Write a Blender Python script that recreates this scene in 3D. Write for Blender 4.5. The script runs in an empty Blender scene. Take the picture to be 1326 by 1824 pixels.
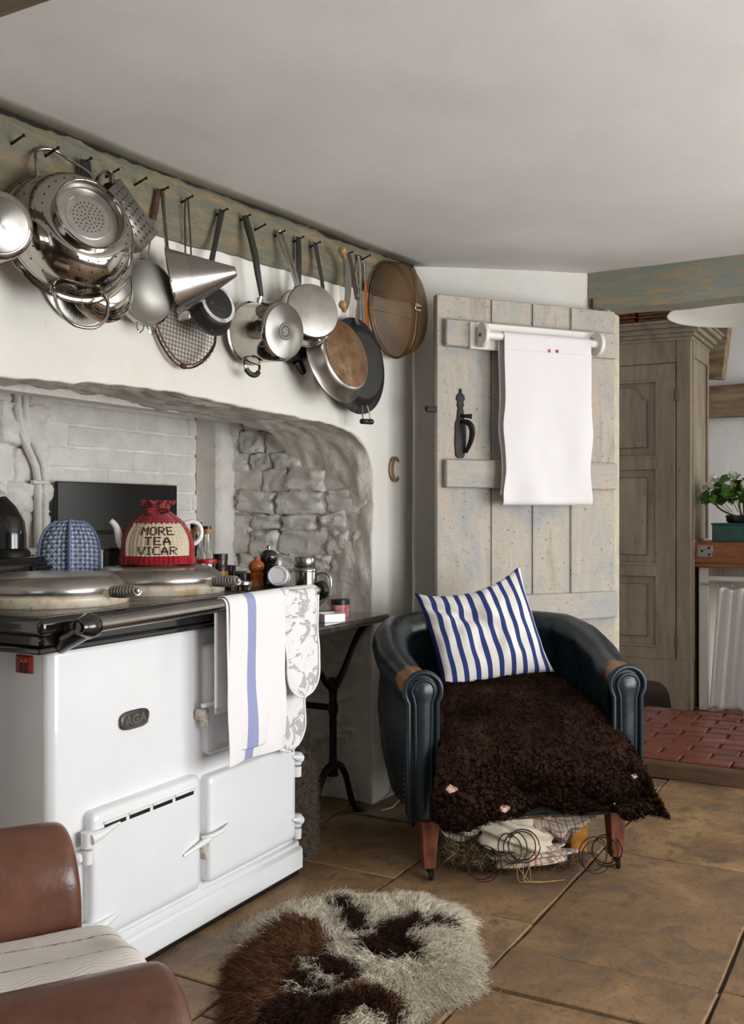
import bpy, bmesh, math, random
import numpy as np
from mathutils import Matrix, Vector, noise
random.seed(7); np.random.seed(7)
SC = bpy.context.scene
COL = SC.collection
R = math.radians
PI = math.pi

# ------------------------------------------------------------------ camera
CAMH = 1.15
YAW = R(28.8)
cam = bpy.data.cameras.new('camera')
cam.sensor_fit = 'VERTICAL'; cam.sensor_height = 36.0; cam.lens = 35.0
cam.clip_start = 0.02
co = bpy.data.objects.new('camera', cam); COL.objects.link(co)
co.location = (0, 0, CAMH); co.rotation_euler = (R(90), 0, YAW - R(90))
SC.camera = co

# ------------------------------------------------------------------ world, daylight through the windows, exposure
wd = bpy.data.worlds.new('world'); SC.world = wd; wd.use_nodes = True
bg = wd.node_tree.nodes['Background']
bg.inputs['Color'].default_value = (0.72, 0.84, 1.0, 1); bg.inputs['Strength'].default_value = 1.2

def area(name, loc, target, sx, sy, power, col=(1, 1, 1)):
    l = bpy.data.lights.new(name, 'AREA'); l.shape = 'RECTANGLE'; l.size = sx; l.size_y = sy
    l.energy = power; l.color = col
    o = bpy.data.objects.new(name, l); COL.objects.link(o)
    o.location = loc
    d = Vector(target) - Vector(loc)
    o.rotation_euler = d.to_track_quat('-Z', 'Y').to_euler()
    return o
# daylight falling in through the three windows of the kitchen's street side, the window behind, and the scullery window
area('window_daylight', (2.95, -1.80, 1.06), (2.75, 1.0, 1.06), 1.3, 1.5, 58, (0.96, 0.98, 1.0))
area('window_daylight', (1.50, -1.80, 1.06), (1.75, 1.0, 1.06), 1.3, 1.5, 66, (0.98, 0.99, 1.0))
area('window_daylight', (-1.45, 0.3, 1.35), (1.0, 0.5, 1.0), 1.2, 1.1, 2, (1.0, 0.98, 0.95))
area('scullery_daylight', (5.75, -1.05, 1.55), (5.7, 0.6, 0.9), 1.1, 1.1, 34, (0.98, 1.0, 0.94))

SC.view_settings.view_transform = 'Standard'
SC.view_settings.look = 'None'
SC.view_settings.gamma = 1.0
SC.view_settings.use_curve_mapping = False
SC.view_settings.exposure = 0.06

# ------------------------------------------------------------------ measuring: a sight line met with a real plane
FW = Vector((math.cos(YAW), math.sin(YAW), 0)); RT = Vector((math.sin(YAW), -math.cos(YAW), 0))
def ray(px, py): return FW + RT * ((px - 663) / 1773.0) + Vector((0, 0, (912 - py) / 1773.0))
O = Vector((0, 0, CAMH))
def PD(px, py, d): return O + ray(px, py) * d
def PY(px, py, y): r = ray(px, py); return O + r * (y / r.y)
def PX(px, py, x): r = ray(px, py); return O + r * (x / r.x)
def PZ(px, py, z): r = ray(px, py); return O + r * ((z - CAMH) / r.z)

# ------------------------------------------------------------------ mesh helpers
def V(*a): return Vector(a)
def T(x, y=0, z=0):
    return Matrix.Translation(x) if not isinstance(x, (int, float)) else Matrix.Translation((x, y, z))
def RX(a): return Matrix.Rotation(R(a), 4, 'X')
def RY(a): return Matrix.Rotation(R(a), 4, 'Y')
def RZ(a): return Matrix.Rotation(R(a), 4, 'Z')
def S(x, y, z): return Matrix.Diagonal((x, y, z, 1))
def frame(o, x, y, z):
    m = Matrix.Identity(4)
    for i, c in enumerate((x, y, z, o)):
        for j in range(3): m[j][i] = c[j]
    return m
def nz(p, s=1.0, o=0.0): return noise.noise((p[0] * s + o, p[1] * s + o * 1.7, p[2] * s - o))

class MB:
    def __init__(s): s.v = []; s.f = []; s.m = []; s.uv = {}
    def add(s, vs, fs, M=None, m=0, uvs=None):
        b = len(s.v)
        s.v += [tuple(M @ Vector(p)) for p in vs] if M is not None else [tuple(p) for p in vs]
        for k, f in enumerate(fs):
            if uvs is not None: s.uv[len(s.f)] = [uvs[i] for i in f]
            s.f.append([i + b for i in f]); s.m.append(m)
        return s
    def box(s, c, d, M=None, bev=0.003, m=0):
        hx, hy, hz = d[0] / 2, d[1] / 2, d[2] / 2
        b = min(bev, hx * .49, hy * .49, hz * .49)
        if b <= 0:
            vs = [(c[0] + x * hx, c[1] + y * hy, c[2] + z * hz) for x in (-1, 1) for y in (-1, 1) for z in (-1, 1)]
            return s.add(vs, [(0, 1, 3, 2), (4, 6, 7, 5), (0, 4, 5, 1), (2, 3, 7, 6), (0, 2, 6, 4), (1, 5, 7, 3)], M, m)
        vs = []; idx = {}
        for x in (-1, 1):
            for y in (-1, 1):
                for z in (-1, 1):
                    for a in range(3):
                        idx[(x, y, z, a)] = len(vs)
                        vs.append((c[0] + x * (hx if a == 0 else hx - b), c[1] + y * (hy if a == 1 else hy - b), c[2] + z * (hz if a == 2 else hz - b)))
        fs = []
        for q in (-1, 1):
            fs.append([idx[(q, y, z, 0)] for y, z in ((-1, -1), (1, -1), (1, 1), (-1, 1))][::q])
            fs.append([idx[(x, q, z, 1)] for x, z in ((-1, -1), (-1, 1), (1, 1), (1, -1))][::q])
            fs.append([idx[(x, y, q, 2)] for x, y in ((-1, -1), (1, -1), (1, 1), (-1, 1))][::q])
        for p in (-1, 1):
            for q in (-1, 1):
                fs.append([idx[(p, q, -1, 0)], idx[(p, q, -1, 1)], idx[(p, q, 1, 1)], idx[(p, q, 1, 0)]][::p * q])
                fs.append([idx[(p, -1, q, 2)], idx[(p, -1, q, 0)], idx[(p, 1, q, 0)], idx[(p, 1, q, 2)]][::p * q])
                fs.append([idx[(-1, p, q, 1)], idx[(-1, p, q, 2)], idx[(1, p, q, 2)], idx[(1, p, q, 1)]][::p * q])
                for r in (-1, 1):
                    fs.append([idx[(p, q, r, 0)], idx[(p, q, r, 1)], idx[(p, q, r, 2)]][::p * q * r])
        return s.add(vs, fs, M, m)
    def lathe(s, prof, n=32, M=None, m=0, a0=0.0, a1=2 * PI):
        full = abs(a1 - a0 - 2 * PI) < 1e-6
        vs = []; fs = []; ids = []
        nn = n if full else n + 1
        for r, z in prof:
            if r < 1e-6: ids.append([len(vs)] * nn); vs.append((0, 0, z))
            else:
                ids.append(list(range(len(vs), len(vs) + nn)))
                vs += [(r * math.cos(a0 + (a1 - a0) * k / n), r * math.sin(a0 + (a1 - a0) * k / n), z) for k in range(nn)]
        for i in range(len(prof) - 1):
            for k in range(n):
                k2 = (k + 1) % nn
                q = [ids[i][k], ids[i][k2], ids[i + 1][k2], ids[i + 1][k]]
                q2 = [q[j] for j in range(4) if q[j] != q[j - 1]]
                if len(q2) >= 3: fs.append(q2)
        return s.add(vs, fs, M, m)
    def tube(s, pts, r=0.004, n=8, closed=False, M=None, m=0, flat=1.0, up=None):
        pts = [Vector(p) for p in pts]; N = len(pts)
        rr = r if isinstance(r, (list, tuple)) else [r] * N
        vs = []; fs = []; u = None
        for i in range(N):
            if closed: t = pts[(i + 1) % N] - pts[i - 1]
            else: t = pts[min(i + 1, N - 1)] - pts[max(i - 1, 0)]
            if t.length < 1e-9: t = Vector((0, 0, 1))
            t.normalize()
            if u is None or up is not None:
                h = Vector(up) if up is not None else (Vector((0, 0, 1)) if abs(t.z) < 0.9 else Vector((1, 0, 0)))
                u = h - t * h.dot(t)
            else: u = u - t * u.dot(t)
            u.normalize(); w = t.cross(u)
            for k in range(n):
                a = 2 * PI * k / n
                vs.append(pts[i] + u * (rr[i] * flat * math.cos(a)) + w * (rr[i] * math.sin(a)))
        for i in range(N if closed else N - 1):
            j = (i + 1) % N
            for k in range(n):
                k2 = (k + 1) % n
                fs.append([i * n + k, i * n + k2, j * n + k2, j * n + k])
        if not closed:
            fs.append(list(range(n))[::-1]); fs.append([(N - 1) * n + k for k in range(n)])
        return s.add(vs, fs, M, m)
    def grid(s, nu, nv, fn, M=None, m=0, closeu=False, flip=False, uvs=None):
        vs = []; fs = []; uv = []
        for j in range(nv + 1):
            for i in range(nu + 1):
                u, v = i / nu, j / nv
                vs.append(fn(u, v)); uv.append((u, v) if uvs is None else uvs(u, v))
        for j in range(nv):
            for i in range(nu):
                a = j * (nu + 1) + i
                q = [a, a + 1, a + nu + 2, a + nu + 1]
                fs.append(q[::-1] if flip else q)
        return s.add(vs, fs, M, m, uv)
    def prism(s, poly, z0, z1, M=None, m=0, bev=0.0):
        n = len(poly); vs = []; fs = []
        cx = sum(p[0] for p in poly) / n; cy = sum(p[1] for p in poly) / n
        def inset(b):
            out = []
            for i in range(n):
                p0, p, p1 = Vector(poly[i - 1]), Vector(poly[i]), Vector(poly[(i + 1) % n])
                a = (p - p0).normalized(); c = (p1 - p).normalized()
                nn = Vector((-a.y - c.y, a.x + c.x))
                if nn.length < 1e-6: nn = Vector((-a.y, a.x))
                nn.normalize()
                out.append((p.x + nn.x * b, p.y + nn.y * b))
            return out
        rings = [(poly, z0), (poly, z1)] if bev <= 0 else [(inset(bev), z0), (poly, z0 + bev), (poly, z1 - bev), (inset(bev), z1)]
        for pl, z in rings: vs += [(p[0], p[1], z) for p in pl]
        for r in range(len(rings) - 1):
            for i in range(n):
                j = (i + 1) % n
                fs.append([r * n + i, r * n + j, (r + 1) * n + j, (r + 1) * n + i])
        fs.append(list(range(n))[::-1]); fs.append([(len(rings) - 1) * n + i for i in range(n)])
        return s.add(vs, fs, M, m)
    def obj(s, name, mats, parent=None, M=None, ang=40, w=False, mods=(), smooth=True):
        me = bpy.data.meshes.new(name)
        vs = s.v
        if w and parent is not None:
            I = rootm(parent).inverted(); vs = [tuple(I @ Vector(p)) for p in vs]
        me.from_pydata(vs, [], s.f)
        if not isinstance(mats, (list, tuple)): mats = [mats]
        for q in mats: me.materials.append(q)
        if len(mats) > 1: me.polygons.foreach_set('material_index', s.m)
        if s.uv:
            ul = me.uv_layers.new(name='UVMap'); arr = np.zeros((len(me.loops), 2), 'f'); k = 0
            for i, f in enumerate(s.f):
                c = s.uv.get(i)
                if c: arr[k:k + len(f)] = c
                k += len(f)
            ul.data.foreach_set('uv', arr.ravel())
        if smooth:
            me.shade_smooth()
            if ang < 180: me.set_sharp_from_angle(angle=R(ang))
        me.validate()
        o = link(name, me, parent, M)
        for md in mods:
            k = md[0]
            if k == 'solid':
                q = o.modifiers.new('thickness', 'SOLIDIFY'); q.thickness = md[1]; q.offset = md[2] if len(md) > 2 else 0
            elif k == 'sub':
                q = o.modifiers.new('smooth', 'SUBSURF'); q.levels = md[1]; q.render_levels = md[1]
            elif k == 'bev':
                q = o.modifiers.new('edge', 'BEVEL'); q.width = md[1]; q.segments = md[2]; q.limit_method = 'ANGLE'; q.angle_limit = R(35)
        return o
ROOTM = {}
def rootm(o):
    while o.parent is not None: o = o.parent
    return ROOTM.get(o.name, Matrix.Identity(4))
def link(name, me, parent=None, M=None):
    o = bpy.data.objects.new(name, me); COL.objects.link(o)
    if parent is not None: o.parent = parent
    if M is not None:
        o.matrix_basis = M
        if parent is None: ROOTM[o.name] = M.copy()
    return o
def tag(o, label, cat, group=None):
    o['label'] = label; o['category'] = cat
    if group: o['group'] = group
    return o
def thing(name, label, cat, M=None, group=None):
    o = bpy.data.objects.new(name, None); COL.objects.link(o); o.empty_display_size = 0.05
    M = M if M is not None else Matrix.Identity(4)
    o.matrix_basis = M; ROOTM[o.name] = M.copy()
    return tag(o, label, cat, group)
def struct(o): o['kind'] = 'structure'; return o
def stuff(o): o['kind'] = 'stuff'; return o
def dup(root, M, label=None, group=None):
    r = root.copy(); COL.objects.link(r); r.matrix_basis = M; ROOTM[r.name] = M.copy()
    if label: r['label'] = label
    if group: r['group'] = group
    for ch in list(root.children):
        c = ch.copy(); COL.objects.link(c); c.parent = r
        for g in list(ch.children):
            d = g.copy(); COL.objects.link(d); d.parent = c
    return r
def strands(name, mat, parent, P, D, L, W, segs=4, curl=0.3, grav=0.0, cols=None, spin=0.0, flatend=0.15, phase=None):
    """hair locks as tapering three-sided strips; P roots, D directions (n x 3), L lengths, W widths"""
    n = len(P); D = D / np.linalg.norm(D, axis=1, keepdims=True)
    h = np.tile(np.array([[0.31, 0.77, 0.55]]), (n, 1)); U = np.cross(D, h); U /= np.linalg.norm(U, axis=1, keepdims=True) + 1e-9
    Wv = np.cross(D, U)
    ph = np.random.rand(n) * 2 * PI if phase is None else phase; dirs = D.copy(); pos = P.copy(); vv = np.zeros((n, segs + 1, 3, 3))
    for k in range(segs + 1):
        t = k / segs
        r = (W * (1 - (1 - flatend) * t ** 1.5))[:, None]
        off = (np.cos(ph + spin * t)[:, None] * U + np.sin(ph + spin * t)[:, None] * Wv) * (curl * t * L)[:, None]
        for j in range(3):
            a = ph + 2 * PI * j / 3
            vv[:, k, j] = pos + off + r * (np.cos(a)[:, None] * U + np.sin(a)[:, None] * Wv)
        dirs = dirs + np.array([0, 0, -grav]) / segs
        dirs /= np.linalg.norm(dirs, axis=1, keepdims=True)
        pos = pos + dirs * (L / segs)[:, None]
    verts = vv.reshape(-1, 3); base = (np.arange(n) * (segs + 1) * 3)[:, None]
    fl = []
    for k in range(segs):
        for j in range(3):
            a, b = k * 3 + j, k * 3 + (j + 1) % 3
            fl.append(np.stack([base[:, 0] + a, base[:, 0] + b, base[:, 0] + b + 3, base[:, 0] + a + 3], 1))
    F = np.concatenate(fl)
    me = bpy.data.meshes.new(name)
    me.vertices.add(len(verts)); me.vertices.foreach_set('co', verts.astype('f').ravel())
    me.loops.add(F.size); me.loops.foreach_set('vertex_index', F.astype('i').ravel())
    me.polygons.add(len(F)); me.polygons.foreach_set('loop_start', (np.arange(len(F)) * 4).astype('i'))
    me.polygons.foreach_set('loop_total', np.full(len(F), 4, 'i'))
    me.update(calc_edges=True)
    if cols is not None:
        at = me.color_attributes.new('wool', 'FLOAT_COLOR', 'POINT')
        c = np.ones((n, (segs + 1) * 3, 4), 'f'); c[:, :, :3] = cols[:, None, :]
        at.data.foreach_set('color', c.ravel())
    me.materials.append(mat); me.shade_smooth()
    return link(name, me, parent)

# ------------------------------------------------------------------ materials
def C(h):
    h = h.lstrip('#'); o = []
    for i in (0, 2, 4):
        c = int(h[i:i + 2], 16) / 255
        o.append(c / 12.92 if c <= 0.04045 else ((c + 0.055) / 1.055) ** 2.4)
    return (o[0], o[1], o[2], 1)
class Mat:
    def __init__(s, name):
        s.m = bpy.data.materials.new(name); s.m.use_nodes = True; s.t = s.m.node_tree
        s.p = s.t.nodes['Principled BSDF']; s.tc = s.t.nodes.new('ShaderNodeTexCoord'); s.bn = None
    def n(s, ty, **k):
        x = s.t.nodes.new('ShaderNode' + ty)
        for a, b in k.items(): setattr(x, a, b)
        return x
    def put(s, sock, v):
        if hasattr(v, 'is_linked') or isinstance(v, bpy.types.NodeSocket): s.t.links.new(v, sock)
        else: sock.default_value = v
    def co(s, scale=(1, 1, 1), rot=(0, 0, 0), loc=(0, 0, 0), src='Object'):
        mp = s.n('Mapping'); s.put(mp.inputs['Vector'], s.tc.outputs[src])
        mp.inputs['Scale'].default_value = scale; mp.inputs['Rotation'].default_value = [R(a) for a in rot]; mp.inputs['Location'].default_value = loc
        return mp.outputs[0]
    def noise(s, scale=5, detail=4, rough=0.55, vec=None, dist=0.0, col=False):
        x = s.n('TexNoise'); x.inputs['Scale'].default_value = scale; x.inputs['Detail'].default_value = detail
        x.inputs['Roughness'].default_value = rough; x.inputs['Distortion'].default_value = dist
        s.put(x.inputs['Vector'], vec if vec is not None else s.tc.outputs['Object'])
        return x.outputs['Color' if col else 'Fac']
    def vor(s, scale=5, vec=None, feature='F1', out='Distance', rnd=1.0):
        x = s.n('TexVoronoi', feature=feature); x.inputs['Scale'].default_value = scale; x.inputs['Randomness'].default_value = rnd
        s.put(x.inputs['Vector'], vec if vec is not None else s.tc.outputs['Object'])
        return x.outputs[out]
    def ramp(s, f, stops, interp='LINEAR'):
        x = s.n('ValToRGB'); x.color_ramp.interpolation = interp; e = x.color_ramp.elements
        while len(e) < len(stops): e.new(0.5)
        for q, (p, c) in zip(e, stops): q.position = p; q.color = c if not isinstance(c, (int, float)) else (c, c, c, 1)
        s.put(x.inputs[0], f); return x.outputs[0]
    def mix(s, f, a, b, mode='MIX'):
        x = s.n('Mix', data_type='RGBA', blend_type=mode); s.put(x.inputs[0], f); s.put(x.inputs[6], a); s.put(x.inputs[7], b)
        return x.outputs[2]
    def math(s, op, a, b=0.0, c=0.0):
        x = s.n('Math', operation=op); s.put(x.inputs[0], a); s.put(x.inputs[1], b); s.put(x.inputs[2], c); return x.outputs[0]
    def sep(s, v):
        x = s.n('SeparateXYZ'); s.put(x.inputs[0], v); return x.outputs
    def rand(s): return s.n('ObjectInfo').outputs['Random']
    def attr(s, name): x = s.n('Attribute'); x.attribute_name = name; return x.outputs['Color']
    def bump(s, h, st=0.3, d=0.01):
        x = s.n('Bump'); x.inputs['Strength'].default_value = st; x.inputs['Distance'].default_value = d
        s.put(x.inputs['Height'], h)
        if s.bn is not None: s.put(x.inputs['Normal'], s.bn)
        s.bn = x.outputs[0]; return s
    def fin(s, col, rough=0.6, metal=0.0, spec=None, coat=0.0, sheen=0.0, alpha=None, trans=0.0, ior=None, coat_rough=0.1):
        p = s.p; s.put(p.inputs['Base Color'], col); s.put(p.inputs['Roughness'], rough); s.put(p.inputs['Metallic'], metal)
        if spec is not None: p.inputs['Specular IOR Level'].default_value = spec
        if coat: p.inputs['Coat Weight'].default_value = coat; p.inputs['Coat Roughness'].default_value = coat_rough
        if sheen: p.inputs['Sheen Weight'].default_value = sheen
        if trans: p.inputs['Transmission Weight'].default_value = trans
        if ior: p.inputs['IOR'].default_value = ior
        if alpha is not None: s.put(p.inputs['Alpha'], alpha)
        if s.bn is not None: s.put(p.inputs['Normal'], s.bn)
        return s.m
def simple(name, hexc, rough=0.6, metal=0.0, hex2=None, ns=12, bump=0.0, bs=60, bd=0.002, vscale=None, **k):
    q = Mat(name)
    vec = q.co(vscale) if vscale else None
    c = C(hexc)
    if hex2: c = q.mix(q.ramp(q.noise(ns, 5, 0.6, vec), [(0.35, 0), (0.68, 1)]), C(hexc), C(hex2))
    if bump: q.bump(q.noise(bs, 5, 0.6, vec), bump, bd)
    return q.fin(c, rough, metal, **k)
# ------------------------------------------------------------------ setting: materials
def m_plaster(name, a, b, bump=0.25, spk=0.16):
    q = Mat(name)
    c = q.mix(q.ramp(q.noise(1.7, 6, 0.65), [(0.38, 0), (0.7, 1)]), C(a), C(b))
    c = q.mix(q.ramp(q.noise(31, 3, 0.5), [(0.68, 0), (0.74, spk)]), c, C('#a99f90'))
    q.bump(q.noise(6, 4, 0.6), bump, 0.02); q.bump(q.noise(70, 4, 0.6), bump * .5, 0.003)
    return q.fin(c, 0.85, spec=0.2)
M_PLASTER = m_plaster('limewash', '#e6e2d9', '#dcd6ca', 0.22)
M_CEIL = m_plaster('ceiling_plaster', '#dfdbd7', '#d6d1cc', 0.16, 0.0)
M_UNSEEN = m_plaster('far_wall_bounce_tone', '#c2b5a3', '#b3a592', 0.2)  # unseen walls, plain; tone chosen for the light they bounce back
def m_rough(name, a, b, dirt):
    q = Mat(name); v = q.n('NewGeometry').outputs['Position']
    c = q.mix(q.ramp(q.noise(5, 6, 0.65, v), [(0.35, 0), (0.7, 1)]), C(a), C(b))
    c = q.mix(q.ramp(q.noise(19, 6, 0.7, v), [(0.60, 0), (0.72, 0.55)]), c, C(dirt))
    q.bump(q.noise(13, 7, 0.7, v, 0.8), 0.75, 0.020); q.bump(q.noise(50, 6, 0.7, v), 0.55, 0.006)
    return q.fin(c, 0.55, spec=0.4)
M_STONE = m_rough('painted_stone', '#f0ebe3', '#e6dfd4', '#c9bfb0')
M_SOFFIT = m_rough('flaking_whitewash', '#eae4da', '#d9d0c3', '#a3978a')
def m_oldpaint(name, c0, c1, c2, c3, along='x', edge='#5d4a36'):
    """worn paint over timber: a pale coat, a green-grey coat, bare ochre wood and dark specks, drawn out along the grain"""
    q = Mat(name)
    sc = {'x': (2.6, 13, 13), 'y': (13, 2.6, 13), 'z': (13, 13, 2.6)}[along]
    v = q.co(sc)
    f = q.noise(2.6, 10, 0.72, v, 0.25)
    c = q.ramp(f, [(0.30, C(c2)), (0.44, C(c0)), (0.56, C(c1)), (0.72, C(c0))])
    f2 = q.noise(3.4, 9, 0.75, q.co(tuple(a * 0.6 for a in sc), loc=(3, 5, 1)), 0.4)
    c = q.mix(q.ramp(f2, [(0.52, 0), (0.64, 0.7)]), c, C(c2))
    g = q.noise(7, 6, 0.7, q.co(sc, loc=(1, 2, 7)))
    c = q.mix(q.ramp(g, [(0.63, 0), (0.72, 0.75)]), c, C(c3))
    h = q.noise(90, 3, 0.6)
    c = q.mix(q.ramp(h, [(0.67, 0), (0.72, 0.8)]), c, C(edge))
    sk = q.noise(3, 9, 0.75, q.co(tuple(a * 2.2 for a in sc)))
    c = q.mix(q.ramp(sk, [(0.60, 0), (0.70, 0.5)]), c, C(edge))
    q.bump(q.noise(4, 8, 0.7, v), 0.6, 0.010); q.bump(sk, 0.35, 0.004)
    return q.fin(c, 0.75, spec=0.25)
M_BEAM = m_oldpaint('beam_old_paint', '#80765f', '#6c6f62', '#a08363', '#554430', 'x', '#3b2c1f')
M_LINTEL = m_oldpaint('lintel_old_paint', '#8f876e', '#7b827c', '#a38b6b', '#6f5b42', 'y', '#4b3a29')
M_CROSS = simple('cross_beam_wood', '#6f6250', 0.8, 0, '#57493a', 4, 0.4, 20, 0.01, (9, 1, 9))
M_GAP = simple('gap_shade', '#1d1712', 0.95)  # near-black colour standing for the shade in the gap above the beam
def m_flag():
    q = Mat('limestone_flag')
    v = q.n('VectorMath', operation='ADD'); q.put(v.inputs[0], q.tc.outputs['Object'])
    cb = q.n('CombineXYZ'); rr = q.rand(); q.put(cb.inputs[0], q.math('MULTIPLY', rr, 31)); q.put(cb.inputs[1], q.math('MULTIPLY', rr, 17)); q.put(v.inputs[1], cb.outputs[0])
    v = v.outputs[0]
    c = q.ramp(q.noise(2.6, 8, 0.62, v, 0.5), [(0.28, C('#554330')), (0.42, C('#7d6144')), (0.55, C('#987752')), (0.72, C('#b9986c'))])
    c = q.mix(q.ramp(q.noise(7, 7, 0.7, v, 0.8), [(0.52, 0), (0.62, 0.75)]), c, C('#5a5044'))
    c = q.mix(q.ramp(q.noise(60, 4, 0.7, v), [(0.60, 0), (0.72, 0.8)]), c, C('#3f342a'))
    c = q.mix(q.ramp(q.noise(130, 3, 0.6, v), [(0.62, 0), (0.70, 0.5)]), c, C('#b9a17e'))
    c = q.mix(q.ramp(q.noise(75, 6, 0.8, v), [(0.50, 0), (0.62, 0.45)]), c, C('#4a3c2f'))
    c = q.mix(q.ramp(q.noise(22, 8, 0.75, v), [(0.54, 0), (0.64, 0.6)]), c, C('#4d3e30'))
    c = q.mix(q.math('MULTIPLY', rr, 0.30), c, C('#7a654f'))
    ro = q.ramp(q.noise(9, 5, 0.6, v), [(0.3, 0.36), (0.7, 0.62)])
    q.bump(q.noise(4.5, 6, 0.6, v), 0.4, 0.014); q.bump(q.noise(40, 8, 0.8, v), 0.6, 0.003)
    return q.fin(c, ro, spec=0.45)
M_FLAG = m_flag()
M_DIRT = simple('joint_dirt', '#2e241b', 0.9, 0, '#4b3d2f', 20, 0.6, 60, 0.004)
def m_rbrick():
    q = Mat('floor_brick'); rr = q.rand()
    c = q.ramp(rr, [(0.0, C('#5a2a1d')), (0.35, C('#70392c')), (0.7, C('#633024')), (1.0, C('#7d4636'))])
    c = q.mix(q.ramp(q.noise(14, 6, 0.7), [(0.5, 0), (0.72, 0.7)]), c, C('#5a2f26'))
    c = q.mix(q.ramp(q.noise(40, 4, 0.6), [(0.6, 0), (0.74, 0.5)]), c, C('#c08a70'))
    q.bump(q.noise(30, 5, 0.6), 0.4, 0.004)
    return q.fin(c, q.ramp(q.noise(8, 3), [(0.3, 0.2), (0.7, 0.42)]), spec=0.5)
M_RBRICK = m_rbrick()
M_WHITE = simple('white_gloss_paint', '#e9e6de', 0.35)

# ------------------------------------------------------------------ floor: flagstones bedded in dirt
fl = MB(); fl.box((1.45, 0.4, -0.030), (6.1, 4.9, 0.036), bev=0)
floor = struct(fl.obj('floor', M_DIRT))
def flag(x0, x1, y0, y1, dz=0.0):
    g = 0.004; seed = random.uniform(0, 99)
    cx, cy = (x0 + x1) / 2, (y0 + y1) / 2
    j = [[random.uniform(-.006, .006) for _ in range(2)] for _ in range(4)]
    ta, tb = random.uniform(-.003, .003), random.uniform(-.003, .003)
    nu, nv = max(5, int((x1 - x0) / .07)), max(5, int((y1 - y0) / .07))
    us = [0, 0.0001] + [i / nu for i in range(0, nu + 1)] + [.9999, 1]
    def fn(u, v):
        # rim rows hold the sides and the worn arris
        def ax(t, n):
            k = round(t * (n + 4))
            if k == 0 or k == n + 4: return (0.0 if k == 0 else 1.0), -0.030, 0.0
            if k == 1 or k == n + 3: return (0.0 if k == 1 else 1.0), -0.0035, 0.0
            return (k - 2) / n, 0.0, 0.0035 if k in (2, n + 2) else 0.0
        a, za, ea = ax(u, nu); b, zb, eb = ax(v, nv)
        x = x0 + g + (x1 - x0 - 2 * g) * a; y = y0 + g + (y1 - y0 - 2 * g) * b
        x += ea * (1 if a < .5 else -1); y += eb * (1 if b < .5 else -1)
        w = noise.noise((x * 7, y * 7, seed)) * .004
        if a in (0, 1): x += w + noise.noise((x * 25, y * 25, seed)) * .003
        if b in (0, 1): y += w + noise.noise((x * 25, y * 25, seed + 4)) * .003
        z = dz + ta * (a - .5) + tb * (b - .5) + noise.noise((x * 5, y * 5, seed)) * .0016 + min(za, zb)
        if ea or eb: z -= .0005
        return (x - cx, y - cy, z)
    mb = MB(); mb.grid(nu + 4, nv + 4, fn)
    mb.uv = {}
    return mb.obj('flagstone', M_FLAG, floor, T(cx, cy, 0), ang=28)
ROWS = [(1.95, 2.74, [1.1, 1.9, 2.7, 3.46]), (1.445, 1.95, [-.2, .5, 1.2, 1.935, 2.78, 3.30, 3.80]),
        (0.945, 1.445, [-.2, .65, 1.30, 1.81, 2.66, 3.30, 3.87, 4.37]), (0.42, 0.945, [-.2, .8, 1.6, 2.255, 2.49, 3.36, 3.85, 4.37]),
        (-.20, 0.42, [-.2, .9, 1.75, 2.50, 3.25, 4.00, 4.37]), (-.80, -.20, [0.2, 1.3, 2.2, 3.1, 3.8, 4.37])]
for y0, y1, xs in ROWS:
    for a, b in zip(xs[:-1], xs[1:]): flag(a, b, y0, y1, random.uniform(-.002, .002))

# ------------------------------------------------------------------ ceiling and beams
def zceil(x):
    return 2.115 + 0.0485 * (min(x, 3.77) - 1.88)
cb_ = MB()
def cfn(u, v):
    x = -1.6 + 6.1 * u; y = -1.8 + 3.672 * v
    e = noise.noise((x * 9, 3, 1)) * .006 if v == 1 else 0
    return (x, y + e, zceil(x) + nz((x, y, 0), 1.1) * .012 + nz((x, y, 2), 4) * .003)
cb_.grid(90, 50, cfn, flip=True)
ceiling = struct(cb_.obj('ceiling', M_CEIL, mods=[('solid', .02, 1)], ang=180))
def bz0(x): return 1.908 + (x - 1.88) * .062
bm_ = MB()
def beam_fn(u, v):
    x = 0.9 + 2.872 * u
    # closed section: bottom back, bottom front, front face rows, top front, top back
    zb = bz0(x) + noise.noise((x * 5, 0, 3)) * .010 + noise.noise((x * 17, 0, 8)) * .005
    zt = zceil(x) - .021 + noise.noise((x * 9, 4, 3)) * .009 + noise.noise((x * 31, 4, 3)) * .006
    k = v * 12
    if k < 1: return (x, 1.95 - .07 * k, zb + .004)
    if k > 11: return (x, 1.868 + .082 * (k - 11), zt)
    t = (k - 1) / 10
    y = 1.858 + noise.noise((x * 3, t * 2, 5)) * .006 + noise.noise((x * 8, t * 14, 9)) * .0035
    y += .010 * max(0, 1 - t * 14) + .012 * max(0, 1 - (1 - t) * 10)
    return (x, y, zb + (zt - zb) * t)
bm_.grid(150, 12, beam_fn)
bm_.uv = {}
struct(bm_.obj('trim_1', M_BEAM, ang=60))
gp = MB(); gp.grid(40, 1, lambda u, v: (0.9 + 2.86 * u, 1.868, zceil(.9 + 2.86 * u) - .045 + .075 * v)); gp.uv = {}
struct(gp.obj('gap_shade_strip', M_GAP, mods=[('solid', .004)]))  # painted shade: dark strip set in front of the wall
xb = MB(); xb.box((1.16, 0.05, 2.115), (0.22, 3.6, 0.135), bev=.012)
struct(xb.obj('trim_3', M_CROSS))

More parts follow.
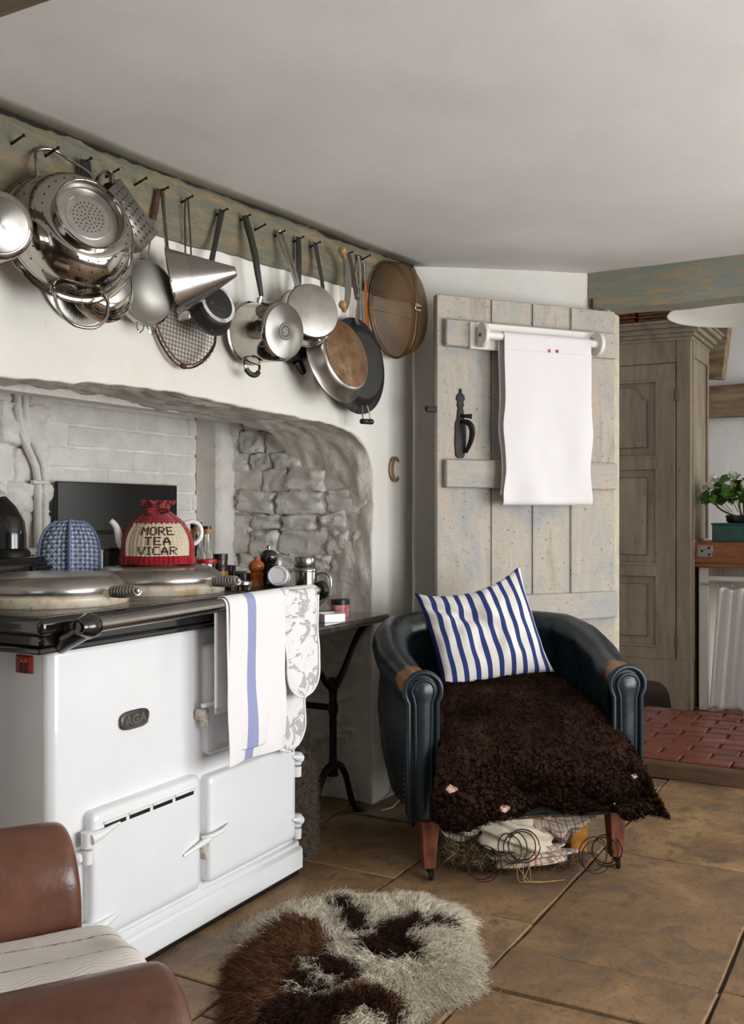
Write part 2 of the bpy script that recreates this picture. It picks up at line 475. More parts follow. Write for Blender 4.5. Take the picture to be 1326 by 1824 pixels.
# ------------------------------------------------------------------ fireplace wall with its inglenook opening
BND = [(1.46, 0), (1.46, .7), (1.46, 1.30), (1.47, 1.42), (1.52, 1.455), (1.617, 1.464), (1.986, 1.487), (2.211, 1.493), (2.473, 1.486), (2.782, 1.48), (3.07, 1.470), (3.22, 1.462), (3.32, 1.44), (3.39, 1.39), (3.43, 1.32), (3.44, 1.22), (3.435, 1.0), (3.43, .5), (3.43, 0)]
def resample(P, n):
    P = [Vector((p[0], p[1], 0)) if len(p) == 2 else Vector(p) for p in P]
    d = [0]
    for a, b in zip(P[:-1], P[1:]): d.append(d[-1] + (b - a).length)
    out = []; k = 0
    for i in range(n):
        t = d[-1] * i / (n - 1)
        while k < len(d) - 2 and d[k + 1] < t: k += 1
        f = (t - d[k]) / (d[k + 1] - d[k] + 1e-9); out.append(P[k].lerp(P[k + 1], min(1, f)))
    return out
B = resample(BND, 190)
def outer(p):
    c = Vector((3.20, 1.20)) if p.x > 2.3 else Vector((1.60, 1.25))
    xo = 3.775 if p.x > 2.3 else -1.5
    if c.x >= p.x and p.x > 2.3 or (p.x <= 2.3 and p.x >= c.x): return Vector((p.x, 2.24))
    if p.y <= c.y: return Vector((xo, p.y))
    d = Vector((p.x, p.y)) - c
    k = min((xo - c.x) / d.x if abs(d.x) > 1e-6 else 99, (2.24 - c.y) / d.y if d.y > 1e-6 else 99)
    return c + d * k
def edge_noise(x, z): return noise.noise((x * 6, z * 6, 2.2)) * .010 + noise.noise((x * 17, z * 17, 7)) * .007
wl = MB()
def wfn(u, v):
    p = B[round(u * 189)]; o = outer(p)
    t = v ** 1.6
    x = p.x + (o.x - p.x) * t; z = p.y + (o.y - p.y) * t
    fade = max(0, 1 - v * 6)
    n_ = Vector((o.x - p.x, o.y - p.y)).normalized() * edge_noise(p.x, p.y) * fade
    y = 1.88 + nz((x, 0, z), 1.6) * .007 + nz((x, 0, z), 6) * .003 + nz((x, 0, z), 16) * .0015
    if v == 0: y += .012 + noise.noise((p.x * 14, p.y * 14, 1)) * .006
    return (x + n_.x, y, z + n_.y)
wl.grid(189, 44, wfn); wl.uv = {}
wall_left = struct(wl.obj('wall_left', M_PLASTER, ang=180))
sf = MB()
def sfn(u, v):
    p = B[round(u * 189)]; o = outer(p)
    n_ = Vector((o.x - p.x, o.y - p.y)).normalized()
    e = edge_noise(p.x, p.y)
    y = 1.892 + noise.noise((p.x * 14, p.y * 14, 1)) * .006 * (1 - v) + .40 * v
    k = e * (1 - min(1, v * 3)) + (nz((p.x, y, p.y), 5) * .018 + nz((p.x, y, p.y), 13) * .016 + nz((p.x, y, p.y), 29) * .009) * min(1, v * 8) + .03 * v
    return (p.x + n_.x * k, y, p.y + n_.y * k)
sf.grid(189, 48, sfn, flip=True); sf.uv = {}
struct(sf.obj('wall_soffit', M_SOFFIT, ang=180))

# painted masonry: each stone and brick its own lump set in a lumpy mortar bed
def lump(seed, r=.18, amp=.26, n=12):
    mb = MB()
    def fn(u, v):
        a, b = u * 2 - 1, v * 2 - 1
        x = math.copysign(1 - (1 - abs(a)) ** 1.4, a); y = math.copysign(1 - (1 - abs(b)) ** 1.4, b)
        q = max(abs(a), abs(b))
        z = (1 - abs(a) ** 7) ** .5 * (1 - abs(b) ** 7) ** .5 if q < 1 else 0
        z *= 1 + amp * (2.2 * noise.noise((a * 1.3 + seed, b * 1.3, seed * 2.1)) + 1.3 * noise.noise((a * 3.1 + seed, b * 3.1, seed * 1.1)) + .6 * noise.noise((a * 7 + seed, b * 7, seed)))
        s_ = 1 + amp * (noise.noise((a * 1.1, b * 1.1 + seed, seed * 3.3)) * 1.0 + .5 * noise.noise((a * 3.3, b * 3.3 + seed, seed)))
        return (x * .5 * s_, y * .5 * s_, z)
    mb.grid(n, n, fn); mb.uv = {}
    me = bpy.data.meshes.new('lump'); me.from_pydata(mb.v, [], mb.f); me.shade_smooth(); me.materials.append(M_STONE)
    return me
LUMPS = [lump(i * 3.7 + 1) for i in range(14)]
BRICKS = [lump(i * 5.1 + 40, amp=.07, n=9) for i in range(6)]
def bed(name, x0, x1, z0, z1, fr, amp):
    """a mortar bed in the frame fr (x along, y up, z out)"""
    mb = MB(); nu, nv = int((x1 - x0) / .022), int((z1 - z0) / .022)
    mb.grid(nu, nv, lambda u, v: (x0 + (x1 - x0) * u, z0 + (z1 - z0) * v, nz((x0 + (x1 - x0) * u, z0 + (z1 - z0) * v, 4), 6) * amp + nz((u * 9, v * 9, 1), 3.5) * amp * .5), fr)
    mb.uv = {}
    return struct(mb.obj(name, M_STONE, ang=180))
def stone(parent, me, fr, cx, cz, w, h, d, rot=0):
    o = link('stone', me, parent, fr @ T(cx, cz, 0) @ RZ(rot) @ S(w, h, d)); return o
# far side of the recess, frame seen from the room: x runs away from the room (+y), y up, z out (-x)
FJ = frame(V(3.475, 1.88, 0), V(0, 1, 0), V(0, 0, 1), V(-1, 0, 0))
FJ2 = frame(V(3.475, 2.72, 0), V(0, -1, 0), V(0, 0, 1), V(-1, 0, 0))
jamb = bed('wall_recess_side', 0, .80, 0, 2.0, FJ2, .020)
z = 0.02
row = 0
while z < 1.62:
    h = random.uniform(.060, .112); x = .012 + random.uniform(0, .02)
    while x < .80:
        w = random.uniform(.10, .25) if h > .08 else random.uniform(.09, .20)
        if x + w > .83: w = .83 - x
        if w > .05:
            yy = .84 - (x + w / 2)
            stone(jamb, random.choice(LUMPS), FJ2, max(w * .5, yy), z + h / 2 + random.uniform(-.006, .006), w * .97, h * .98, random.uniform(.020, .046), random.uniform(-8, 8))
        x += w
    z += h * .97
    row += 1
FB = frame(V(0, 2.70, 0), V(1, 0, 0), V(0, 0, 1), V(0, -1, 0))
rback = bed('wall_recess_back', 1.2, 3.48, 0, 2.0, FB, .004)
z = .995; row = 0
while z < 1.80:
    h = .074; x = 2.52 + (row % 2) * .11 + random.uniform(-.03, .03)
    while x < 3.36:
        w = random.choice([.215, .215, .215, .30, .11])
        w = min(w, 3.38 - x)
        if w > .04:
            stone(rback, random.choice(BRICKS), FB, x + w / 2, z + h / 2, w * .985, h * .955, random.uniform(.007, .012), random.uniform(-.8, .8)).name = 'brick'
        x += w + .006
    z += h + .005; row += 1
z = 1.0
while z < 1.85:      # rubble to the left of the brickwork
    h = random.uniform(.08, .15); x = 1.9
    while x < 2.50:
        w = random.uniform(.14, .30); w = min(w, 2.53 - x)
        if w > .06: stone(rback, random.choice(LUMPS), FB, x + w / 2, z + h / 2, w * .97, h * .97, random.uniform(.018, .045), random.uniform(-6, 6))
        x += w
    z += h * .96
# a brick pier standing in the far corner, and the flue throat above
pr = MB(); pr.box((3.41, 2.64, 1.0), (.13, .14, 2.0), bev=.02)
struct(pr.obj('wall_recess_pier', M_STONE))
th = MB(); th.box((2.35, 2.32, 1.76), (2.3, .06, .52), bev=0); th.box((2.35, 2.5, 2.03), (2.4, .5, .06), bev=0); th.box((1.43, 2.3, 1.0), (.06, .86, 2.0), bev=0)
struct(th.obj('wall_recess_throat', M_STONE))
th = MB(); th.box((2.35, 2.80, 1.0), (2.5, .12, 2.1), bev=0); th.box((3.56, 2.4, 1.0), (.12, .9, 2.1), bev=0)
struct(th.obj('wall_recess_backing', M_STONE))

# ------------------------------------------------------------------ back wall behind the open door, doorway, lintel
PB = resample([(3.774, 1.885), (4.145, 1.366), (4.25, 1.24), (4.42, 1.215)], 40)
bw = MB()
bw.grid(39, 60, lambda u, v: (PB[round(u * 39)].x + nz((u * 2, 0, v * 2.2), 3) * .006, PB[round(u * 39)].y + nz((u * 2, 4, v * 2.2), 3) * .006, 2.24 * v)); bw.uv = {}
struct(bw.obj('wall_back', M_PLASTER, ang=180, mods=[('solid', .03, -1)]))
lt = MB()
def lfn(u, v):
    y = 1.255 - 2.9 * u; k = v * 10
    zb = 2.022 - .0 * u + noise.noise((y * 4, 1, 2)) * .006; zt = 2.192 + noise.noise((y * 5, 3, 2)) * .006
    if k < 1: return (4.42 - .19 * k, y, zb + .006 * (1 - k))
    if k > 9: return (4.235 + .19 * (k - 9), y, zt)
    t = (k - 1) / 8
    return (4.23 + noise.noise((y * 4, t * 3, 6)) * .006 + .012 * max(0, 1 - t * 8) + noise.noise((y * 15, t * 9, 6)) * .003, y, zb + (zt - zb) * t)
lt.grid(110, 10, lfn, flip=True); lt.uv = {}
lt.add([lfn(0, k / 10) for k in range(11)], [list(range(11))])
struct(lt.obj('trim_4', M_LINTEL, ang=60))
lw = MB(); lw.box((4.33, -.25, 2.24), (.18, 3.0, .10), bev=0); struct(lw.obj('wall_over_lintel', M_PLASTER))
lw = MB(); lw.box((4.32, -.80, 1.02), (.20, 1.9, 2.0), bev=0); struct(lw.obj('wall_doorway', M_PLASTER))
jp = MB(); jp.box((4.335, 1.195, 1.03), (.17, .05, 1.99), bev=.006); struct(jp.obj('trim_5', simple('jamb_cream', '#c9c0ae', .6, 0, '#b5a78f', 20)))
# street side and rear walls with their window openings
def holed(name, fr, L, H, holes, wm=None):
    wm = wm or M_UNSEEN
    mb = MB(); xs = sorted(set([0, L] + [h[0] for h in holes] + [h[1] for h in holes])); zs = sorted(set([0, H] + [h[2] for h in holes] + [h[3] for h in holes]))
    for a, b in zip(xs[:-1], xs[1:]):
        for c, d in zip(zs[:-1], zs[1:]):
            if any(h[0] <= a and b <= h[1] and h[2] <= c and d <= h[3] for h in holes): continue
            mb.box(((a + b) / 2, .03, (c + d) / 2), (b - a, .06, d - c), fr, bev=0)
    return struct(mb.obj(name, wm))
def window(n, fr, x0, x1, z0, z1):
    f = MB()
    for a in (x0 + .025, x1 - .025): f.box((a, .0, (z0 + z1) / 2), (.05, .06, z1 - z0), fr, bev=.004)
    for a in (z0 + .025, z1 - .025): f.box(((x0 + x1) / 2, .0, a), (x1 - x0, .06, .05), fr, bev=.004)
    w = struct(f.obj('window_%d' % n, M_WHITE))
    for k in (1, 2):
        b = MB(); b.box((x0 + (x1 - x0) * k / 3, 0, (z0 + z1) / 2), (.022, .03, z1 - z0 - .1), fr, bev=.003); b.obj('glazing_bar', M_WHITE, w)
    b = MB(); b.box(((x0 + x1) / 2, 0, (z0 + z1) / 2), (x1 - x0 - .1, .03, .022), fr, bev=.003); b.obj('glazing_bar', M_WHITE, w)
FR_ = frame(V(-1.5, -1.75, 0), V(1, 0, 0), V(0, 1, 0), V(0, 0, 1))
holed('wall_right', T(-1.5, -1.78, 0), 5.9, 2.24, [(2.35, 3.65, .28, 1.84), (3.8, 5.1, .28, 1.84)])
window(1, T(-1.5, -1.74, 0), 2.35, 3.65, .28, 1.84); window(2, T(-1.5, -1.74, 0), 3.8, 5.1, .28, 1.84)
FRR = frame(V(-1.47, -1.75, 0), V(0, 1, 0), V(-1, 0, 0), V(0, 0, 1))
holed('wall_rear', FRR, 3.66, 2.24, [(1.45, 2.65, .8, 1.9)], m_plaster('rear_wall_low_bounce', '#5d4c3d', '#4e3f33', .2))  # unseen wall made dark to cut the bounce on the cooker's side
window(3, FRR, 1.45, 2.65, .8, 1.9)

# ------------------------------------------------------------------ scullery beyond the doorway
sb = MB(); sb.box((5.55, .3, .020), (2.34, 3.2, .08), bev=0)
floor2 = struct(sb.obj('floor_scullery', simple('brick_joint', '#4a2c22', .9, 0, '#5d4034', 30)))
fb = MB(); fb.box((0, 0, 0), (.098, .205, .03), bev=.005)
bme = bpy.data.meshes.new('floor_brick'); bme.from_pydata(fb.v, [], fb.f); bme.materials.append(M_RBRICK); bme.shade_smooth(); bme.set_sharp_from_angle(angle=R(30))
r_ = 0; x = 4.47
while x < 5.95:
    y = .38 + (r_ % 2) * .105
    while y < 1.62:
        if not (x > 5.62 and y > 1.1) and y < 1.2 + (x - 4.4) * .35:
            link('brick', bme, floor2, T(x, y, .060 + random.uniform(-.003, .003)) @ RZ(random.uniform(-1.2, 1.2)) @ RX(random.uniform(-.8, .8)) @ RY(random.uniform(-1, 1)) @ S(random.uniform(.95, 1), random.uniform(.95, 1), 1))
        y += .212
    x += .105; r_ += 1
stp = MB(); stp.box((4.395, .55, .030), (.055, 1.75, .074), bev=.010)
struct(stp.obj('trim_6', simple('worn_oak_threshold', '#5f4630', .55, 0, '#463425', 6, .4, 18, .004, (8, 1, 8))))
sw = MB(); sw.box((6.80, .3, 1.2), (.1, 3.4, 2.6), bev=0); sw.box((5.6, 1.86, 1.2), (2.5, .1, 2.6), bev=0)
struct(sw.obj('wall_scullery_back', m_plaster('scullery_plaster', '#efedf0', '#e6e3e2', .5)))
sc_ = MB(); sc_.box((5.6, .3, 2.50), (2.6, 3.4, .08), bev=0); struct(sc_.obj('ceiling_scullery', M_CEIL))
holed('wall_scullery_right', T(4.40, -1.05, 0), 2.4, 2.5, [(.75, 1.95, .95, 2.15)], M_PLASTER)
window(4, T(4.40, -1.0, 0), .75, 1.95, .95, 2.15)
# ------------------------------------------------------------------ metals, enamels and other shared materials
def m_metal(name, hexc, rough, hex2=None, ns=6, brush=None, bump=0.0, vs=None):
    q = Mat(name); c = C(hexc); v = q.co(brush) if brush else None
    if hex2: c = q.mix(q.ramp(q.noise(ns, 6, 0.65, v), [(0.4, 0), (0.68, 1)]), c, C(hex2))
    r = q.ramp(q.noise(ns * 1.7, 4, 0.6, v), [(0.3, rough * .75), (0.7, rough * 1.3)])
    if bump: q.bump(q.noise(40, 3, 0.6, v), bump, 0.001)
    return q.fin(c, r, 1.0)
M_STEEL = m_metal('polished_steel', '#b5b1aa', 0.11, '#a39e94', 5)
M_BRUSH = m_metal('brushed_steel', '#aaa69f', 0.28, '#908b82', 8, (40, 2, 40), 0.05)
M_DULL = m_metal('dull_aluminium', '#c4c1ba', 0.42, '#a39e94', 9)
def m_base(name):
    """turned pan base: fine rings and brushed sectors"""
    q = Mat(name); x = q.sep(q.tc.outputs['Object'])
    r = q.math('SQRT', q.math('ADD', q.math('MULTIPLY', x[0], x[0]), q.math('MULTIPLY', x[1], x[1])))
    an = q.math('ARCTAN2', x[1], x[0])
    cb = q.n('CombineXYZ'); q.put(cb.inputs[0], r); q.put(cb.inputs[1], q.math('MULTIPLY', q.math('COSINE', an), .02)); q.put(cb.inputs[2], q.math('MULTIPLY', q.math('SINE', an), .02))
    f = q.noise(320, 4, .6, cb.outputs[0])
    q.bump(f, .12, .0006)
    tg = q.n('Tangent', direction_type='RADIAL', axis='Z'); q.put(q.p.inputs['Tangent'], tg.outputs[0]); q.p.inputs['Anisotropic'].default_value = .85
    return q.fin(q.mix(f, C('#a6a39d'), C('#928e87')), 0.34, 1.0)
M_BASE = m_base('turned_pan_base')
M_IRON = simple('black_iron', '#1d1c1b', 0.5, 0.6, '#2f2b27', 20, .25, 60, .002)
M_BLACKP = simple('black_plastic', '#191817', 0.42)
M_RUST = simple('rusty_wire', '#6d4a33', 0.75, 0.5, '#3a2a20', 25, .3, 80, .001)
M_ENAM = simple('white_enamel', '#eaebec', 0.16, 0, '#e5e5e4', 3, .02, 6, .004, coat=.5)
M_ENBLK = simple('black_enamel', '#100f0f', 0.16, 0, '#1b1815', 10, .03, 20, .002, coat=.6)
def m_hob():
    q = Mat('worn_hob_enamel')
    c = q.ramp(q.noise(9, 7, .7), [(.35, C('#15120f')), (.55, C('#2e251c')), (.72, C('#54432f'))])
    c = q.mix(q.ramp(q.noise(120, 3, .6), [(.62, 0), (.7, .7)]), c, C('#8a7353'))
    q.bump(q.noise(60, 4, .6), .15, .001)
    return q.fin(c, q.ramp(q.noise(14, 4), [(.3, .18), (.7, .42)]), coat=.2)
M_HOB = m_hob()
def m_crust():
    q = Mat('scorched_cream_enamel')
    c = q.mix(q.ramp(q.noise(16, 6, .7), [(.45, 0), (.70, .9)]), C('#e2d7c2'), C('#b98f5a'))
    c = q.mix(q.ramp(q.noise(34, 6, .7), [(.60, 0), (.72, .9)]), c, C('#5b3a22'))
    return q.fin(c, .38, coat=.2)
M_CRUST = m_crust()
M_CHROME = m_metal('lid_chrome', '#c6c3be', 0.30, '#b1ada6', 4)
M_RAIL = m_metal('rail_steel', '#aaa8a5', 0.20, '#98948e', 5, (1, 12, 12))

# ------------------------------------------------------------------ range cooker
st = thing('range_cooker', 'white enamelled cast iron range cooker with black top and two domed lids', 'cooker', T(2.145, 1.735, 0))
X0, X1, Y0, Y1 = 1.635, 2.655, 1.735, 2.41
b = MB(); b.box(((X0 + X1) / 2, (Y0 + Y1) / 2, .463), (X1 - X0, Y1 - Y0, .755), bev=.016); b.obj('body', M_ENAM, st, w=True, mods=[('bev', .006, 2)])
b = MB(); b.box(((X0 + X1) / 2, 2.07, .053), (X1 - X0 + .03, .71, .075), bev=.008); b.box(((X0 + X1) / 2, 2.07, .098), (X1 - X0 + .012, .69, .022), bev=.006)
b.obj('plinth', M_ENAM, st, w=True)
b = MB(); b.box(((X0 + X1) / 2, 2.07, .009), (X1 - X0 + .005, .69, .016), bev=.002); b.obj('base', M_IRON, st, w=True)
b = MB(); b.box((2.125, 2.055, .894), (1.12, .73, .042), bev=.014); b.obj('hob_plate', [M_ENBLK], st, w=True, mods=[('bev', .006, 2)])
b = MB(); b.box((2.125, 2.06, .9145), (1.075, .68, .003), bev=.0012); b.obj('hob_surface', M_HOB, st, w=True)
b = MB(); b.box((2.125, 2.055, .862), (1.09, .70, .036), bev=.012); b.box((2.125, 2.06, .840), (1.105, .712, .014), bev=.005)
b.obj('hob_moulding', M_ENBLK, st, w=True)
def rdoor(name, x0, x1, z0, z1, slots=0, label=None):
    m = MB(); cx, cz = (x0 + x1) / 2, (z0 + z1) / 2
    w, h = x1 - x0, z1 - z0
    def rr(w, h, r, n=5):
        o = []
        for sx, sy, a in ((1, 1, 0), (-1, 1, 90), (-1, -1, 180), (1, -1, 270)):
            for k in range(n + 1):
                q = R(a + 90 * k / n); o.append((sx * (w / 2 - r) + r * math.cos(q), sy * (h / 2 - r) + r * math.sin(q)))
        return o
    fr = frame(V(cx, Y0, cz), V(1, 0, 0), V(0, 0, 1), V(0, -1, 0))
    rings = [(rr(w, h, .018), -.002), (rr(w, h, .018), .020), (rr(w - .006, h - .006, .018), .027), (rr(w - .020, h - .020, .016), .0315), (rr(w - .05, h - .05, .012), .0325)]
    n = len(rings[0][0]); vs = []; fs = []
    for pl, z in rings: vs += [(p[0], p[1], z) for p in pl]
    for r_ in range(len(rings) - 1):
        for i in range(n): fs.append([r_ * n + i, r_ * n + (i + 1) % n, (r_ + 1) * n + (i + 1) % n, (r_ + 1) * n + i])
    fs.append([(len(rings) - 1) * n + i for i in range(n)])
    m.add(vs, fs, fr)
    d = m.obj(name, M_ENAM, st, w=True, ang=60)
    for k in range(slots):
        s0 = x0 + .035 + (w - .06) * k / slots
        q = MB(); q.box((s0 + (w - .06) / slots / 2 - .004, Y0 - .032, z1 - .040), ((w - .06) / slots - .012, .004, .011), bev=.001)
        q.obj('vent_slot', M_IRON, d, w=True)
        q = MB(); q.box((s0 + (w - .06) / slots / 2 - .004, Y0 - .0345, z1 - .031), ((w - .06) / slots - .004, .008, .007), bev=.003)
        q.obj('vent_hood', M_ENAM, d, w=True)
    return d
dA = rdoor('door', 2.174, 2.610, .482, .785)
dB = rdoor('door', 2.174, 2.610, .130, .425)
dC = rdoor('door', 1.735, 2.140, .130, .440, 4)
def latch(d, x, z, sx):
    q = MB()
    q.tube([V(x - .03 * sx, Y0 - .030, z - .004), V(x, Y0 - .048, z), V(x + .035 * sx, Y0 - .050, z + .003), V(x + .080 * sx, Y0 - .040, z + .010)], [.008, .009, .007, .003], 8, flat=.8)
    q.obj('latch_lever', M_ENAM, d, w=True)
    q = MB(); q.box((x - .014 * sx, Y0 - .018, z - .030), (.030, .036, .030), bev=.006); q.box((x - .018 * sx, Y0 - .030, z - .052), (.012, .022, .022), bev=.003)
    q.obj('latch_catch', simple('chipped_enamel', '#dedbd4', .3, 0, '#b09a80', 60) if 'chipped_enamel' not in bpy.data.materials else bpy.data.materials['chipped_enamel'], d, w=True)
latch(dA, 2.172, .628, 1); latch(dB, 2.172, .268, 1)
q = MB(); q.tube([V(2.155, Y0 - .044, .262), V(2.11, Y0 - .044, .256), V(2.06, Y0 - .036, .244)], [.009, .007, .003], 8); q.obj('latch_lever', M_ENAM, dC, w=True)
def hinge(d, x, z, sx, L=.10):
    q = MB(); q.tube([V(x + L * sx, Y0 - .034, z + .012), V(x + L * .4 * sx, Y0 - .040, z + .006), V(x, Y0 - .036, z)], [.004, .010, .015], 10); q.lathe([(0, -.020), (.014, -.018), (.015, .018), (0, .021)], 12, T(x, Y0 - .026, z - .002))
    q.obj('hinge_strap', M_ENAM, d, w=True)
    q = MB(); q.lathe([(0, -.018), (.013, -.016), (.014, .015), (0, .017)], 12, T(x, Y0 - .026, z - .042)); q.box((x - .010 * sx, Y0 - .010, z - .042), (.034, .03, .026), bev=.006)
    q.obj('hinge_knuckle', M_ENAM, d, w=True)
hinge(dC, 1.722, .384, 1); hinge(dC, 1.722, .166, 1)
hinge(dB, 2.622, .380, -1, .04); hinge(dB, 2.622, .186, -1, .04)
# badge
fr = frame(V(1.908, Y0 - .001, .629), V(1, 0, 0), V(0, 0, 1), V(0, -1, 0))
def sup(a, b, n, k): return [(math.copysign(abs(math.cos(2 * PI * i / n)) ** (2 / k) * a, math.cos(2 * PI * i / n)), math.copysign(abs(math.sin(2 * PI * i / n)) ** (2 / k) * b, math.sin(2 * PI * i / n))) for i in range(n)]
q = MB(); q.prism(sup(.054, .0235, 40, 3.2), 0, .006, fr, bev=.002); bd = q.obj('badge', simple('badge_metal', '#6e6a66', .4, .9, '#4e4a47', 30), st, w=True)
def text(name, body, size, fr, mat, parent, ext=.0012, bold=0.0, sx=1.0):
    c = bpy.data.curves.new(name, 'FONT'); c.body = body; c.size = size; c.align_x = 'CENTER'; c.align_y = 'CENTER'; c.extrude = ext; c.offset = bold
    o = bpy.data.objects.new(name + '_outline', c); COL.objects.link(o)
    dg = bpy.context.evaluated_depsgraph_get(); me = bpy.data.meshes.new_from_object(o.evaluated_get(dg)); me.name = name
    bpy.data.objects.remove(o); bpy.data.curves.remove(c)
    I = rootm(parent).inverted() if parent is not None else Matrix.Identity(4)
    me.transform(I @ fr @ S(sx, 1, 1)); me.materials.clear(); me.materials.append(mat)
    return link(name, me, parent)
text('lettering', 'AGA', .032, fr @ T(0, 0, .0065), simple('badge_letters', '#8f8b87', .35, 1), bd, .001, .0008, 1.15)
q = MB(); q.tube([(*p, .0062) for p in sup(.049, .019, 40, 3.2)], .0014, 6, True, fr); q.obj('badge_rim', bpy.data.materials['badge_letters'], bd, w=True)
# two insulated lids
for cx in (1.86, 2.27):
    cy = 1.97; q = MB()
    q.lathe([(.10, .914), (.192, .914), (.196, .918), (.196, .938), (.188, .944), (.10, .946)], 56, T(cx, cy, 0)); q.obj('hotplate_collar', M_CRUST, st, w=True, ang=50)
    q = MB(); q.lathe([(.10, .944), (.184, .944), (.188, .948), (.187, .962), (.180, .972), (.166, .983), (.150, .989), (.135, .991), (.128, .9905), (.120, .992), (.06, .995), (0, .996)], 56, T(cx, cy, 0))
    ld = q.obj('lid', M_CHROME, st, w=True, ang=50)
    q = MB(); q.tube([V(cx, cy - .15, .940), V(cx, cy - .19, .946), V(cx, cy - .235, .951)], [.012, .011, .009], 10); q.obj('handle_stem', M_CRUST, ld, w=True)
    q = MB(); pts = []
    for i in range(12 * 9 + 1):
        t = i / (12 * 9); a = 2 * PI * 9 * t; rr_ = .0105 + .0035 * math.sin(PI * t)
        pts.append(V(cx + rr_ * math.cos(a), cy - .205 - .088 * t, .951 + .006 * t + rr_ * math.sin(a)))
    q.tube(pts, .0033, 6); q.tube([V(cx, cy - .20, .950), V(cx, cy - .292, .957)], .004, 6); q.lathe([(0, 0), (.008, .002), (.006, .006), (0, .008)], 10, T(cx, cy - .292, .957) @ RX(90))
    q.obj('coil_handle', M_DULL, ld, w=True)
# rail with its end brackets
RY_, RZ_ = 1.640, .900
def railz(x): return .893 + (x - 1.66) * .014
q = MB(); q.tube([V(1.68, RY_, railz(1.68)), V(2.655, RY_, railz(2.655))], .0175, 20); q.obj('rail', M_RAIL, st, w=True, ang=60)
for xx in (1.655, 2.652):
    q = MB(); q.tube([V(xx - .028 if xx < 2 else xx + .02, RY_, railz(xx)), V(xx, RY_, railz(xx)), V(xx + .022 if xx < 2 else xx - .02, RY_, railz(xx))], [.018, .030, .025], 16)
    q.tube([V(xx, RY_ + .005, railz(xx) - .004), V(xx - .01, RY_ + .05, .868), V(xx - .012, 1.72, .85)], [.025, .028, .026], 12)
    if xx < 2: q.lathe([(0, -.004), (.012, -.003), (.012, .003), (0, .004)], 14, T(xx - .03, RY_, railz(xx)) @ RY(90))
    q.obj('rail_bracket', M_ENBLK, st, w=True)
# small photograph stuck on the stove's side
q = Mat('red_photo_print'); v = q.co(src='UV'); x = q.sep(v)
c = q.mix(q.ramp(q.noise(7, 3, .5, v), [(.45, 0), (.6, 1)]), C('#8c1f1c'), C('#b0332a'))
for (px, py, w, h, col) in ((.36, .30, .12, .34, '#3a1414'), (.62, .28, .12, .36, '#401616'), (.36, .66, .06, .07, '#c98a6a'), (.62, .68, .06, .07, '#c98a6a')):
    dx = q.math('DIVIDE', q.math('SUBTRACT', x[0], px), w); dy = q.math('DIVIDE', q.math('SUBTRACT', x[1], py), h)
    d_ = q.math('ADD', q.math('MULTIPLY', dx, dx), q.math('MULTIPLY', dy, dy)); c = q.mix(q.math('LESS_THAN', d_, 1.0), c, C(col))
M_PH = q.fin(c, .25)
ph = MB(); pa = PX(28, 1170, 1.632); pb = PX(58, 1170, 1.632)
ph.grid(6, 6, lambda u, v: (1.6335 - .0035 * math.sin(PI * u) * .3, pa.y + (pb.y - pa.y) * u, .775 + .042 * v + .002)); 
tag(ph.obj('photo_magnet', M_PH, ang=180, mods=[('solid', .0012, 1)]), 'small red photograph of two people stuck on the side of the white cooker', 'photo')

# ------------------------------------------------------------------ cloths on the rail
def m_towel(name, stripes, base='#e9e5e4', stripe='#5d6bb0', weave=420, across=0):
    q = Mat(name); u = q.sep(q.co(src='UV'))[across]; c = C(base)
    for a, b in stripes:
        f = q.math('MULTIPLY', q.math('GREATER_THAN', u, a), q.math('LESS_THAN', u, b)); c = q.mix(q.math('MULTIPLY', f, .72), c, C(stripe))
    q.bump(q.noise(weave, 2, .5), .25, .0008); q.bump(q.noise(18, 4, .6), .25, .006)
    return q.fin(c, .9, spec=.15, sheen=.15)
M_TOWEL = m_towel('striped_linen', [(.30, .45)])
def drape(xa, xb, zback, zfront, y0, seed, bulge=.010, off=.020):
    """a cloth over the rail: up behind, over the top, down in front"""
    r = off
    def fn(u, v):
        x = xa + (xb - xa) * u; zr = railz(x)
        lb = zr - zback; lf = zr - zfront; tot = lb + PI * r + lf; s_ = v * tot
        if s_ < lb: y, z = RY_ + r, zback + s_
        elif s_ < lb + PI * r: a = (s_ - lb) / r; y, z = RY_ + r * math.cos(a), zr + r * math.sin(a)
        else: y, z = RY_ - r, zr - (s_ - lb - PI * r)
        t = max(0, (zr - z)) / max(.01, lf)
        fr_ = 1 if s_ > lb + PI * r * .6 else .1
        y -= fr_ * t * (bulge * math.sin(u * 9 + seed) + noise.noise((u * 3 + seed, z * 6, 1)) * .010)
        x += fr_ * t * noise.noise((u * 2, z * 5 + seed, 4)) * .012
        return (x, y, z)
    return fn
xa, xb = PY(403, 1080, 1.62).x, PY(512, 1080, 1.62).x
tw = MB(); tw.grid(26, 60, drape(xa, xb, .62, .465, 0, 1.0)); 
tw2 = MB(); 
t1 = thing('tea_towel', 'white linen tea towel with one blue stripe over the cooker rail', 'tea towel', T((xa + xb) / 2, RY_, .90))
tw.obj('cloth', M_TOWEL, t1, w=True, ang=180, mods=[('solid', .0025), ('sub', 1)])
tw2.grid(22, 40, drape(xa + .008, xb - .02, .60, .500, 0, 4.0, .006, .026)); tw2.obj('folded_layer', M_TOWEL, t1, w=True, ang=180, mods=[('solid', .0025), ('sub', 1)])
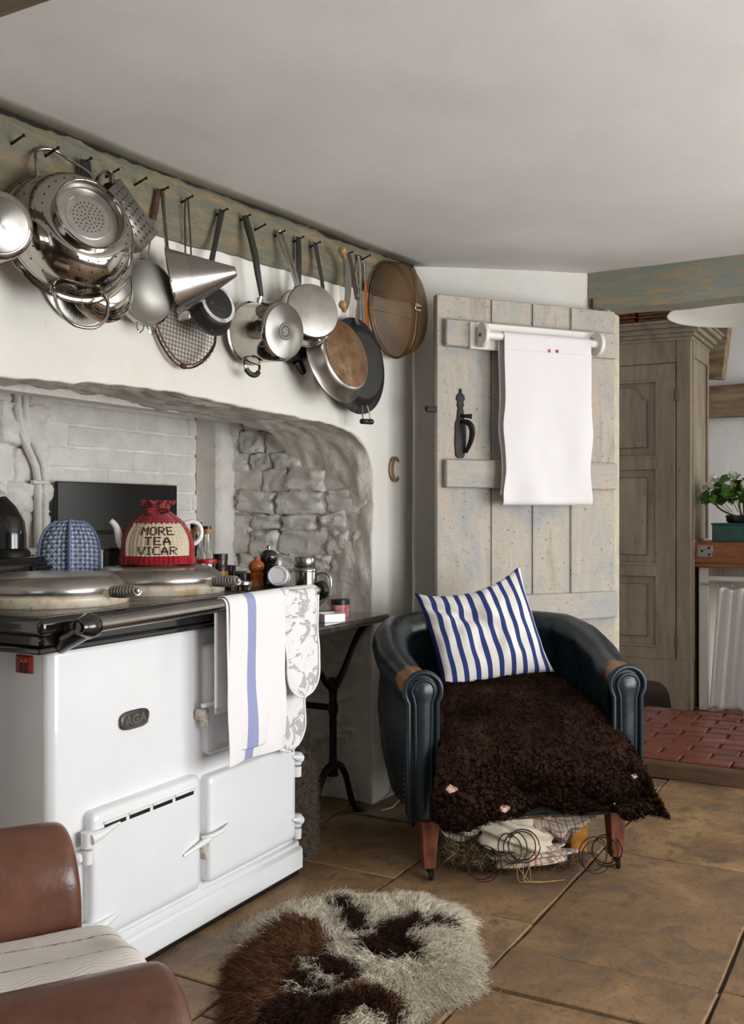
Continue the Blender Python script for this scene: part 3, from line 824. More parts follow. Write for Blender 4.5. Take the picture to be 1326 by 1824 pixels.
def m_leaf():
    q = Mat('grey_leaf_print'); v = q.co(src='UV', scale=(2.6, 7.5, 1)); 
    d = q.vor(1.0, v, 'F1'); n_ = q.noise(14, 5, .7, v, 1.2)
    big = q.noise(3.1, 4, .6, q.co(src='UV', scale=(1.0, 2.6, 1), loc=(3.3, 1.1, 0)), 1.0)
    f = q.math('MULTIPLY', q.math('GREATER_THAN', big, .545), q.math('GREATER_THAN', n_, .42))
    c = q.mix(q.math('MULTIPLY', f, .8), C('#e8e4e2'), q.mix(q.ramp(n_, [(.5, 0), (.62, 1)]), C('#a7a29f'), C('#6f6b69')))
    q.bump(q.noise(60, 3), .2, .002); return q.fin(c, .9, spec=.15)
M_LEAF = m_leaf(); M_PIPE = simple('white_piping', '#ebe7e3', .85)
gl = thing('oven_gauntlet', 'white double oven glove with grey leaf print over the cooker rail', 'oven glove', T(2.62, RY_, .9))
def pad(name, poly_c, w, ztop, zbot, y, tilt, seed, lean=0.0):
    """a quilted pad with a round lower end"""
    def prof(t): # half width at length t from the top (0..1)
        L = ztop - zbot; e = w / 2 / L
        return w / 2 if t < 1 - e else w / 2 * math.sqrt(max(0.0, 1 - ((t - (1 - e)) / e) ** 2))
    m = MB()
    def fn(u, v):
        t = v; hw = max(.002, prof(t)); a = (u * 2 - 1)
        x = poly_c + a * hw + tilt * t
        th = .010 * (1 - abs(a) ** 4) 
        yy = y + lean * t - th - .006 * math.sin(a * 2.5 + seed + t * 3) - noise.noise((u * 2 + seed, t * 4, 2)) * .006
        if t < .08: yy += (1 - t / .08) ** 2 * .016
        return (x, yy, ztop - (ztop - zbot) * t)
    m.grid(16, 36, fn)
    o = m.obj(name, M_LEAF, gl, w=True, ang=180, mods=[('solid', .012, 1), ('sub', 1)])
    e = MB(); P = [fn(0, k / 36) for k in range(3, 37)] + [fn(1, k / 36) for k in range(36, 2, -1)]
    e.tube([Vector(p) + V(0, -.002, 0) for p in P], .0035, 6); e.obj('piping', M_PIPE, o, w=True, ang=180)
railz_ = railz
xg = (PY(513, 1140, 1.60).x + PY(578, 1140, 1.60).x) / 2; wg = PY(578, 1140, 1.60).x - PY(513, 1140, 1.60).x
pad('front_mitt', xg - .006, wg * .93, railz(2.6) + .018, PY(545, 1243, 1.60).z, 1.614, .012, 1)
pad('back_mitt', PY(522, 1250, 1.655).x, wg * .80, railz(2.6) - .02, PY(520, 1340, 1.655).z, 1.672, .0, 3)
q = MB(); q.grid(10, 10, lambda u, v: (xg - wg * .46 + wg * .92 * u, RY_ + .024 * math.cos(PI * v), railz(2.6) + .022 * math.sin(PI * v))); q.obj('fold', M_LEAF, gl, w=True, ang=180, mods=[('solid', .006, 1)])
# ------------------------------------------------------------------ pans and tools hanging from the nails of the beam
def hang(px, py, y, k=10, e=0, roll=0):
    o = PY(px, py, y); k = R(k); e = R(e)
    n = V(-math.sin(k) * math.cos(e), -math.cos(k) * math.cos(e), math.sin(e))
    x = V(0, 0, 1).cross(n).normalized(); yv = n.cross(x)
    return frame(o, x, yv, n) @ RZ(roll)
def nail(bx, by, label, L=.048, tilt=.3):
    p = PY(bx, by, 1.862); d = V(0, -1, tilt).normalized()
    n = thing('nail', label, 'nail', T(p), 'iron nails along the beam')
    q = MB(); q.tube([V(0, 0, 0), d * L], [.0036, .0030], 6); q.obj('shank', M_IRON, n, ang=180)
    q = MB(); q.lathe([(0, -.002), (.0042, -.0015), (.0042, .001), (0, .002)], 8, T(d * L) @ d.to_track_quat('Z', 'Y').to_matrix().to_4x4()); q.obj('nail_head', M_IRON, n)
    return p + d * (L * .55)
N = {}
for key, bx, by, lab in [
    ('bare0', 18, 258, 'bare nail above the big footed colander'), ('colander', 80, 279, 'nail carrying the loop handle of the big colander'),
    ('saute', 139, 297, 'nail behind the colander holding a black pan handle'), ('grater', 188, 316, 'nail holding the box grater by its handle'),
    ('bare1', 238, 331, 'bare nail just beside the box grater'), ('chinois', 277, 347, 'nail holding the conical strainer and a rusty handle'),
    ('net', 321, 362, 'nail holding the long wire handle of the rusty net skimmer'), ('small', 384, 384, 'nail holding the small black frying pan'),
    ('stock', 425, 394, 'nail holding the large steel saucepan by its black handle'), ('bare2', 452, 411, 'bare nail between the two steel saucepans'),
    ('milk', 487, 422, 'nail under the slotted steel handle of the light saucepan'), ('dark', 521, 432, 'nail holding the black handle behind the light saucepan'),
    ('fry', 551, 441, 'nail holding the rust-stained frying pan'), ('skillet', 609, 458, 'nail holding the large black skillet'),
    ('tongs', 641, 464, 'nail holding the steel tongs beside the mesh dome')]:
    N[key] = nail(bx, by, lab)
def pan_body(p, M, r0, r1, dep, mat, basemat=None, base_r=None, lip=.003, round_=.012, name='body'):
    q = MB(); t = .002
    q.lathe([(0, dep - .004), (r1 - round_ - t, dep - .004), (r1 - t, dep - round_ - .002), (r0 - t, .002), (r0 + lip, -.001), (r0 + lip, .002), (r0, .004), (r0 + (r1 - r0) * .5, (dep - round_) * .5), (r1, dep - round_), (r1 - round_ * .3, dep - round_ * .3), (r1 - round_, dep), (base_r if base_r else r1 - round_ - .001, dep)] + ([(0, dep)] if basemat is None else []), 56)
    q.obj(name, mat, p, ang=50)
    if basemat is not None:
        b = base_r if base_r else r1 - round_ - .001
        q = MB(); q.lathe([(b, dep - .001), (b, dep + .0025), (b - .003, dep + .004), (0, dep + .004)], 56); q.obj('base_disc', basemat, p, ang=40)
def lw(M, P): return M.inverted() @ P
def bez(a, b, c, n=12):
    return [a * (1 - t) ** 2 + b * 2 * t * (1 - t) + c * t * t for t in [i / n for i in range(n + 1)]]
def bez3(a, b, c, d, n=16):
    return [a * (1 - t) ** 3 + b * 3 * t * (1 - t) ** 2 + c * 3 * t * t * (1 - t) + d * t ** 3 for t in [i / n for i in range(n + 1)]]
UPZ = (0, 0, 1)
def rivets(p, pts, mat=None, r=.005):
    for c in pts:
        q = MB(); q.lathe([(r, 0), (r * .8, .002), (0, .003)], 10, T(c)); q.obj('rivet', mat or M_STEEL, p)

# steel pan cut by the picture's edge
M = hang(-18, 407, 1.755, 25, -8); p = thing('saucepan', 'small steel saucepan beside the big colander, only half in view', 'pan', M)
pan_body(p, M, .077, .071, .082, M_STEEL, M_BASE)
q = MB(); q.tube([V(0, .078, .012), V(-.01, .11, .008), V(-.03, .20, .0)], [.006, .009, .010], 10, up=UPZ, flat=.5); q.obj('handle', M_BRUSH, p)

# big footed colander
M = hang(123, 425, 1.775, 21, 14); p = thing('colander', 'big polished steel colander with a foot ring hanging by its loop handle', 'colander', M)
RC, HC = .152, .118
def cprof(t): a = t * PI / 2; return RC * (math.cos(a) ** .72 if t < 1 else 0), HC * math.sin(a)
prof = [(RC + .012, -.004), (RC + .014, -.001), (RC + .012, .003), (RC + .004, .004), (RC, .008)]
prof += [(max(.07, RC * math.cos(i / 14 * PI / 2) ** .60), HC * math.sin(i / 14 * PI / 2) ** 1.0) for i in range(1, 14) if RC * math.cos(i / 14 * PI / 2) ** .60 > .085]
q = MB(); q.lathe(prof + [(.083, HC - .012), (0, HC - .012)], 64); q.obj('bowl', M_STEEL, p, ang=60)
q = MB(); q.lathe([(.085, HC - .016), (.084, HC + .004), (.0855, HC + .010), (.083, HC + .012), (.080, HC + .010), (.078, HC - .004), (.076, HC - .010)], 64); q.obj('foot_ring', M_STEEL, p, ang=70)
q = MB(); q.lathe([(.078, HC - .0115), (.055, HC - .009), (.053, HC - .0075), (0, HC - .0075)], 56); q.obj('base_disc', M_DULL, p, ang=20)
q = MB()
for rr_, n_ in ((.036, 22), (.027, 16), (.018, 10), (.009, 5), (0, 1)):
    for i in range(n_):
        a = 2 * PI * i / n_; q.lathe([(.0019, HC - .0072), (0, HC - .0071)], 8, T(rr_ * math.cos(a), rr_ * math.sin(a), 0))
for i in range(3, 12, 2):
    rr_, zz = RC * math.cos(i / 14 * PI / 2) ** .60, HC * math.sin(i / 14 * PI / 2)
    r2, z2 = RC * math.cos((i + .2) / 14 * PI / 2) ** .60, HC * math.sin((i + .2) / 14 * PI / 2)
    if rr_ < .09: continue
    tn = V(r2 - rr_, 0, z2 - zz).normalized(); nn = V(tn.z, 0, -tn.x)
    for k in range(26):
        a = 360 * (k + (i % 4) / 4) / 26
        fm = RZ(a) @ frame(V(rr_, 0, zz) + nn * .0008, tn, V(0, 1, 0), nn)
        q.lathe([(.0021, 0), (0, .0001)], 7, fm)
stuff(q.obj('drain_holes', simple('hole_dark', '#171412', .9), p))
nl = lw(M, N['colander'])
for s_, pts in ((1, [V(-.066, RC - .010, .014), V(-.070, RC + .02, .018), V(nl.x - .040, nl.y - .008, nl.z), V(nl.x, nl.y + .006, nl.z), V(nl.x + .040, nl.y - .010, nl.z), V(.068, RC + .02, .018), V(.066, RC - .010, .014)]),
                (-1, [V(-.062, -RC + .012, .018), V(-.066, -RC - .012, .030), V(-.056, -RC - .056, .032), V(-.024, -RC - .084, .032), V(.024, -RC - .084, .032), V(.056, -RC - .056, .032), V(.066, -RC - .012, .030), V(.062, -RC + .012, .018)])):
    P = []
    for i in range(len(pts) - 1):
        a, b_, c, d = pts[max(0, i - 1)], pts[i], pts[i + 1], pts[min(len(pts) - 1, i + 2)]
        for t in range(6):
            t /= 6; P.append(0.5 * ((2 * b_) + (c - a) * t + (2 * a - 5 * b_ + 4 * c - d) * t * t + (3 * b_ - a - 3 * c + d) * t ** 3))
    P.append(pts[-1]); q = MB(); q.tube(P, .0042, 8)
    for e_ in (pts[0], pts[-1]): q.box(e_, (.012, .018, .006), bev=.002)
    q.obj('handle', M_STEEL, p, ang=60)

# saute pan and a lid behind the colander
M = hang(178, 505, 1.822, 12, 5); p = thing('saute_pan', 'round-bottomed steel pan with black handle half behind the big colander', 'pan', M)
pan_body(p, M, .098, .086, .040, M_STEEL, M_BASE, .060, round_=.024)
a = V(-.03, .088, .012); c = lw(M, N['saute']); q = MB(); q.tube([a, a.lerp(c, .45) + V(0, 0, .008), a.lerp(c, .8), c + V(0, .004, 0)], [.009, .014, .017, .015], 10, up=UPZ, flat=.4); q.obj('handle', M_BLACKP, p)
M = hang(140, 486, 1.868, 3, 0); p = thing('pan_lid', 'flat steel lid hanging against the wall behind the colander', 'lid', M)
q = MB(); q.lathe([(0, 0), (.126, 0), (.130, .002), (.130, .005), (.122, .006), (.110, .009), (.05, .013), (0, .014)], 56); q.obj('disc', M_BRUSH, p)

# box grater
M_GRT = m_metal('grater_steel', '#a5a19a', .45, '#948f86', 9)
pa, pb = PY(209, 327, 1.745), PY(268, 431, 1.735); ax = (pa - pb).normalized(); n_ = V(.0, -1, .12); n_ = (n_ - ax * n_.dot(ax)).normalized(); xx = ax.cross(n_)
M = frame((pa + pb) / 2, xx, ax, n_); p = thing('box_grater', 'steel box grater hanging askew between colander and conical strainer', 'grater', M)
L = (pa - pb).length; W0, W1, D0, D1 = .036, .050, .026, .038
F_ = lambda sx, sz, t: V((W0 + (W1 - W0) * t) * sx, L * (.5 - t), -.038 + (D0 + (D1 - D0) * t) * sz)
for (s0, s1, nm) in (((-1, 1), (1, 1), 'face'), ((1, 1), (1, -1), 'face'), ((1, -1), (-1, -1), 'face'), ((-1, -1), (-1, 1), 'face')):
    q = MB(); q.grid(1, 1, lambda u, v: F_(s0[0] + (s1[0] - s0[0]) * u, s0[1] + (s1[1] - s0[1]) * u, v), flip=True); q.uv = {}
    o = q.obj(nm, M_GRT, p, mods=[('solid', .0012)])
    q = MB(); fine = s0 != (-1, 1)
    for i in range(1, 8 if not fine else 13):
        for j in range(5 if not fine else 7):
            u = (j + .75 + (.35 if i % 2 else 0)) / (5.8 if not fine else 7.8); v = (i + .1) / (8 if not fine else 13)
            f2 = lambda u, v: F_(s0[0] + (s1[0] - s0[0]) * u, s0[1] + (s1[1] - s0[1]) * u, v)
            c = f2(u, v); du = (f2(u + .01, v) - c).normalized(); dv = (f2(u, v + .01) - c).normalized(); nn = dv.cross(du).normalized()
            if nn.dot(c - V(0, c.y, -.038)) < 0: nn = -nn
            w_ = .0042 if not fine else .002
            q.add([c - du * w_, c + du * w_, c + du * w_ * .5 + nn * w_ * .8 + dv * w_ * .6, c - du * w_ * .5 + nn * w_ * .8 + dv * w_ * .6, c + dv * w_ * 1.5], [(0, 1, 2, 3), (0, 3, 4), (1, 4, 2), (2, 4, 3)])
            q.add([c - du * w_ * .8 + nn * .0009, c + du * w_ * .8 + nn * .0009, c + du * w_ * .5 - dv * w_ * 1.0 + nn * .0009, c - du * w_ * .5 - dv * w_ * 1.0 + nn * .0009], [(0, 1, 2, 3)], m=1)
    q.uv = {}; stuff(q.obj('teeth', [M_STEEL, bpy.data.materials['hole_dark']], o, smooth=False))
nl = lw(M, N['grater'])
P = bez3(V(-.030, L * .5 - .004, -.038), V(-.036, L * .5 + .055, -.03), V(nl.x + .026, nl.y + .022, nl.z), V(.030, L * .5 - .004, -.038), 20)
q = MB(); q.tube(P, .009, 8, up=UPZ, flat=1.0) if False else q.grid(20, 1, lambda u, v: P[round(u * 20)] + V(0, 0, (v - .5) * .018)); q.uv = {}; q.obj('handle', M_BRUSH, p, mods=[('solid', .0025)])

# fine sieve
def m_mesh(name, hexc, alpha, scale, metal=.9, rough=.4):
    q = Mat(name); v = q.sep(q.co(src='UV'))
    a = q.math('GREATER_THAN', q.math('SINE', q.math('MULTIPLY', v[0], scale)), -alpha); b_ = q.math('GREATER_THAN', q.math('SINE', q.math('MULTIPLY', v[1], scale * .6)), -alpha)
    al = q.math('MAXIMUM', q.math('MULTIPLY', a, b_), alpha * .75); al = q.math('MAXIMUM', q.math('SUBTRACT', 1.0, q.math('MULTIPLY', q.math('SUBTRACT', 1.0, a), q.math('SUBTRACT', 1.0, b_))), alpha)
    return q.fin(C(hexc), rough, metal, alpha=al)
M_SIEVE = m_mesh('sieve_mesh', '#b1aea6', .66, 420, .75, .55)
M = hang(253, 522, 1.845, 8, 6); p = thing('fine_sieve', 'round fine mesh sieve with two hook loops below the box grater', 'sieve', M)
q = MB(); q.grid(48, 14, lambda u, v: (.087 * math.cos(v * PI / 2) ** .8 * math.cos(2 * PI * u), .087 * math.cos(v * PI / 2) ** .8 * math.sin(2 * PI * u), .008 + .066 * math.sin(v * PI / 2))); q.obj('mesh_bowl', M_SIEVE, p, ang=180)
q = MB(); q.lathe([(.086, 0), (.093, 0), (.094, .006), (.093, .011), (.087, .011), (.086, 0)], 56); q.obj('rim', M_STEEL, p)
for xo in (-.014, .014):
    q = MB(); q.tube(bez3(V(xo * .3, -.092, .005), V(xo, -.115, .006), V(xo * 2.2, -.125, .006), V(xo * 2.2, -.088, .005)), .0022, 6); q.obj('hook', M_STEEL, p)
c = lw(M, N['chinois']) + V(-.006, 0, -.008); a = V(.02, .09, .004)
q = MB(); q.tube([a, a.lerp(c, .5), a.lerp(c, .62)], .003, 6); q.obj('handle_shaft', M_STEEL, p)
q = MB(); q.tube([a.lerp(c, .60), a.lerp(c, .75), c + V(0, .004, 0)], [.008, .010, .008], 8, up=UPZ, flat=.5); q.obj('handle', simple('rust_brown_handle', '#5a3d2b', .7, .3, '#33231a', 30), p)

# conical strainer
q = Mat('punched_steel'); v = q.sep(q.co(src='UV'))
du = q.math('SUBTRACT', q.math('FRACT', q.math('MULTIPLY', v[0], 90)), .5); dv = q.math('SUBTRACT', q.math('FRACT', q.math('MULTIPLY', v[1], 34)), .5)
ds = q.math('ADD', q.math('MULTIPLY', du, du), q.math('MULTIPLY', dv, dv))
f = q.math('MULTIPLY', q.math('LESS_THAN', ds, .055), q.math('MULTIPLY', q.math('GREATER_THAN', v[1], .30), q.math('LESS_THAN', v[1], .93)))
M_CONE = q.fin(q.mix(f, C('#aaa69f'), C('#4a463f')), .27, q.math('SUBTRACT', 1.0, f))
M = hang(309, 503, 1.795, -34, 11); p = thing('conical_strainer', 'steel conical strainer pointing sideways from its flat handle', 'strainer', M)
LC = .172
q = MB(); q.grid(56, 12, lambda u, v: ((.093 - .079 * v) * math.cos(2 * PI * u), (.093 - .079 * v) * math.sin(2 * PI * u), LC * v)); q.obj('cone', M_CONE, p, ang=180)
q = MB(); q.lathe([(.014, LC), (.011, LC + .003), (0, LC + .003)], 24); q.obj('tip', M_STEEL, p)
q = MB(); q.lathe([(.091, -.003), (.0955, -.003), (.0965, 0), (.0945, .004), (.092, .004), (.091, -.003)], 56); q.obj('rim', M_STEEL, p)
c = lw(M, N['chinois']); a = V(.004, .094, .0)
q = MB(); q.tube([a + V(0, -.03, .012), a, a.lerp(c, .5), c + V(0, .006, 0)], [.007, .007, .0055, .007], 8, up=(1, 0, .4), flat=.22); q.obj('handle', M_BRUSH, p)
q = MB(); q.box((-.012, -.098, .012), (.012, .022, .034), bev=.004); q.box((.05, .088, .02), (.010, .026, .018), RZ(-20), bev=.003); q.obj('rest_hook', M_DULL, p)

# rusty wire skimmer net
M = hang(330, 580, 1.858, 8, 4, -8); p = thing('net_skimmer', 'rusty round wire skimmer with crossed wires and long wire handle', 'skimmer', M)
RN = .122; NS = lambda a: V(RN * math.cos(a) * (1.0 if math.sin(a) > -.2 else 1 - .25 * (-.2 - math.sin(a))), RN * 1.02 * math.sin(a), 0)
q = MB(); q.tube([NS(2 * PI * i / 60) for i in range(60)], .0032, 7, True); q.tube([NS(2 * PI * i / 60) * .93 + V(0, 0, .006) for i in range(60)], .002, 6, True); q.box((0, -RN * 1.0, .003), (.02, .014, .012), bev=.004); q.obj('rim', M_RUST, p)
for d_ in (0, 1):
    q = MB()
    for i in range(-9, 10):
        t = i / 10; h = math.sqrt(1 - t * t) * RN * .97
        for e_ in (-.0016, .0016):
            pts = [V(t * RN + e_, s_ * h, .004 + .004 * (1 - s_ * s_)) if d_ == 0 else V(s_ * h, t * RN + e_, .006 + .004 * (1 - s_ * s_)) for s_ in (-1, -.5, 0, .5, 1)]
            q.tube(pts, .0007, 4)
    stuff(q.obj('net_wires', M_RUST, p))
c = lw(M, N['net'])
for s_ in (-1, 1):
    q = MB(); q.tube(bez3(V(s_ * .012, RN, 0), V(s_ * .011, RN + .08, .004), V(c.x + s_ * .012, c.y - .05, c.z), c + V(s_ * .003, .004, 0)), .0026, 6); q.obj('handle_wire', M_RUST, p)

# small black frying pan
M = hang(371, 552, 1.805, 13, 16, -4); p = thing('small_frying_pan', 'small scratched black frying pan with a white ring on its base', 'pan', M)
def m_scratch():
    q = Mat('scratched_black'); c = q.mix(q.ramp(q.noise(40, 6, .75, q.co((1, 4, 1), (0, 0, 30))), [(.60, 0), (.66, .8)]), C('#1a1817'), C('#8f8a83'))
    q.bump(q.noise(60, 4), .2, .001); return q.fin(c, .5)
M_SCR = m_scratch()
pan_body(p, M, .078, .066, .045, M_SCR, M_SCR, .050, round_=.016)
q = MB(); q.lathe([(.0515, .0445), (.0655 - .006, .046), (.0655 - .006, .0475), (.050, .0495), (.049, .0492)], 48); q.obj('base_ring', simple('white_base_ring', '#d9d6d0', .5, 0, '#8c8780', 30), p)
c = lw(M, N['small']); a = V(.0, .076, .006); q = MB(); q.tube([a + V(0, -.012, .004), a + V(0, .006, .004), a.lerp(c, .5), c + V(0, .005, 0)], [.011, .011, .009, .011], 8, up=UPZ, flat=.25); q.obj('handle', M_SCR, p)

# large steel saucepan
M = hang(447, 594, 1.83, 10, -4, -6); p = thing('saucepan', 'large polished steel saucepan with black grips and a stamped base', 'pan', M)
pan_body(p, M, .094, .090, .145, M_STEEL, M_BASE, .083, lip=.005)
q = MB(); q.lathe([(.027, .149), (.027, .1497), (.025, .1500), (0, .1500)], 40, S(1, 1, 1)); st_ = q.obj('base_stamp', simple('stamp_grey', '#5f5c59', .5, .6), p)
q = MB()
for i in range(26):
    a = 2 * PI * i / 26; q.box((.0215, 0, .1502), (.0035, .0022, .0008), RZ(math.degrees(a)), bev=.0002)
for yy, w in ((.010, .012), (.003, .024), (-.003, .022), (-.010, .012)): 
    for k in range(5): q.box((w * (k - 2) / 5 * 1.0, yy - .0, .1502), (w / 7, .0035, .0008), RZ(-16), bev=.0002)
stuff(q.obj('stamped_marks', simple('stamp_bright', '#c4c1bc', .4, .7), st_))
c = lw(M, N['stock']); a = V(.0, .094, .022)
q = MB(); q.box(a + V(0, .006, .0), (.026, .020, .006), bev=.002); q.tube([a, a + V(0, .03, .006)], [.009, .007], 8, up=UPZ, flat=.5); q.obj('handle_bracket', M_STEEL, p)
q = MB(); q.tube([a + V(0, .022, .005)] + [a.lerp(c, t) + V(.0, 0, .016 * math.sin(PI * t)) for t in (.35, .55, .75, .9)] + [c + V(0, .004, 0)], [.008, .0115, .0125, .0125, .013, .011], 12, up=UPZ, flat=.7); q.obj('handle', simple('olive_black_grip', '#2a2722', .45), p)
q = MB(); q.tube(bez3(V(-.034, -.092, .02), V(-.036, -.145, .035), V(.036, -.145, .035), V(.034, -.092, .02)), .0042, 8); q.box((0, -.090, .018), (.075, .012, .012), bev=.004); q.obj('helper_bracket', M_STEEL, p)
q = MB(); q.tube([V(0, 0, 0) + x for x in bez3(V(-.034, -.092, .02), V(-.036, -.145, .035), V(.036, -.145, .035), V(.034, -.092, .02), 24)[5:20]], .0085, 10); q.obj('helper_handle', bpy.data.materials['olive_black_grip'], p)

# light saucepan with the slotted handle
M = hang(541, 566, 1.775, 33, 8, 12); p = thing('saucepan', 'light aluminium saucepan with long slotted steel handle, overlapping the large one', 'pan', M)
pan_body(p, M, .097, .092, .075, M_STEEL, simple('scoured_base', '#bdb9b2', .40, .9, '#a5a199', 18), .088, round_=.008)
c = lw(M, N['milk']); a = V(-.002, .097, .018); d_ = (c - a).normalized(); sd = V(0, 0, 1).cross(d_).normalized()
for s_ in (-1, 1):
    q = MB(); q.tube([a + sd * .004 * s_, a.lerp(c, .3) + sd * .006 * s_ + V(0, 0, .008), a.lerp(c, .8) + sd * .0085 * s_ + V(0, 0, .003), c + sd * .008 * s_ + d_ * .002], [.0065, .0060, .0060, .006], 8, up=UPZ, flat=.7); q.obj('handle_bar', M_BRUSH, p)
q = MB(); q.tube([c - sd * .009 + d_ * .003, c + d_ * .010, c + sd * .009 + d_ * .003], .005, 8); q.box(a + V(0, -.002, 0), (.030, .014, .012), bev=.004); q.obj('handle_end', M_BRUSH, p)

# black pan behind it
M = hang(522, 592, 1.852, 8, 0, 6); p = thing('black_saucepan', 'black saucepan mostly hidden behind the light saucepan', 'pan', M)
pan_body(p, M, .105, .098, .030, M_BLACKP, None)
c = lw(M, N['dark']); a = V(.012, .104, .01); q = MB(); q.tube([a, a.lerp(c, .3) + V(0, 0, .012), a.lerp(c, .7) + V(0, 0, .006), c + V(0, .006, 0)], [.008, .011, .012, .011], 10, up=UPZ, flat=.55); q.obj('handle', M_BLACKP, p)
q = MB(); q.tube([V(.0, -.10, .012), V(.012, -.128, .018), V(.02, -.140, .02)], [.022, .017, .012], 12, up=UPZ, flat=.6); q.obj('helper_handle', M_BLACKP, p)
q = MB(); q.tube([V(-.10, .05, .012), V(-.055, .105, .016), V(-.03, .112, .018)], [.004, .014, .010], 12, up=UPZ, flat=.6); q.obj('pouring_lip', M_BLACKP, p)

# rust-stained frying pan
def m_rustbase():
    q = Mat('rust_stained_base'); c = q.ramp(q.noise(11, 7, .7), [(.34, C('#a0937f')), (.45, C('#84684a')), (.56, C('#6b4527')), (.70, C('#45291a'))])
    c = q.mix(q.ramp(q.noise(26, 6, .7), [(.58, 0), (.66, .9)]), c, C('#3c2619')); q.bump(q.noise(50, 4), .3, .001)
    return q.fin(c, .5, q.ramp(q.noise(11, 7, .7), [(.4, .8), (.56, .1)]))
M = hang(597, 640, 1.765, 6, 13, 6); p = thing('frying_pan', 'old steel frying pan with a rust-stained base', 'pan', M)
pan_body(p, M, .152, .130, .052, m_metal('worn_pan_steel', '#b3aea6', .34, '#8b8378', 5), m_rustbase(), .116, round_=.014)
c = lw(M, N['fry']); a = V(-.004, .148, .012); q = MB(); q.tube([a + V(.0, -.014, .006), a, a.lerp(c, .5) + V(0, 0, .004), c + V(0, .006, 0)], [.013, .012, .0115, .014], 8, up=UPZ, flat=.2); q.obj('handle', simple('grey_iron', '#4a4744', .5, .8), p)

# large black skillet
M = hang(636, 652, 1.824, 6, 3, 3); p = thing('skillet', 'large black iron skillet with a riveted handle and a looped helper handle', 'pan', M)
M_SK = simple('seasoned_iron', '#32312f', .48, .5, '#282725', 12, .15, 60, .001)
pan_body(p, M, .176, .140, .034, M_SK, None, round_=.02)
c = lw(M, N['skillet']); a = V(-.006, .166, .018)
q = MB(); q.tube([a + V(0, -.02, .010), a, a.lerp(c, .25) + V(0, 0, .012), c + V(0, .008, .002)], [.015, .010, .008, .010], 8, up=UPZ, flat=.3); q.obj('handle_tang', M_BRUSH, p)
q = MB(); q.tube([a.lerp(c, .30) + V(0, 0, .016), a.lerp(c, .6) + V(0, 0, .012), c + V(0, -.004, .006)], [.011, .012, .0115], 8, up=UPZ, flat=.45); q.obj('handle_grip', simple('dark_wood_grip', '#352820', .55), p)
rivets(p, [a.lerp(c, t) + V(0, 0, .020) for t in (.36, .66)])
for s_ in (-1, 1):
    q = MB(); q.tube([V(.016 * s_ - .01, -.150, .028), V(.022 * s_ - .012, -.180, .034), V(.024 * s_ - .014, -.205, .036)], .0032, 6); q.obj('helper_arm', M_BRUSH, p)
q = MB(); q.lathe([(0, -.033), (.010, -.032), (.0105, .032), (0, .033)], 16, T(-.014, -.210, .036) @ RY(90)); q.obj('helper_grip', M_IRON, p); rivets(p, [V(-.030, -.210, .046), V(.002, -.210, .046)], r=.003)

# mezzaluna with two wooden knobs
PA, PB = PY(607, 452, 1.80), PY(607, 548, 1.80)
M = frame((PA + PB) / 2, V(1, 0, 0), V(0, 0, 1), V(0, -1, 0)); p = thing('mezzaluna', 'curved chopping knife with two turned wooden knobs behind the frying pan handle', 'knife', M)
hh = (PA - PB).length / 2; M_WOODK = simple('turned_beech', '#b48a5d', .5, 0, '#9a7248', 10, .1, 30, .001, (1, 1, 6))
poly = [(.02 + .055 * math.cos(a), (hh + .012) * math.sin(a)) for a in [R(-80 + 160 * i / 16) for i in range(17)]] + [(.02 + .012 * math.cos(a), (hh - .01) * math.sin(a)) for a in [R(80 - 160 * i / 16) for i in range(17)]]
q = MB(); q.prism(poly, -.001, .001); q.obj('blade', M_BRUSH, p)
for s_ in (-1, 1):
    q = MB(); q.lathe([(0, .045), (.009, .043), (.0135, .034), (.0145, .026), (.012, .016), (.008, .008), (.008, 0), (.0095, -.008), (.008, -.014), (0, -.014)], 20, T(.022, s_ * hh, 0) @ RY(-70) @ RX(-18)); q.obj('knob', M_WOODK, p)

# tongs and wooden spatula
M = frame(PY(640, 516, 1.846), V(1, 0, 0), V(0, 0, 1), V(0, -1, 0)); p = thing('tongs', 'slim steel tongs hanging beside the black skillet handle', 'tongs', M)
for s_ in (-1, 1):
    q = MB(); q.tube([V(s_ * .004, .125, 0), V(s_ * .016, .06, 0), V(s_ * .014, -.05, .002), V(s_ * .012, -.125, .004)], [.005, .006, .006, .008], 8, up=UPZ, flat=.35); q.obj('arm', M_BRUSH, p)
q = MB(); q.box((0, .122, 0), (.026, .014, .012), bev=.004); q.obj('pivot', M_STEEL, p)
M = frame(PY(652, 532, 1.849), V(1, 0, 0), V(0, 0, 1), V(0, -1, 0)) @ RZ(3); p = thing('wooden_spatula', 'orange-brown wooden spatula with a steel top hanging beside the mesh dome', 'spatula', M)
q = MB(); q.tube([V(0, .065, 0), V(0, .03, 0), V(.002, -.05, 0), V(.006, -.12, 0), V(.008, -.20, 0)], [.008, .012, .015, .017, .024], 10, up=UPZ, flat=.28); q.obj('blade', simple('oiled_orange_wood', '#a5622c', .45, 0, '#8a4c1f', 8, .1, 30, .001, (6, 1, 6)), p)
q = MB(); q.tube([V(0, .06, 0), V(0, .10, 0), V(-.003, .132, 0)], [.006, .005, .006], 8, up=UPZ, flat=.4); q.obj('shaft', M_BRUSH, p)

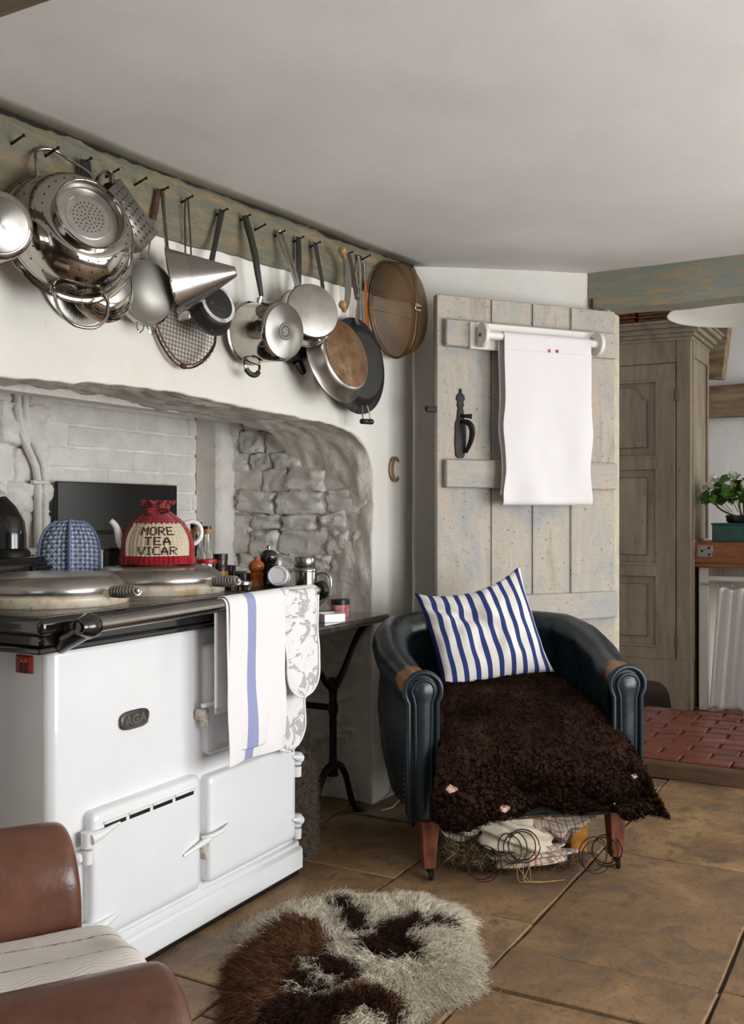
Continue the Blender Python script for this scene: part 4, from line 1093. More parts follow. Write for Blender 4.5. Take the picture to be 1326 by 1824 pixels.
# mesh food dome
def m_dome():
    q = Mat('brown_wire_gauze'); v = q.sep(q.co(src='UV'))
    a = q.math('GREATER_THAN', q.math('SINE', q.math('MULTIPLY', v[0], 900)), .1); b_ = q.math('GREATER_THAN', q.math('SINE', q.math('MULTIPLY', v[1], 420)), .1)
    al = q.math('MAXIMUM', q.math('MULTIPLY', q.math('MAXIMUM', a, b_), .70), .34)
    return q.fin(q.mix(q.noise(6, 4), C('#7d5c38'), C('#5f4226')), .6, .4, alpha=al)
M = hang(697, 553, 1.845, 0, 0); p = thing('mesh_food_cover', 'domed brown wire gauze food cover hanging at the end of the beam', 'food cover', M)
DP = [(.186, .004), (.187, .030), (.180, .060), (.160, .086), (.120, .105), (.06, .113), (0.002, .115)]
DPs = resample([(a, b) for a, b in DP], 15)
q = MB(); q.grid(60, 14, lambda u, v: (DPs[round(v * 14)].x * math.cos(2 * PI * u), DPs[round(v * 14)].x * math.sin(2 * PI * u), DPs[round(v * 14)].y)); q.obj('gauze', m_dome(), p, ang=180)
M_WIRE = simple('bronze_wire', '#8b6b45', .45, .8, '#5d452c', 20)
q = MB()
for rr_, zz in ((.187, .001), (.190, .010), (.187, .018)): q.tube([V(rr_ * math.cos(2 * PI * i / 60), rr_ * math.sin(2 * PI * i / 60), zz) for i in range(60)], .0028, 6, True)
q.obj('rim', M_WIRE, p)
for ang_, w_ in ((90, .024),):
    q = MB(); q.grid(24, 1, lambda u, v: V(w_ * (v - .5), (DPs[min(14, round(abs(u - .5) * 2 * 14))] if 0 else DPs[14 - round((1 - abs(u - .5) * 2) * 0 + abs(u - .5) * 2 * 14)]).x * (1 if u > .5 else -1), DPs[14 - round(abs(u - .5) * 2 * 14)].y + .0015)); q.uv = {}; q.obj('seam_band', simple('bronze_band', '#6d4e2e', .5, .6), p, mods=[('solid', .0015)])
for zz, idx in ((.06, 0), (.0, 1)):
    q = MB(); yy = .045 if idx == 0 else -.03
    q.tube([V(-.18, yy, .012), V(-.10, yy, .04), V(0, yy, .05), V(.1, yy, .05), V(.17, yy, .03)], .0015, 5); q.obj('stay_wire', M_WIRE, p)
q = MB(); q.box((0, 0, .118), (.05, .03, .006), bev=.003); q.tube(bez(V(-.02, 0, .120), V(0, 0, .145), V(.02, 0, .120)), .003, 6); q.obj('handle_plate', M_STEEL, p)
# ------------------------------------------------------------------ things on and behind the cooker, and the small iron table
ZS = .916
def at(px, d, z=ZS): p = PD(px, 912, d); return V(p.x, p.y, z)
M_GLASS = Mat('clear_glass').fin(C('#f2f5f2'), .03, trans=1.0, ior=1.45)
M_DKGLASS = Mat('dark_glass').fin(C('#1c1410'), .06, coat=.5)
M_BLKCAP = simple('black_cap', '#151414', .35)
M_TAN = simple('tan_collar', '#a8774a', .6)
M_GOLD = simple('gold_label', '#a57a31', .5, .2)
M_CREAM = simple('white_china', '#eeebe4', .15, coat=.4)

# flue: cast box on the hob, elbowed pipe
p = thing('flue_box', 'black cast iron flue box at the back of the cooker top', 'flue', T(1.97, 2.28, ZS))
q = MB(); q.box((0, 0, .053), (.40, .17, .106), bev=.022); q.obj('box', M_ENBLK, p, mods=[('bev', .006, 2)])
q = MB(); q.box((.10, -.088, .062), (.15, .010, .040), bev=.004); q.obj('access_plate', M_IRON, p)
for i in range(3):
    q = MB(); q.box((.10, -.095, .050 + i * .012), (.125, .006, .004), bev=.0015); q.obj('louvre', M_ENBLK, p)
fx, fy = 2.005, 2.30
p = thing('flue_pipe', 'black enamelled flue pipe with an elbow rising from the flue box', 'pipe', T(fx, fy, ZS + .106))
pts = [V(0, 0, -.004), V(0, 0, .06), V(0, .004, .085), V(-.004, .02, .112), V(-.012, .05, .14), V(-.05, .16, .25), V(-.07, .21, .30), V(-.08, .235, .36), V(-.08, .24, .80)]
q = MB(); q.tube(pts, .052, 24); q.obj('pipe', M_ENBLK, p, ang=60)
q = MB(); q.lathe([(.052, .0), (.064, 0), (.064, .012), (.058, .020), (.053, .024)], 32); q.obj('collar', M_IRON, p)
d_ = (pts[5] - pts[4]).normalized()
q = MB(); q.lathe([(.052, -.006), (.0555, -.004), (.0555, .010), (.052, .012)], 28, T(pts[4]) @ d_.to_track_quat('Z', 'Y').to_matrix().to_4x4()); q.obj('joint_ring', simple('lime_joint', '#bdb6aa', .8), p)

# two painted pipes up the back wall
for k, (xs) in enumerate((((30, 676), (32, 735), (37, 768), (50, 800), (64, 832), (68, 862), (68, 975)), ((44, 676), (45, 730), (50, 764), (62, 794), (76, 822), (80, 856), (80, 975)))):
    P = [PY(a, b, 2.655) for a, b in xs]; P = [V(P[0].x, 2.655, 2.0)] + resample(P, 24)
    q = MB(); q.tube(P, .0135, 12); tag(q.obj('wall_pipe', M_STONE, ang=180), ('white-painted pipe bending up the recess wall, nearer the flue' if k == 0 else 'white-painted pipe bending up the recess wall, nearer the brickwork'), 'pipe', 'painted wall pipes')
c = PY(72, 859, 2.64); q = MB(); q.box(c, (.075, .02, .014), bev=.004); tag(q.obj('pipe_clip', M_STONE), 'white-painted clip holding the two pipes to the recess wall', 'clip')
# black splash panel
a, b_ = PY(99, 858, 2.655), PY(313, 858, 2.655)
p = thing('splash_panel', 'black painted panel leaning on the brick wall behind the tea cosy', 'panel', T((a.x + b_.x) / 2, 2.655, 0))
q = MB(); q.box((0, 0, 1.135), (b_.x - a.x, .018, a.z - 1.01), RX(0), bev=.003); q.obj('board', simple('black_gloss_board', '#131313', .22, 0, '#1d1c1b', 30, .25, 90, .001, (1, 1, 14)), p)
q = MB(); q.box((0, -.012, 1.075), (b_.x - a.x, .012, .012), bev=.003); q.obj('ledge', M_IRON, p)

# gingham oven mitt propped against the flue box
q = Mat('blue_gingham'); v = q.sep(q.co(src='UV'))
ck = lambda s_, n_: q.math('GREATER_THAN', q.math('FRACT', q.math('MULTIPLY', s_, n_)), .5)
f = q.math('MULTIPLY', q.math('ADD', ck(v[0], 13), ck(v[1], 17)), .5)
c = q.ramp(f, [(0, C('#cdc6b4')), (.5, C('#8492ad')), (1, C('#4d638f'))])
dg1 = q.math('ABSOLUTE', q.math('SINE', q.math('MULTIPLY', q.math('ADD', v[0], v[1]), 24))); dg2 = q.math('ABSOLUTE', q.math('SINE', q.math('MULTIPLY', q.math('SUBTRACT', v[0], v[1]), 24)))
q.bump(q.math('POWER', q.math('MINIMUM', dg1, dg2), .5), .8, .006); M_GING = q.fin(c, .9, spec=.1)
o = at(124, 2.885); fc = V(o.x, o.y, 0).normalized(); M = frame(o, V(fc.y, -fc.x, 0), V(0, 0, 1), -fc) @ RX(-12)
p = thing('oven_mitt', 'blue and cream gingham quilted oven mitt propped behind the cooker lids', 'oven mitt', M)
def mw(v): return .086 * (1 - max(0, (v - .45) / .55) ** 2.6) ** .5 if v < 1 else 0.0
q = MB(); q.grid(28, 24, lambda u, v: ((u * 2 - 1) * max(.0006, mw(v)), .005 + .215 * v, .030 * (1 - (u * 2 - 1) ** 4) * (1 - v ** 6) + .010 * math.exp(-((u - .5) / .05) ** 2) * (1 - v ** 4)))
q.obj('front', M_GING, p, ang=180, mods=[('solid', .012, -1)])
q = MB(); q.tube([V(0, .008 + .207 * t, .043 * (1 - t ** 6) ** 1) for t in [i / 16 for i in range(17)]], .0042, 6); q.obj('centre_seam', simple('blue_binding', '#6d7da0', .9), p)
q = MB(); q.tube([V(s_ * mw(t), .005 + .215 * t, .002) for s_, t in [(-1, i / 20) for i in range(20)] + [(1, 1 - i / 20) for i in range(1, 21)]], .0045, 6); q.obj('edge_binding', bpy.data.materials['blue_binding'], p, ang=180)

# teapot under its knitted cosy
tc = V(2.275, 1.975, .9965); fc = V(tc.x, tc.y, 0).normalized(); rt_ = V(fc.y, -fc.x, 0)
MT = frame(tc, rt_, fc, V(0, 0, 1))    # x to the right, y away, z up
p = thing('teapot', 'white china teapot under the knitted cosy, spout and handle showing', 'teapot', MT)
q = MB(); q.lathe([(0, .002), (.05, .002), (.075, .03), (.082, .065), (.07, .10), (.04, .12), (.012, .125), (.010, .135), (0, .14)], 36); q.obj('pot', M_CREAM, p, ang=180)
q = MB(); q.tube(bez3(V(-.078, 0, .045), V(-.125, 0, .05), V(-.098, 0, .105), V(-.135, 0, .128)), [.016 - .008 * i / 16 for i in range(17)], 12); q.obj('spout', M_CREAM, p, ang=180)
q = MB(); q.tube(bez3(V(.070, 0, .115), V(.135, 0, .155), V(.150, 0, .06), V(.092, 0, .055)), .0068, 10); q.obj('handle', M_CREAM, p, ang=180)
p = thing('tea_cosy', 'red and cream knitted tea cosy lettered MORE TEA VICAR on the rear lid', 'tea cosy', MT)
def m_knit(name, hexc, hex2):
    q = Mat(name); v = q.co(src='UV'); x = q.sep(v)
    w = q.math('ABSOLUTE', q.math('SINE', q.math('ADD', q.math('MULTIPLY', x[0], 150), 0)))
    h = q.math('MULTIPLY', w, q.math('ABSOLUTE', q.math('SINE', q.math('ADD', q.math('MULTIPLY', x[1], 85), q.math('MULTIPLY', w, 1.5)))))
    q.bump(h, .8, .003); q.bump(q.noise(220, 3), .3, .001)
    return q.fin(q.mix(h, C(hex2), C(hexc)), .95, spec=.1, sheen=.3)
M_RED = m_knit('red_wool', '#b3101e', '#7d0a15'); M_WOOLW = m_knit('cream_wool', '#e6d8bf', '#cdbb9c'); M_BROWNW = simple('brown_wool', '#3a1f16', .95, 0, '#4c2b1e', 60, .5, 200, .001)
def cosy_r(a, z):
    t = z / .150
    r = .100 * (1 - .06 * (t - .25) ** 2) * (1 if t < .35 else (1 - ((t - .35) / .78) ** 2.1) ** .9 if t < 1.13 else 0)
    r = max(r, .026)
    rib = .0035 * abs(math.sin(a * 19)) if (z > .118 or z < .022) else 0
    side = abs(math.cos(a))
    rb2 = .0045 * abs(math.sin(a * 19)) if side > .80 else 0
    return r + rib + rb2 + .002 * noise.noise((math.cos(a) * 2, math.sin(a) * 2, z * 20))
def cosy_pt(a, z, off=0): r = cosy_r(a, z) + off; return V(r * 1.04 * math.cos(a), r * .92 * math.sin(a), z)
NA, NZ = 120, 44
red = MB(); wht = MB()
for j in range(NZ):
    for i in range(NA):
        a0, a1 = 2 * PI * i / NA, 2 * PI * (i + 1) / NA; z0, z1 = .0015 + .156 * j / NZ, .0015 + .156 * (j + 1) / NZ
        am, zm = (a0 + a1) / 2, (z0 + z1) / 2
        front = abs(((am + PI / 2 + PI) % (2 * PI)) - PI) < .98 and .026 < zm < .117 + (.004 if (i // 2) % 2 else 0)
        (wht if front else red).add([cosy_pt(a0, z0), cosy_pt(a1, z0), cosy_pt(a1, z1), cosy_pt(a0, z1)], [(0, 1, 2, 3)], None, 0, [(i / NA, z0 / .15), ((i + 1) / NA, z0 / .15), ((i + 1) / NA, z1 / .15), (i / NA, z1 / .15)])
def weld(o):
    bm = bmesh.new(); bm.from_mesh(o.data); bmesh.ops.remove_doubles(bm, verts=bm.verts, dist=1e-5); bm.to_mesh(o.data); bm.free(); o.data.shade_smooth(); return o
rc = weld(red.obj('red_knit', M_RED, p, ang=180)); wc = weld(wht.obj('cream_panel', M_WOOLW, p, ang=180))
# gathered top with a frill
q = MB()
q.grid(72, 12, lambda u, v: ((.026 + .020 * v ** .8 + .008 * math.sin(u * 2 * PI * 9) * v) * math.cos(2 * PI * u), (.026 + .020 * v ** .8 + .008 * math.sin(u * 2 * PI * 9 + .6) * v) * math.sin(2 * PI * u), .153 + .030 * math.sin(v * 2.1) + .005 * math.sin(u * 2 * PI * 5) * v)); q.obj('frill', M_RED, p, ang=180, mods=[('solid', .006, 0)])
q = MB(); q.tube([V(.030 * math.cos(2 * PI * i / 30), .028 * math.sin(2 * PI * i / 30), .152 + .002 * math.sin(i * 1.3)) for i in range(30)], .005, 8, True); q.tube(bez3(V(.0, -.03, .154), V(-.03, -.05, .17), V(-.04, -.055, .15), V(-.01, -.034, .150)), .0045, 7); q.tube(bez3(V(.0, -.03, .154), V(.03, -.05, .172), V(.045, -.05, .152), V(.012, -.034, .150)), .0045, 7); q.obj('drawstring', M_RED, p, ang=180)
q = MB(); q.lathe([(.0, .168), (.03, .172), (.024, .180), (0, .176)], 20); q.obj('crown', M_RED, p)
GL = {'M': ['10001', '11011', '10101', '10101', '10001', '10001', '10001'], 'O': ['01110', '10001', '10001', '10001', '10001', '10001', '01110'], 'R': ['11110', '10001', '10001', '11110', '10100', '10010', '10001'],
      'E': ['11111', '10000', '10000', '11110', '10000', '10000', '11111'], 'T': ['11111', '00100', '00100', '00100', '00100', '00100', '00100'], 'A': ['00100', '01110', '01010', '11011', '11111', '10001', '10001'],
      'V': ['10001', '10001', '10001', '10010', '01010', '01010', '00100'], 'I': ['111', '010', '010', '010', '010', '010', '111'], 'C': ['01111', '10000', '10000', '10000', '10000', '10000', '01111']}
for word, zt in (('MORE', .1085), ('TEA', .0800), ('VICAR', .0520)):
    wsum = sum(len(GL[ch][0]) + 1 for ch in word) - 1
    cw = .0042 if word != 'VICAR' else .0038
    x = -wsum * cw / 2
    for ch in word:
        m = MB(); g = GL[ch]
        for r_, line in enumerate(g):
            for c_, bit in enumerate(line):
                if bit == '1':
                    xx = x + (c_ + .5) * cw; zz = zt - r_ * .0034
                    a = -PI / 2 + math.asin(max(-1, min(1, xx / .098)))
                    c = cosy_pt(a, zz, .0006); nrm = V(math.cos(a), math.sin(a), 0); tg = V(-math.sin(a), math.cos(a), 0)
                    m.box((0, 0, 0), (cw * 1.06, .0037, .0026), frame(c, tg, V(0, 0, 1), nrm), bev=.0009)
        stuff(m.obj('letter', M_BROWNW, wc)); x += (len(g[0]) + 1) * cw

# bottles and jars along the cooker's far edge
def lathed(name, label, cat, pos, parts, group=None, n=24, M=None):
    p = thing(name, label, cat, M if M is not None else T(pos), group)
    for nm, prof, mt in parts:
        q = MB(); q.lathe(prof, n); q.obj(nm, mt, p, ang=45)
    return p
G = 'bottles and jars on the cooker top'
lathed('bottle', 'dark bottle with a gold neck label right beside the teapot handle', 'bottle', at(346, 3.36), [('glass', [(0, 0), (.026, .001), (.028, .01), (.028, .11), (.022, .135), (.011, .155), (.011, .185), (0, .185)], M_DKGLASS), ('cap', [(.012, .178), (.013, .18), (.013, .205), (0, .206)], M_BLKCAP), ('neck_label', [(.0115, .152), (.0122, .153), (.0122, .176), (.0115, .177)], M_GOLD), ('label', [(.0283, .03), (.0288, .032), (.0288, .085), (.0283, .087)], M_GOLD)], G)
lathed('bottle', 'clear stoppered glass bottle, taller of the two clear ones', 'bottle', at(352, 3.22), [('glass', [(0, 0), (.030, .001), (.032, .012), (.031, .09), (.022, .125), (.012, .145), (.011, .175), (.008, .175), (.008, .145), (.018, .12), (.028, .088), (.028, .006), (0, .006)], M_GLASS), ('collar', [(.0, .17), (.0125, .170), (.0125, .190), (0, .190)], M_TAN), ('cap', [(.0, .188), (.015, .188), (.015, .201), (0, .202)], M_BLKCAP)], G)
lathed('bottle', 'slim clear bottle with a tan collar and black cap', 'bottle', at(369, 3.30), [('glass', [(0, 0), (.020, .001), (.022, .01), (.022, .09), (.014, .11), (.012, .165), (.009, .165), (.011, .11), (.019, .088), (.019, .006), (0, .006)], M_GLASS), ('collar', [(0, .16), (.0125, .160), (.0125, .179), (0, .179)], M_TAN), ('cap', [(0, .178), (.0145, .178), (.0145, .187), (0, .188)], M_BLKCAP)], G)
lathed('jar', 'clear glass jar with a red rubber lid', 'jar', at(368, 3.12), [('glass', [(0, 0), (.028, .001), (.030, .008), (.029, .075), (.026, .075), (.027, .006), (0, .006)], M_GLASS), ('lid', [(0, .073), (.0315, .073), (.034, .079), (.0315, .086), (0, .088)], simple('red_lid', '#a01c22', .35))], G)
lathed('jar', 'tall spice jar with a black lid and gold lettered label', 'jar', at(393, 3.16), [('glass', [(0, 0), (.022, .001), (.023, .006), (.023, .082), (0, .084)], simple('spice', '#4a3524', .25, 0, '#32241a', 60)), ('lid', [(0, .083), (.0235, .083), (.0235, .101), (0, .102)], M_BLKCAP), ('label', [(.0232, .014), (.0238, .015), (.0238, .066), (.0232, .067)], M_BLKCAP), ('label_band', [(.0239, .022), (.0242, .023), (.0242, .046), (.0239, .047)], M_GOLD)], G)
for px, d, r, h, lab in ((409, 3.22, .020, .062, 'small black-lidded jar beside the tall spice jar'), (424, 3.26, .026, .040, 'low black-lidded jar between spice jar and orange mill'), (412, 3.06, .027, .032, 'low round tin with black lid near the rear lid handle'), (433, 3.14, .022, .042, 'small black jar touching the orange pepper mill'), (326, 3.28, .018, .075, 'little dark jar beside the cosy, nearest the wall'), (333, 3.14, .020, .055, 'little dark jar beside the cosy, nearer the cooker rail')):
    lathed('jar', lab, 'jar', at(px, d), [('glass', [(0, 0), (r * .95, .001), (r, .005), (r, h - .014), (0, h - .012)], simple('dark_contents_%d' % px, '#2b221c', .2, 0, '#4b3e30', 40, coat=.4)), ('lid', [(0, h - .014), (r * 1.06, h - .014), (r * 1.06, h - .001), (r * .95, h), (0, h)], M_BLKCAP)], G)
lathed('jar', 'low glass jar with a pale lid behind the rear lid handle', 'jar', at(431, 2.98), [('glass', [(0, 0), (.03, .001), (.032, .005), (.032, .018), (0, .018)], M_GLASS), ('lid', [(0, .018), (.0325, .018), (.0325, .026), (0, .027)], M_BRUSH)], G)
lathed('pepper_mill', 'orange-brown turned wooden pepper mill', 'pepper mill', at(457, 3.14), [('base', [(0, 0), (.024, 0), (.025, .004), (.022, .009), (.021, .030), (.0235, .036), (.0235, .041), (.017, .044)], simple('orange_beech', '#b0622b', .35, 0, '#9a5222', 10, .05, 30, .001, (1, 1, 5), coat=.3)), ('head', [(.017, .044), (.024, .054), (.0255, .064), (.022, .075), (.012, .081), (.007, .083), (.009, .088), (.006, .093), (0, .094)], bpy.data.materials['orange_beech'])], 'pepper mills')
lathed('pepper_mill', 'black pepper mill with a steel finial, taller of the two', 'pepper mill', at(479, 3.18), [('base', [(0, 0), (.029, 0), (.030, .006), (.024, .014), (.022, .055), (.026, .064), (.020, .070)], M_ENBLK), ('head', [(.020, .070), (.028, .082), (.0285, .096), (.022, .108), (.010, .113), (0, .114)], M_ENBLK), ('finial', [(.004, .113), (.004, .118), (.008, .120), (.008, .124), (.003, .127), (0, .128)], M_STEEL)], 'pepper mills')
# blue and white jug lying on its side, a spoon beside it
q = Mat('blue_white_glaze'); f = q.ramp(q.noise(38, 5, .7, None, 1.5), [(.52, 0), (.57, 1)]); M_DELFT = q.fin(q.mix(f, C('#e4e4e4'), C('#2f3f96')), .15, coat=.5)
M = T(at(497, 3.10, ZS + .034)) @ RZ(-62) @ RX(84)
p = thing('jug', 'small blue and white jug lying on its side by the pepper mills', 'jug', M)
q = MB(); q.lathe([(.024, -.052), (.028, -.056), (.031, -.050), (.026, -.034), (.034, -.01), (.034, .015), (.031, .034), (.029, .038), (.024, .038)], 28); q.lathe([(.024, -.052), (.022, -.03), (.030, -.005), (.030, .02), (0, .03)], 28); q.obj('body', M_DELFT, p, ang=180)
q = MB(); q.lathe([(.0295, .0375), (.029, .040), (.026, .040), (.025, .037), (0, .037)], 28); q.obj('foot', simple('grey_glaze', '#d0d0ce', .25), p)
q = MB(); q.tube(bez3(V(0, .027, -.045), V(0, .062, -.04), V(0, .060, .0), V(0, .034, .005)), .0045, 8); q.obj('handle', M_DELFT, p, ang=180)
a = at(489, 3.16, ZS + .004); b_ = PD(476, 983, 3.30)
q = MB(); q.tube([a, a.lerp(b_, .5), b_], [.003, .0025, .003], 8, True and False); tag(q.obj('mixing_stick', simple('pale_stick', '#d6cfc8', .4)), 'thin pale stick leaning on the black pepper mill', 'stick')
# dark tin behind the cosy
p = thing('tin', 'small dark square tin tucked beside the teapot spout', 'tin', T(at(204, 3.06)) @ RZ(-20))
q = MB(); q.box((0, 0, .060), (.055, .055, .118), bev=.006); q.obj('body', simple('dark_tin', '#2b2a29', .4, .5), p)
q = MB(); q.box((0, 0, .122), (.058, .058, .010), bev=.003); q.obj('lid', M_BLKCAP, p)

# iron table with its marble top
ZT = .755
p = thing('pub_table', 'cast iron trestle table with a dark marble top between cooker and rough wall', 'table', T(3.11, 2.16, 0))
q = MB(); q.prism([(-.40 + .02, -.36), (.305, -.36), (.325, -.34), (.325, .34), (-.38, .34)], ZT - .028, ZT, bev=.006)
M_MARB = Mat('dark_marble'); M_MARB = M_MARB.fin(M_MARB.ramp(M_MARB.noise(9, 7, .7, None, 1.5), [(.35, C('#262321')), (.55, C('#4a4540')), (.7, C('#6e6760'))]), .16, coat=.5)
q.obj('marble_top', M_MARB, p)
for k, yy in enumerate((-.27, .24)):
    fr_ = MB(); c0 = .03
    fr_.lathe([(0, .18), (.020, .18), (.017, .22), (.014, .26), (.014, .40), (.019, .42), (.019, .44), (.014, .455), (.017, .50), (.022, .52), (.017, .54), (0, .54)], 14, T(c0, yy, 0))
    fr_.obj('column', M_IRON, p)
    for s_ in (-1, 1):
        q = MB(); q.tube(bez3(V(c0, yy, .50), V(c0 + s_ * .10, yy, .54), V(c0 + s_ * .12, yy, .66), V(c0 + s_ * .26, yy, .718), 20), [.018 - .006 * math.sin(PI * i / 20) for i in range(21)], 10, flat=.7); q.obj('bracket', M_IRON, p)
        q = MB(); q.tube(bez3(V(c0, yy, .22), V(c0 + s_ * .13, yy, .22), V(c0 + s_ * .10, yy, .03), V(c0 + s_ * .19, yy, .018), 20), [.018 - .005 * math.sin(PI * i / 20) for i in range(21)], 10, flat=.8)
        q.lathe([(0, 0), (.024, 0), (.026, .008), (.018, .018), (0, .022)], 14, T(c0 + s_ * .195, yy, 0)); q.obj('foot', M_IRON, p)
    q = MB(); q.box((c0, yy, .720), (.56, .035, .014), bev=.003); q.obj('top_rail', M_IRON, p)
q = MB(); q.tube([V(.03, -.27, .43), V(.03, .24, .43)], .012, 10); q.obj('stretcher', M_IRON, p)
lathed('vacuum_flask', 'tall polished steel flask with a strap handle on the marble table', 'flask', at(543, 3.66, ZT), [('body', [(0, 0), (.044, .001), (.046, .006), (.046, .175), (.043, .188), (.036, .194)], M_STEEL), ('ring', [(.0462, .176), (.047, .178), (.047, .184), (.044, .190)], M_BRUSH), ('cap', [(.036, .192), (.039, .195), (.0395, .225), (.036, .231), (0, .232)], M_BRUSH)])
p = bpy.data.objects['vacuum_flask']; fr_ = frame(V(0, 0, 0), RT, FW, V(0, 0, 1)).to_3x3()
q = MB(); q.tube([fr_ @ v for v in bez3(V(.044, 0, .165), V(.115, 0, .20), V(.115, 0, .09), V(.046, 0, .05))], .005, 8, up=tuple(FW), flat=1.4); q.obj('handle', M_BRUSH, p)
p = thing('dish', 'small square white china dish on the marble table', 'dish', T(at(588, 3.60, ZT)) @ RZ(28 - 61))
q = MB(); 
for sx in (-1, 1): q.box((sx * .040, 0, .015), (.006, .086, .030), bev=.002); q.box((0, sx * .040, .015), (.086, .006, .030), bev=.002)
q.box((0, 0, .004), (.082, .082, .008), bev=.002); q.obj('body', M_CREAM, p)
lathed('jar', 'pink-labelled jar with a black lid on the marble table', 'jar', at(606, 3.74, ZT), [('glass', [(0, 0), (.033, .001), (.034, .006), (.034, .048), (0, .050)], simple('pink_label', '#b3304f', .3, 0, '#d8a9a0', 30)), ('lid', [(0, .048), (.036, .048), (.036, .066), (.033, .068), (0, .068)], M_BLKCAP)])

# shaggy bundle beside the cooker, socket and its cable, iron letter
p = thing('fleece_bundle', 'shaggy grey-brown fleece bundle on the floor between cooker and table leg', 'fleece', T(2.79, 1.85, .0))
q = MB(); q.lathe([(0, .002), (.06, .004), (.072, .05), (.075, .20), (.066, .31), (.04, .345), (0, .35)], 28); q.obj('core', simple('fleece_hide', '#6a5a48', .95), p, ang=180)
n_ = 5200; a = np.random.rand(n_) * 2 * PI; zz = np.random.rand(n_) ** .9 * .345; rr_ = np.interp(zz, [0, .05, .20, .31, .345], [.06, .072, .075, .066, .04])
Pn = np.stack([rr_ * np.cos(a), rr_ * np.sin(a), zz + .004], 1); Dn = np.stack([np.cos(a), np.sin(a), .1 + .5 * np.random.rand(n_)], 1) + np.random.randn(n_, 3) * .35
q = Mat('fleece_fibre'); M_FIB = q.fin(q.attr('wool'), .9, sheen=.3, spec=.1)
cl = np.array([C('#7d6b55')[:3]]) * (.5 + .8 * np.random.rand(n_, 1))
stuff(strands('fleece_locks', M_FIB, p, Pn, Dn, .024 + .014 * np.random.rand(n_), np.full(n_, .0014), 4, .5, 1.0, cl, 5))
a, b_ = PY(693, 1280, 1.85), PY(716, 1330, 1.85)
p = thing('socket_box', 'black wall socket box low on the white wall behind the armchair', 'socket', T((a.x + b_.x) / 2, 1.852, (a.z + b_.z) / 2))
q = MB(); q.box((0, 0, 0), (b_.x - a.x - .02, .045, a.z - b_.z), bev=.006); q.obj('casing', M_BLACKP, p)
q = MB(); q.box((0, -.030, .018), (.05, .028, .05), bev=.008); q.obj('plug', M_BLACKP, p)
P = [V(3.62, 1.83, .185), V(3.62, 1.84, .13), V(3.605, 1.845, .07), V(3.56, 1.83, .02), V(3.50, 1.80, .012), V(3.40, 1.78, .011), V(3.34, 1.80, .011)]
q = MB(); q.tube(resample(P, 30), .004, 7); tag(q.obj('power_cable', simple('pale_cable', '#a49c90', .6), ang=180), 'pale power cable trailing from the socket box down to the floor', 'cable')
p = thing('letter_c', 'rusty tin letter C fixed to the white wall beside the recess', 'letter', frame(PY(704.5, 836, 1.866), V(1, 0, 0), V(0, 0, 1), V(0, -1, 0)))
ou = [(.040 * math.cos(R(t)), .052 * math.sin(R(t))) for t in range(48, 318, 9)]; inn = [(.028 * math.cos(R(t)) + .003, .036 * math.sin(R(t))) for t in range(312, 44, -9)]
q = MB(); q.prism([(a, b) for a, b in ou] + inn, 0, .006, S(.95, 1, 1), bev=.001); q.obj('letter', simple('rusty_tin', '#9a7b55', .7, .3, '#6d4a2e', 60, .3, 90, .001), p)
# ------------------------------------------------------------------ ledged plank door standing open, latch, roller and towel
FD = frame(V(3.541, 1.654, 0), V(.7985, -.602, 0), V(0, 0, 1), V(-.602, -.7985, 0))
def m_doorpaint(name, along):
    q = Mat(name); rr = q.rand(); oi = q.n('ObjectInfo')
    add = q.n('VectorMath', operation='ADD'); q.put(add.inputs[0], q.tc.outputs['Object']); q.put(add.inputs[1], q.n('CombineXYZ').outputs[0])
    sc = (8, 1.1, 8) if along == 'y' else (1.1, 8, 8)
    v = q.co(sc)
    c = q.ramp(q.noise(1.6, 8, .65, v, .5), [(.30, C('#9f9181')), (.44, C('#bbb0a0')), (.56, C('#b0a99c')), (.72, C('#c6b9a6'))])
    c = q.mix(q.ramp(q.noise(2.4, 8, .72, q.co((3, 1.8, 3), loc=(4, 2, 1)), .6), [(.47, 0), (.64, .62)]), c, C('#939aa3'))
    c = q.mix(q.ramp(q.noise(3.0, 7, .7, q.co((2.5, 1.2, 2), loc=(1, 7, 3)), .4), [(.56, 0), (.72, .5)]), c, C('#bb9a7f'))
    c = q.mix(q.ramp(q.noise(70, 4, .7), [(.62, 0), (.69, .8)]), c, C('#5c4632'))
    c = q.mix(q.ramp(q.noise(24, 8, .75, v), [(.58, 0), (.70, .5)]), c, C('#8b7a66'))
    c = q.mix(q.ramp(q.noise(30, 5, .7, q.co((.5, 6, 3))), [(.57, 0), (.66, .35)]), c, C('#7f8894'))
    q.bump(q.noise(5, 8, .7, v), .35, .003); q.bump(q.noise(60, 4, .6), .15, .001)
    return q.fin(c, .68, spec=.3)
M_DP = m_doorpaint('door_paint_boards', 'y'); M_DL = m_doorpaint('door_paint_ledges', 'x')
M_BRWOOD = simple('dull_brown_wood', '#6b5845', .8)  # plain brown for the door backing and the axle ends
door = thing('door_1', 'tall plank door', 'door', FD)
del door['category'], door['label']; struct(door)
for x0, x1 in ((0, .246), (.249, .441), (.4445, .629), (.633, .861)):
    q = MB(); q.box(((x0 + x1) / 2, 1.012, -.018), (x1 - x0 - .002, 1.988, .026), bev=.003); q.box((x1 - .004 if x1 < .8 else x0 + .006, 1.012, -.0045), (.0035, 1.985, .002), bev=.0008)
    q.obj('plank', M_DP, door)
q = MB(); q.box((.4305, 1.012, -.034), (.855, 1.98, .006), bev=0); q.obj('backing', M_BRWOOD, door)
for z0, z1 in ((1.800, 1.907), (1.245, 1.357), (.702, .813), (.16, .27)):
    q = MB(); q.box((.438, (z0 + z1) / 2, .011), (.826, z1 - z0, .032), bev=.005); q.obj('ledge', M_DL, door)
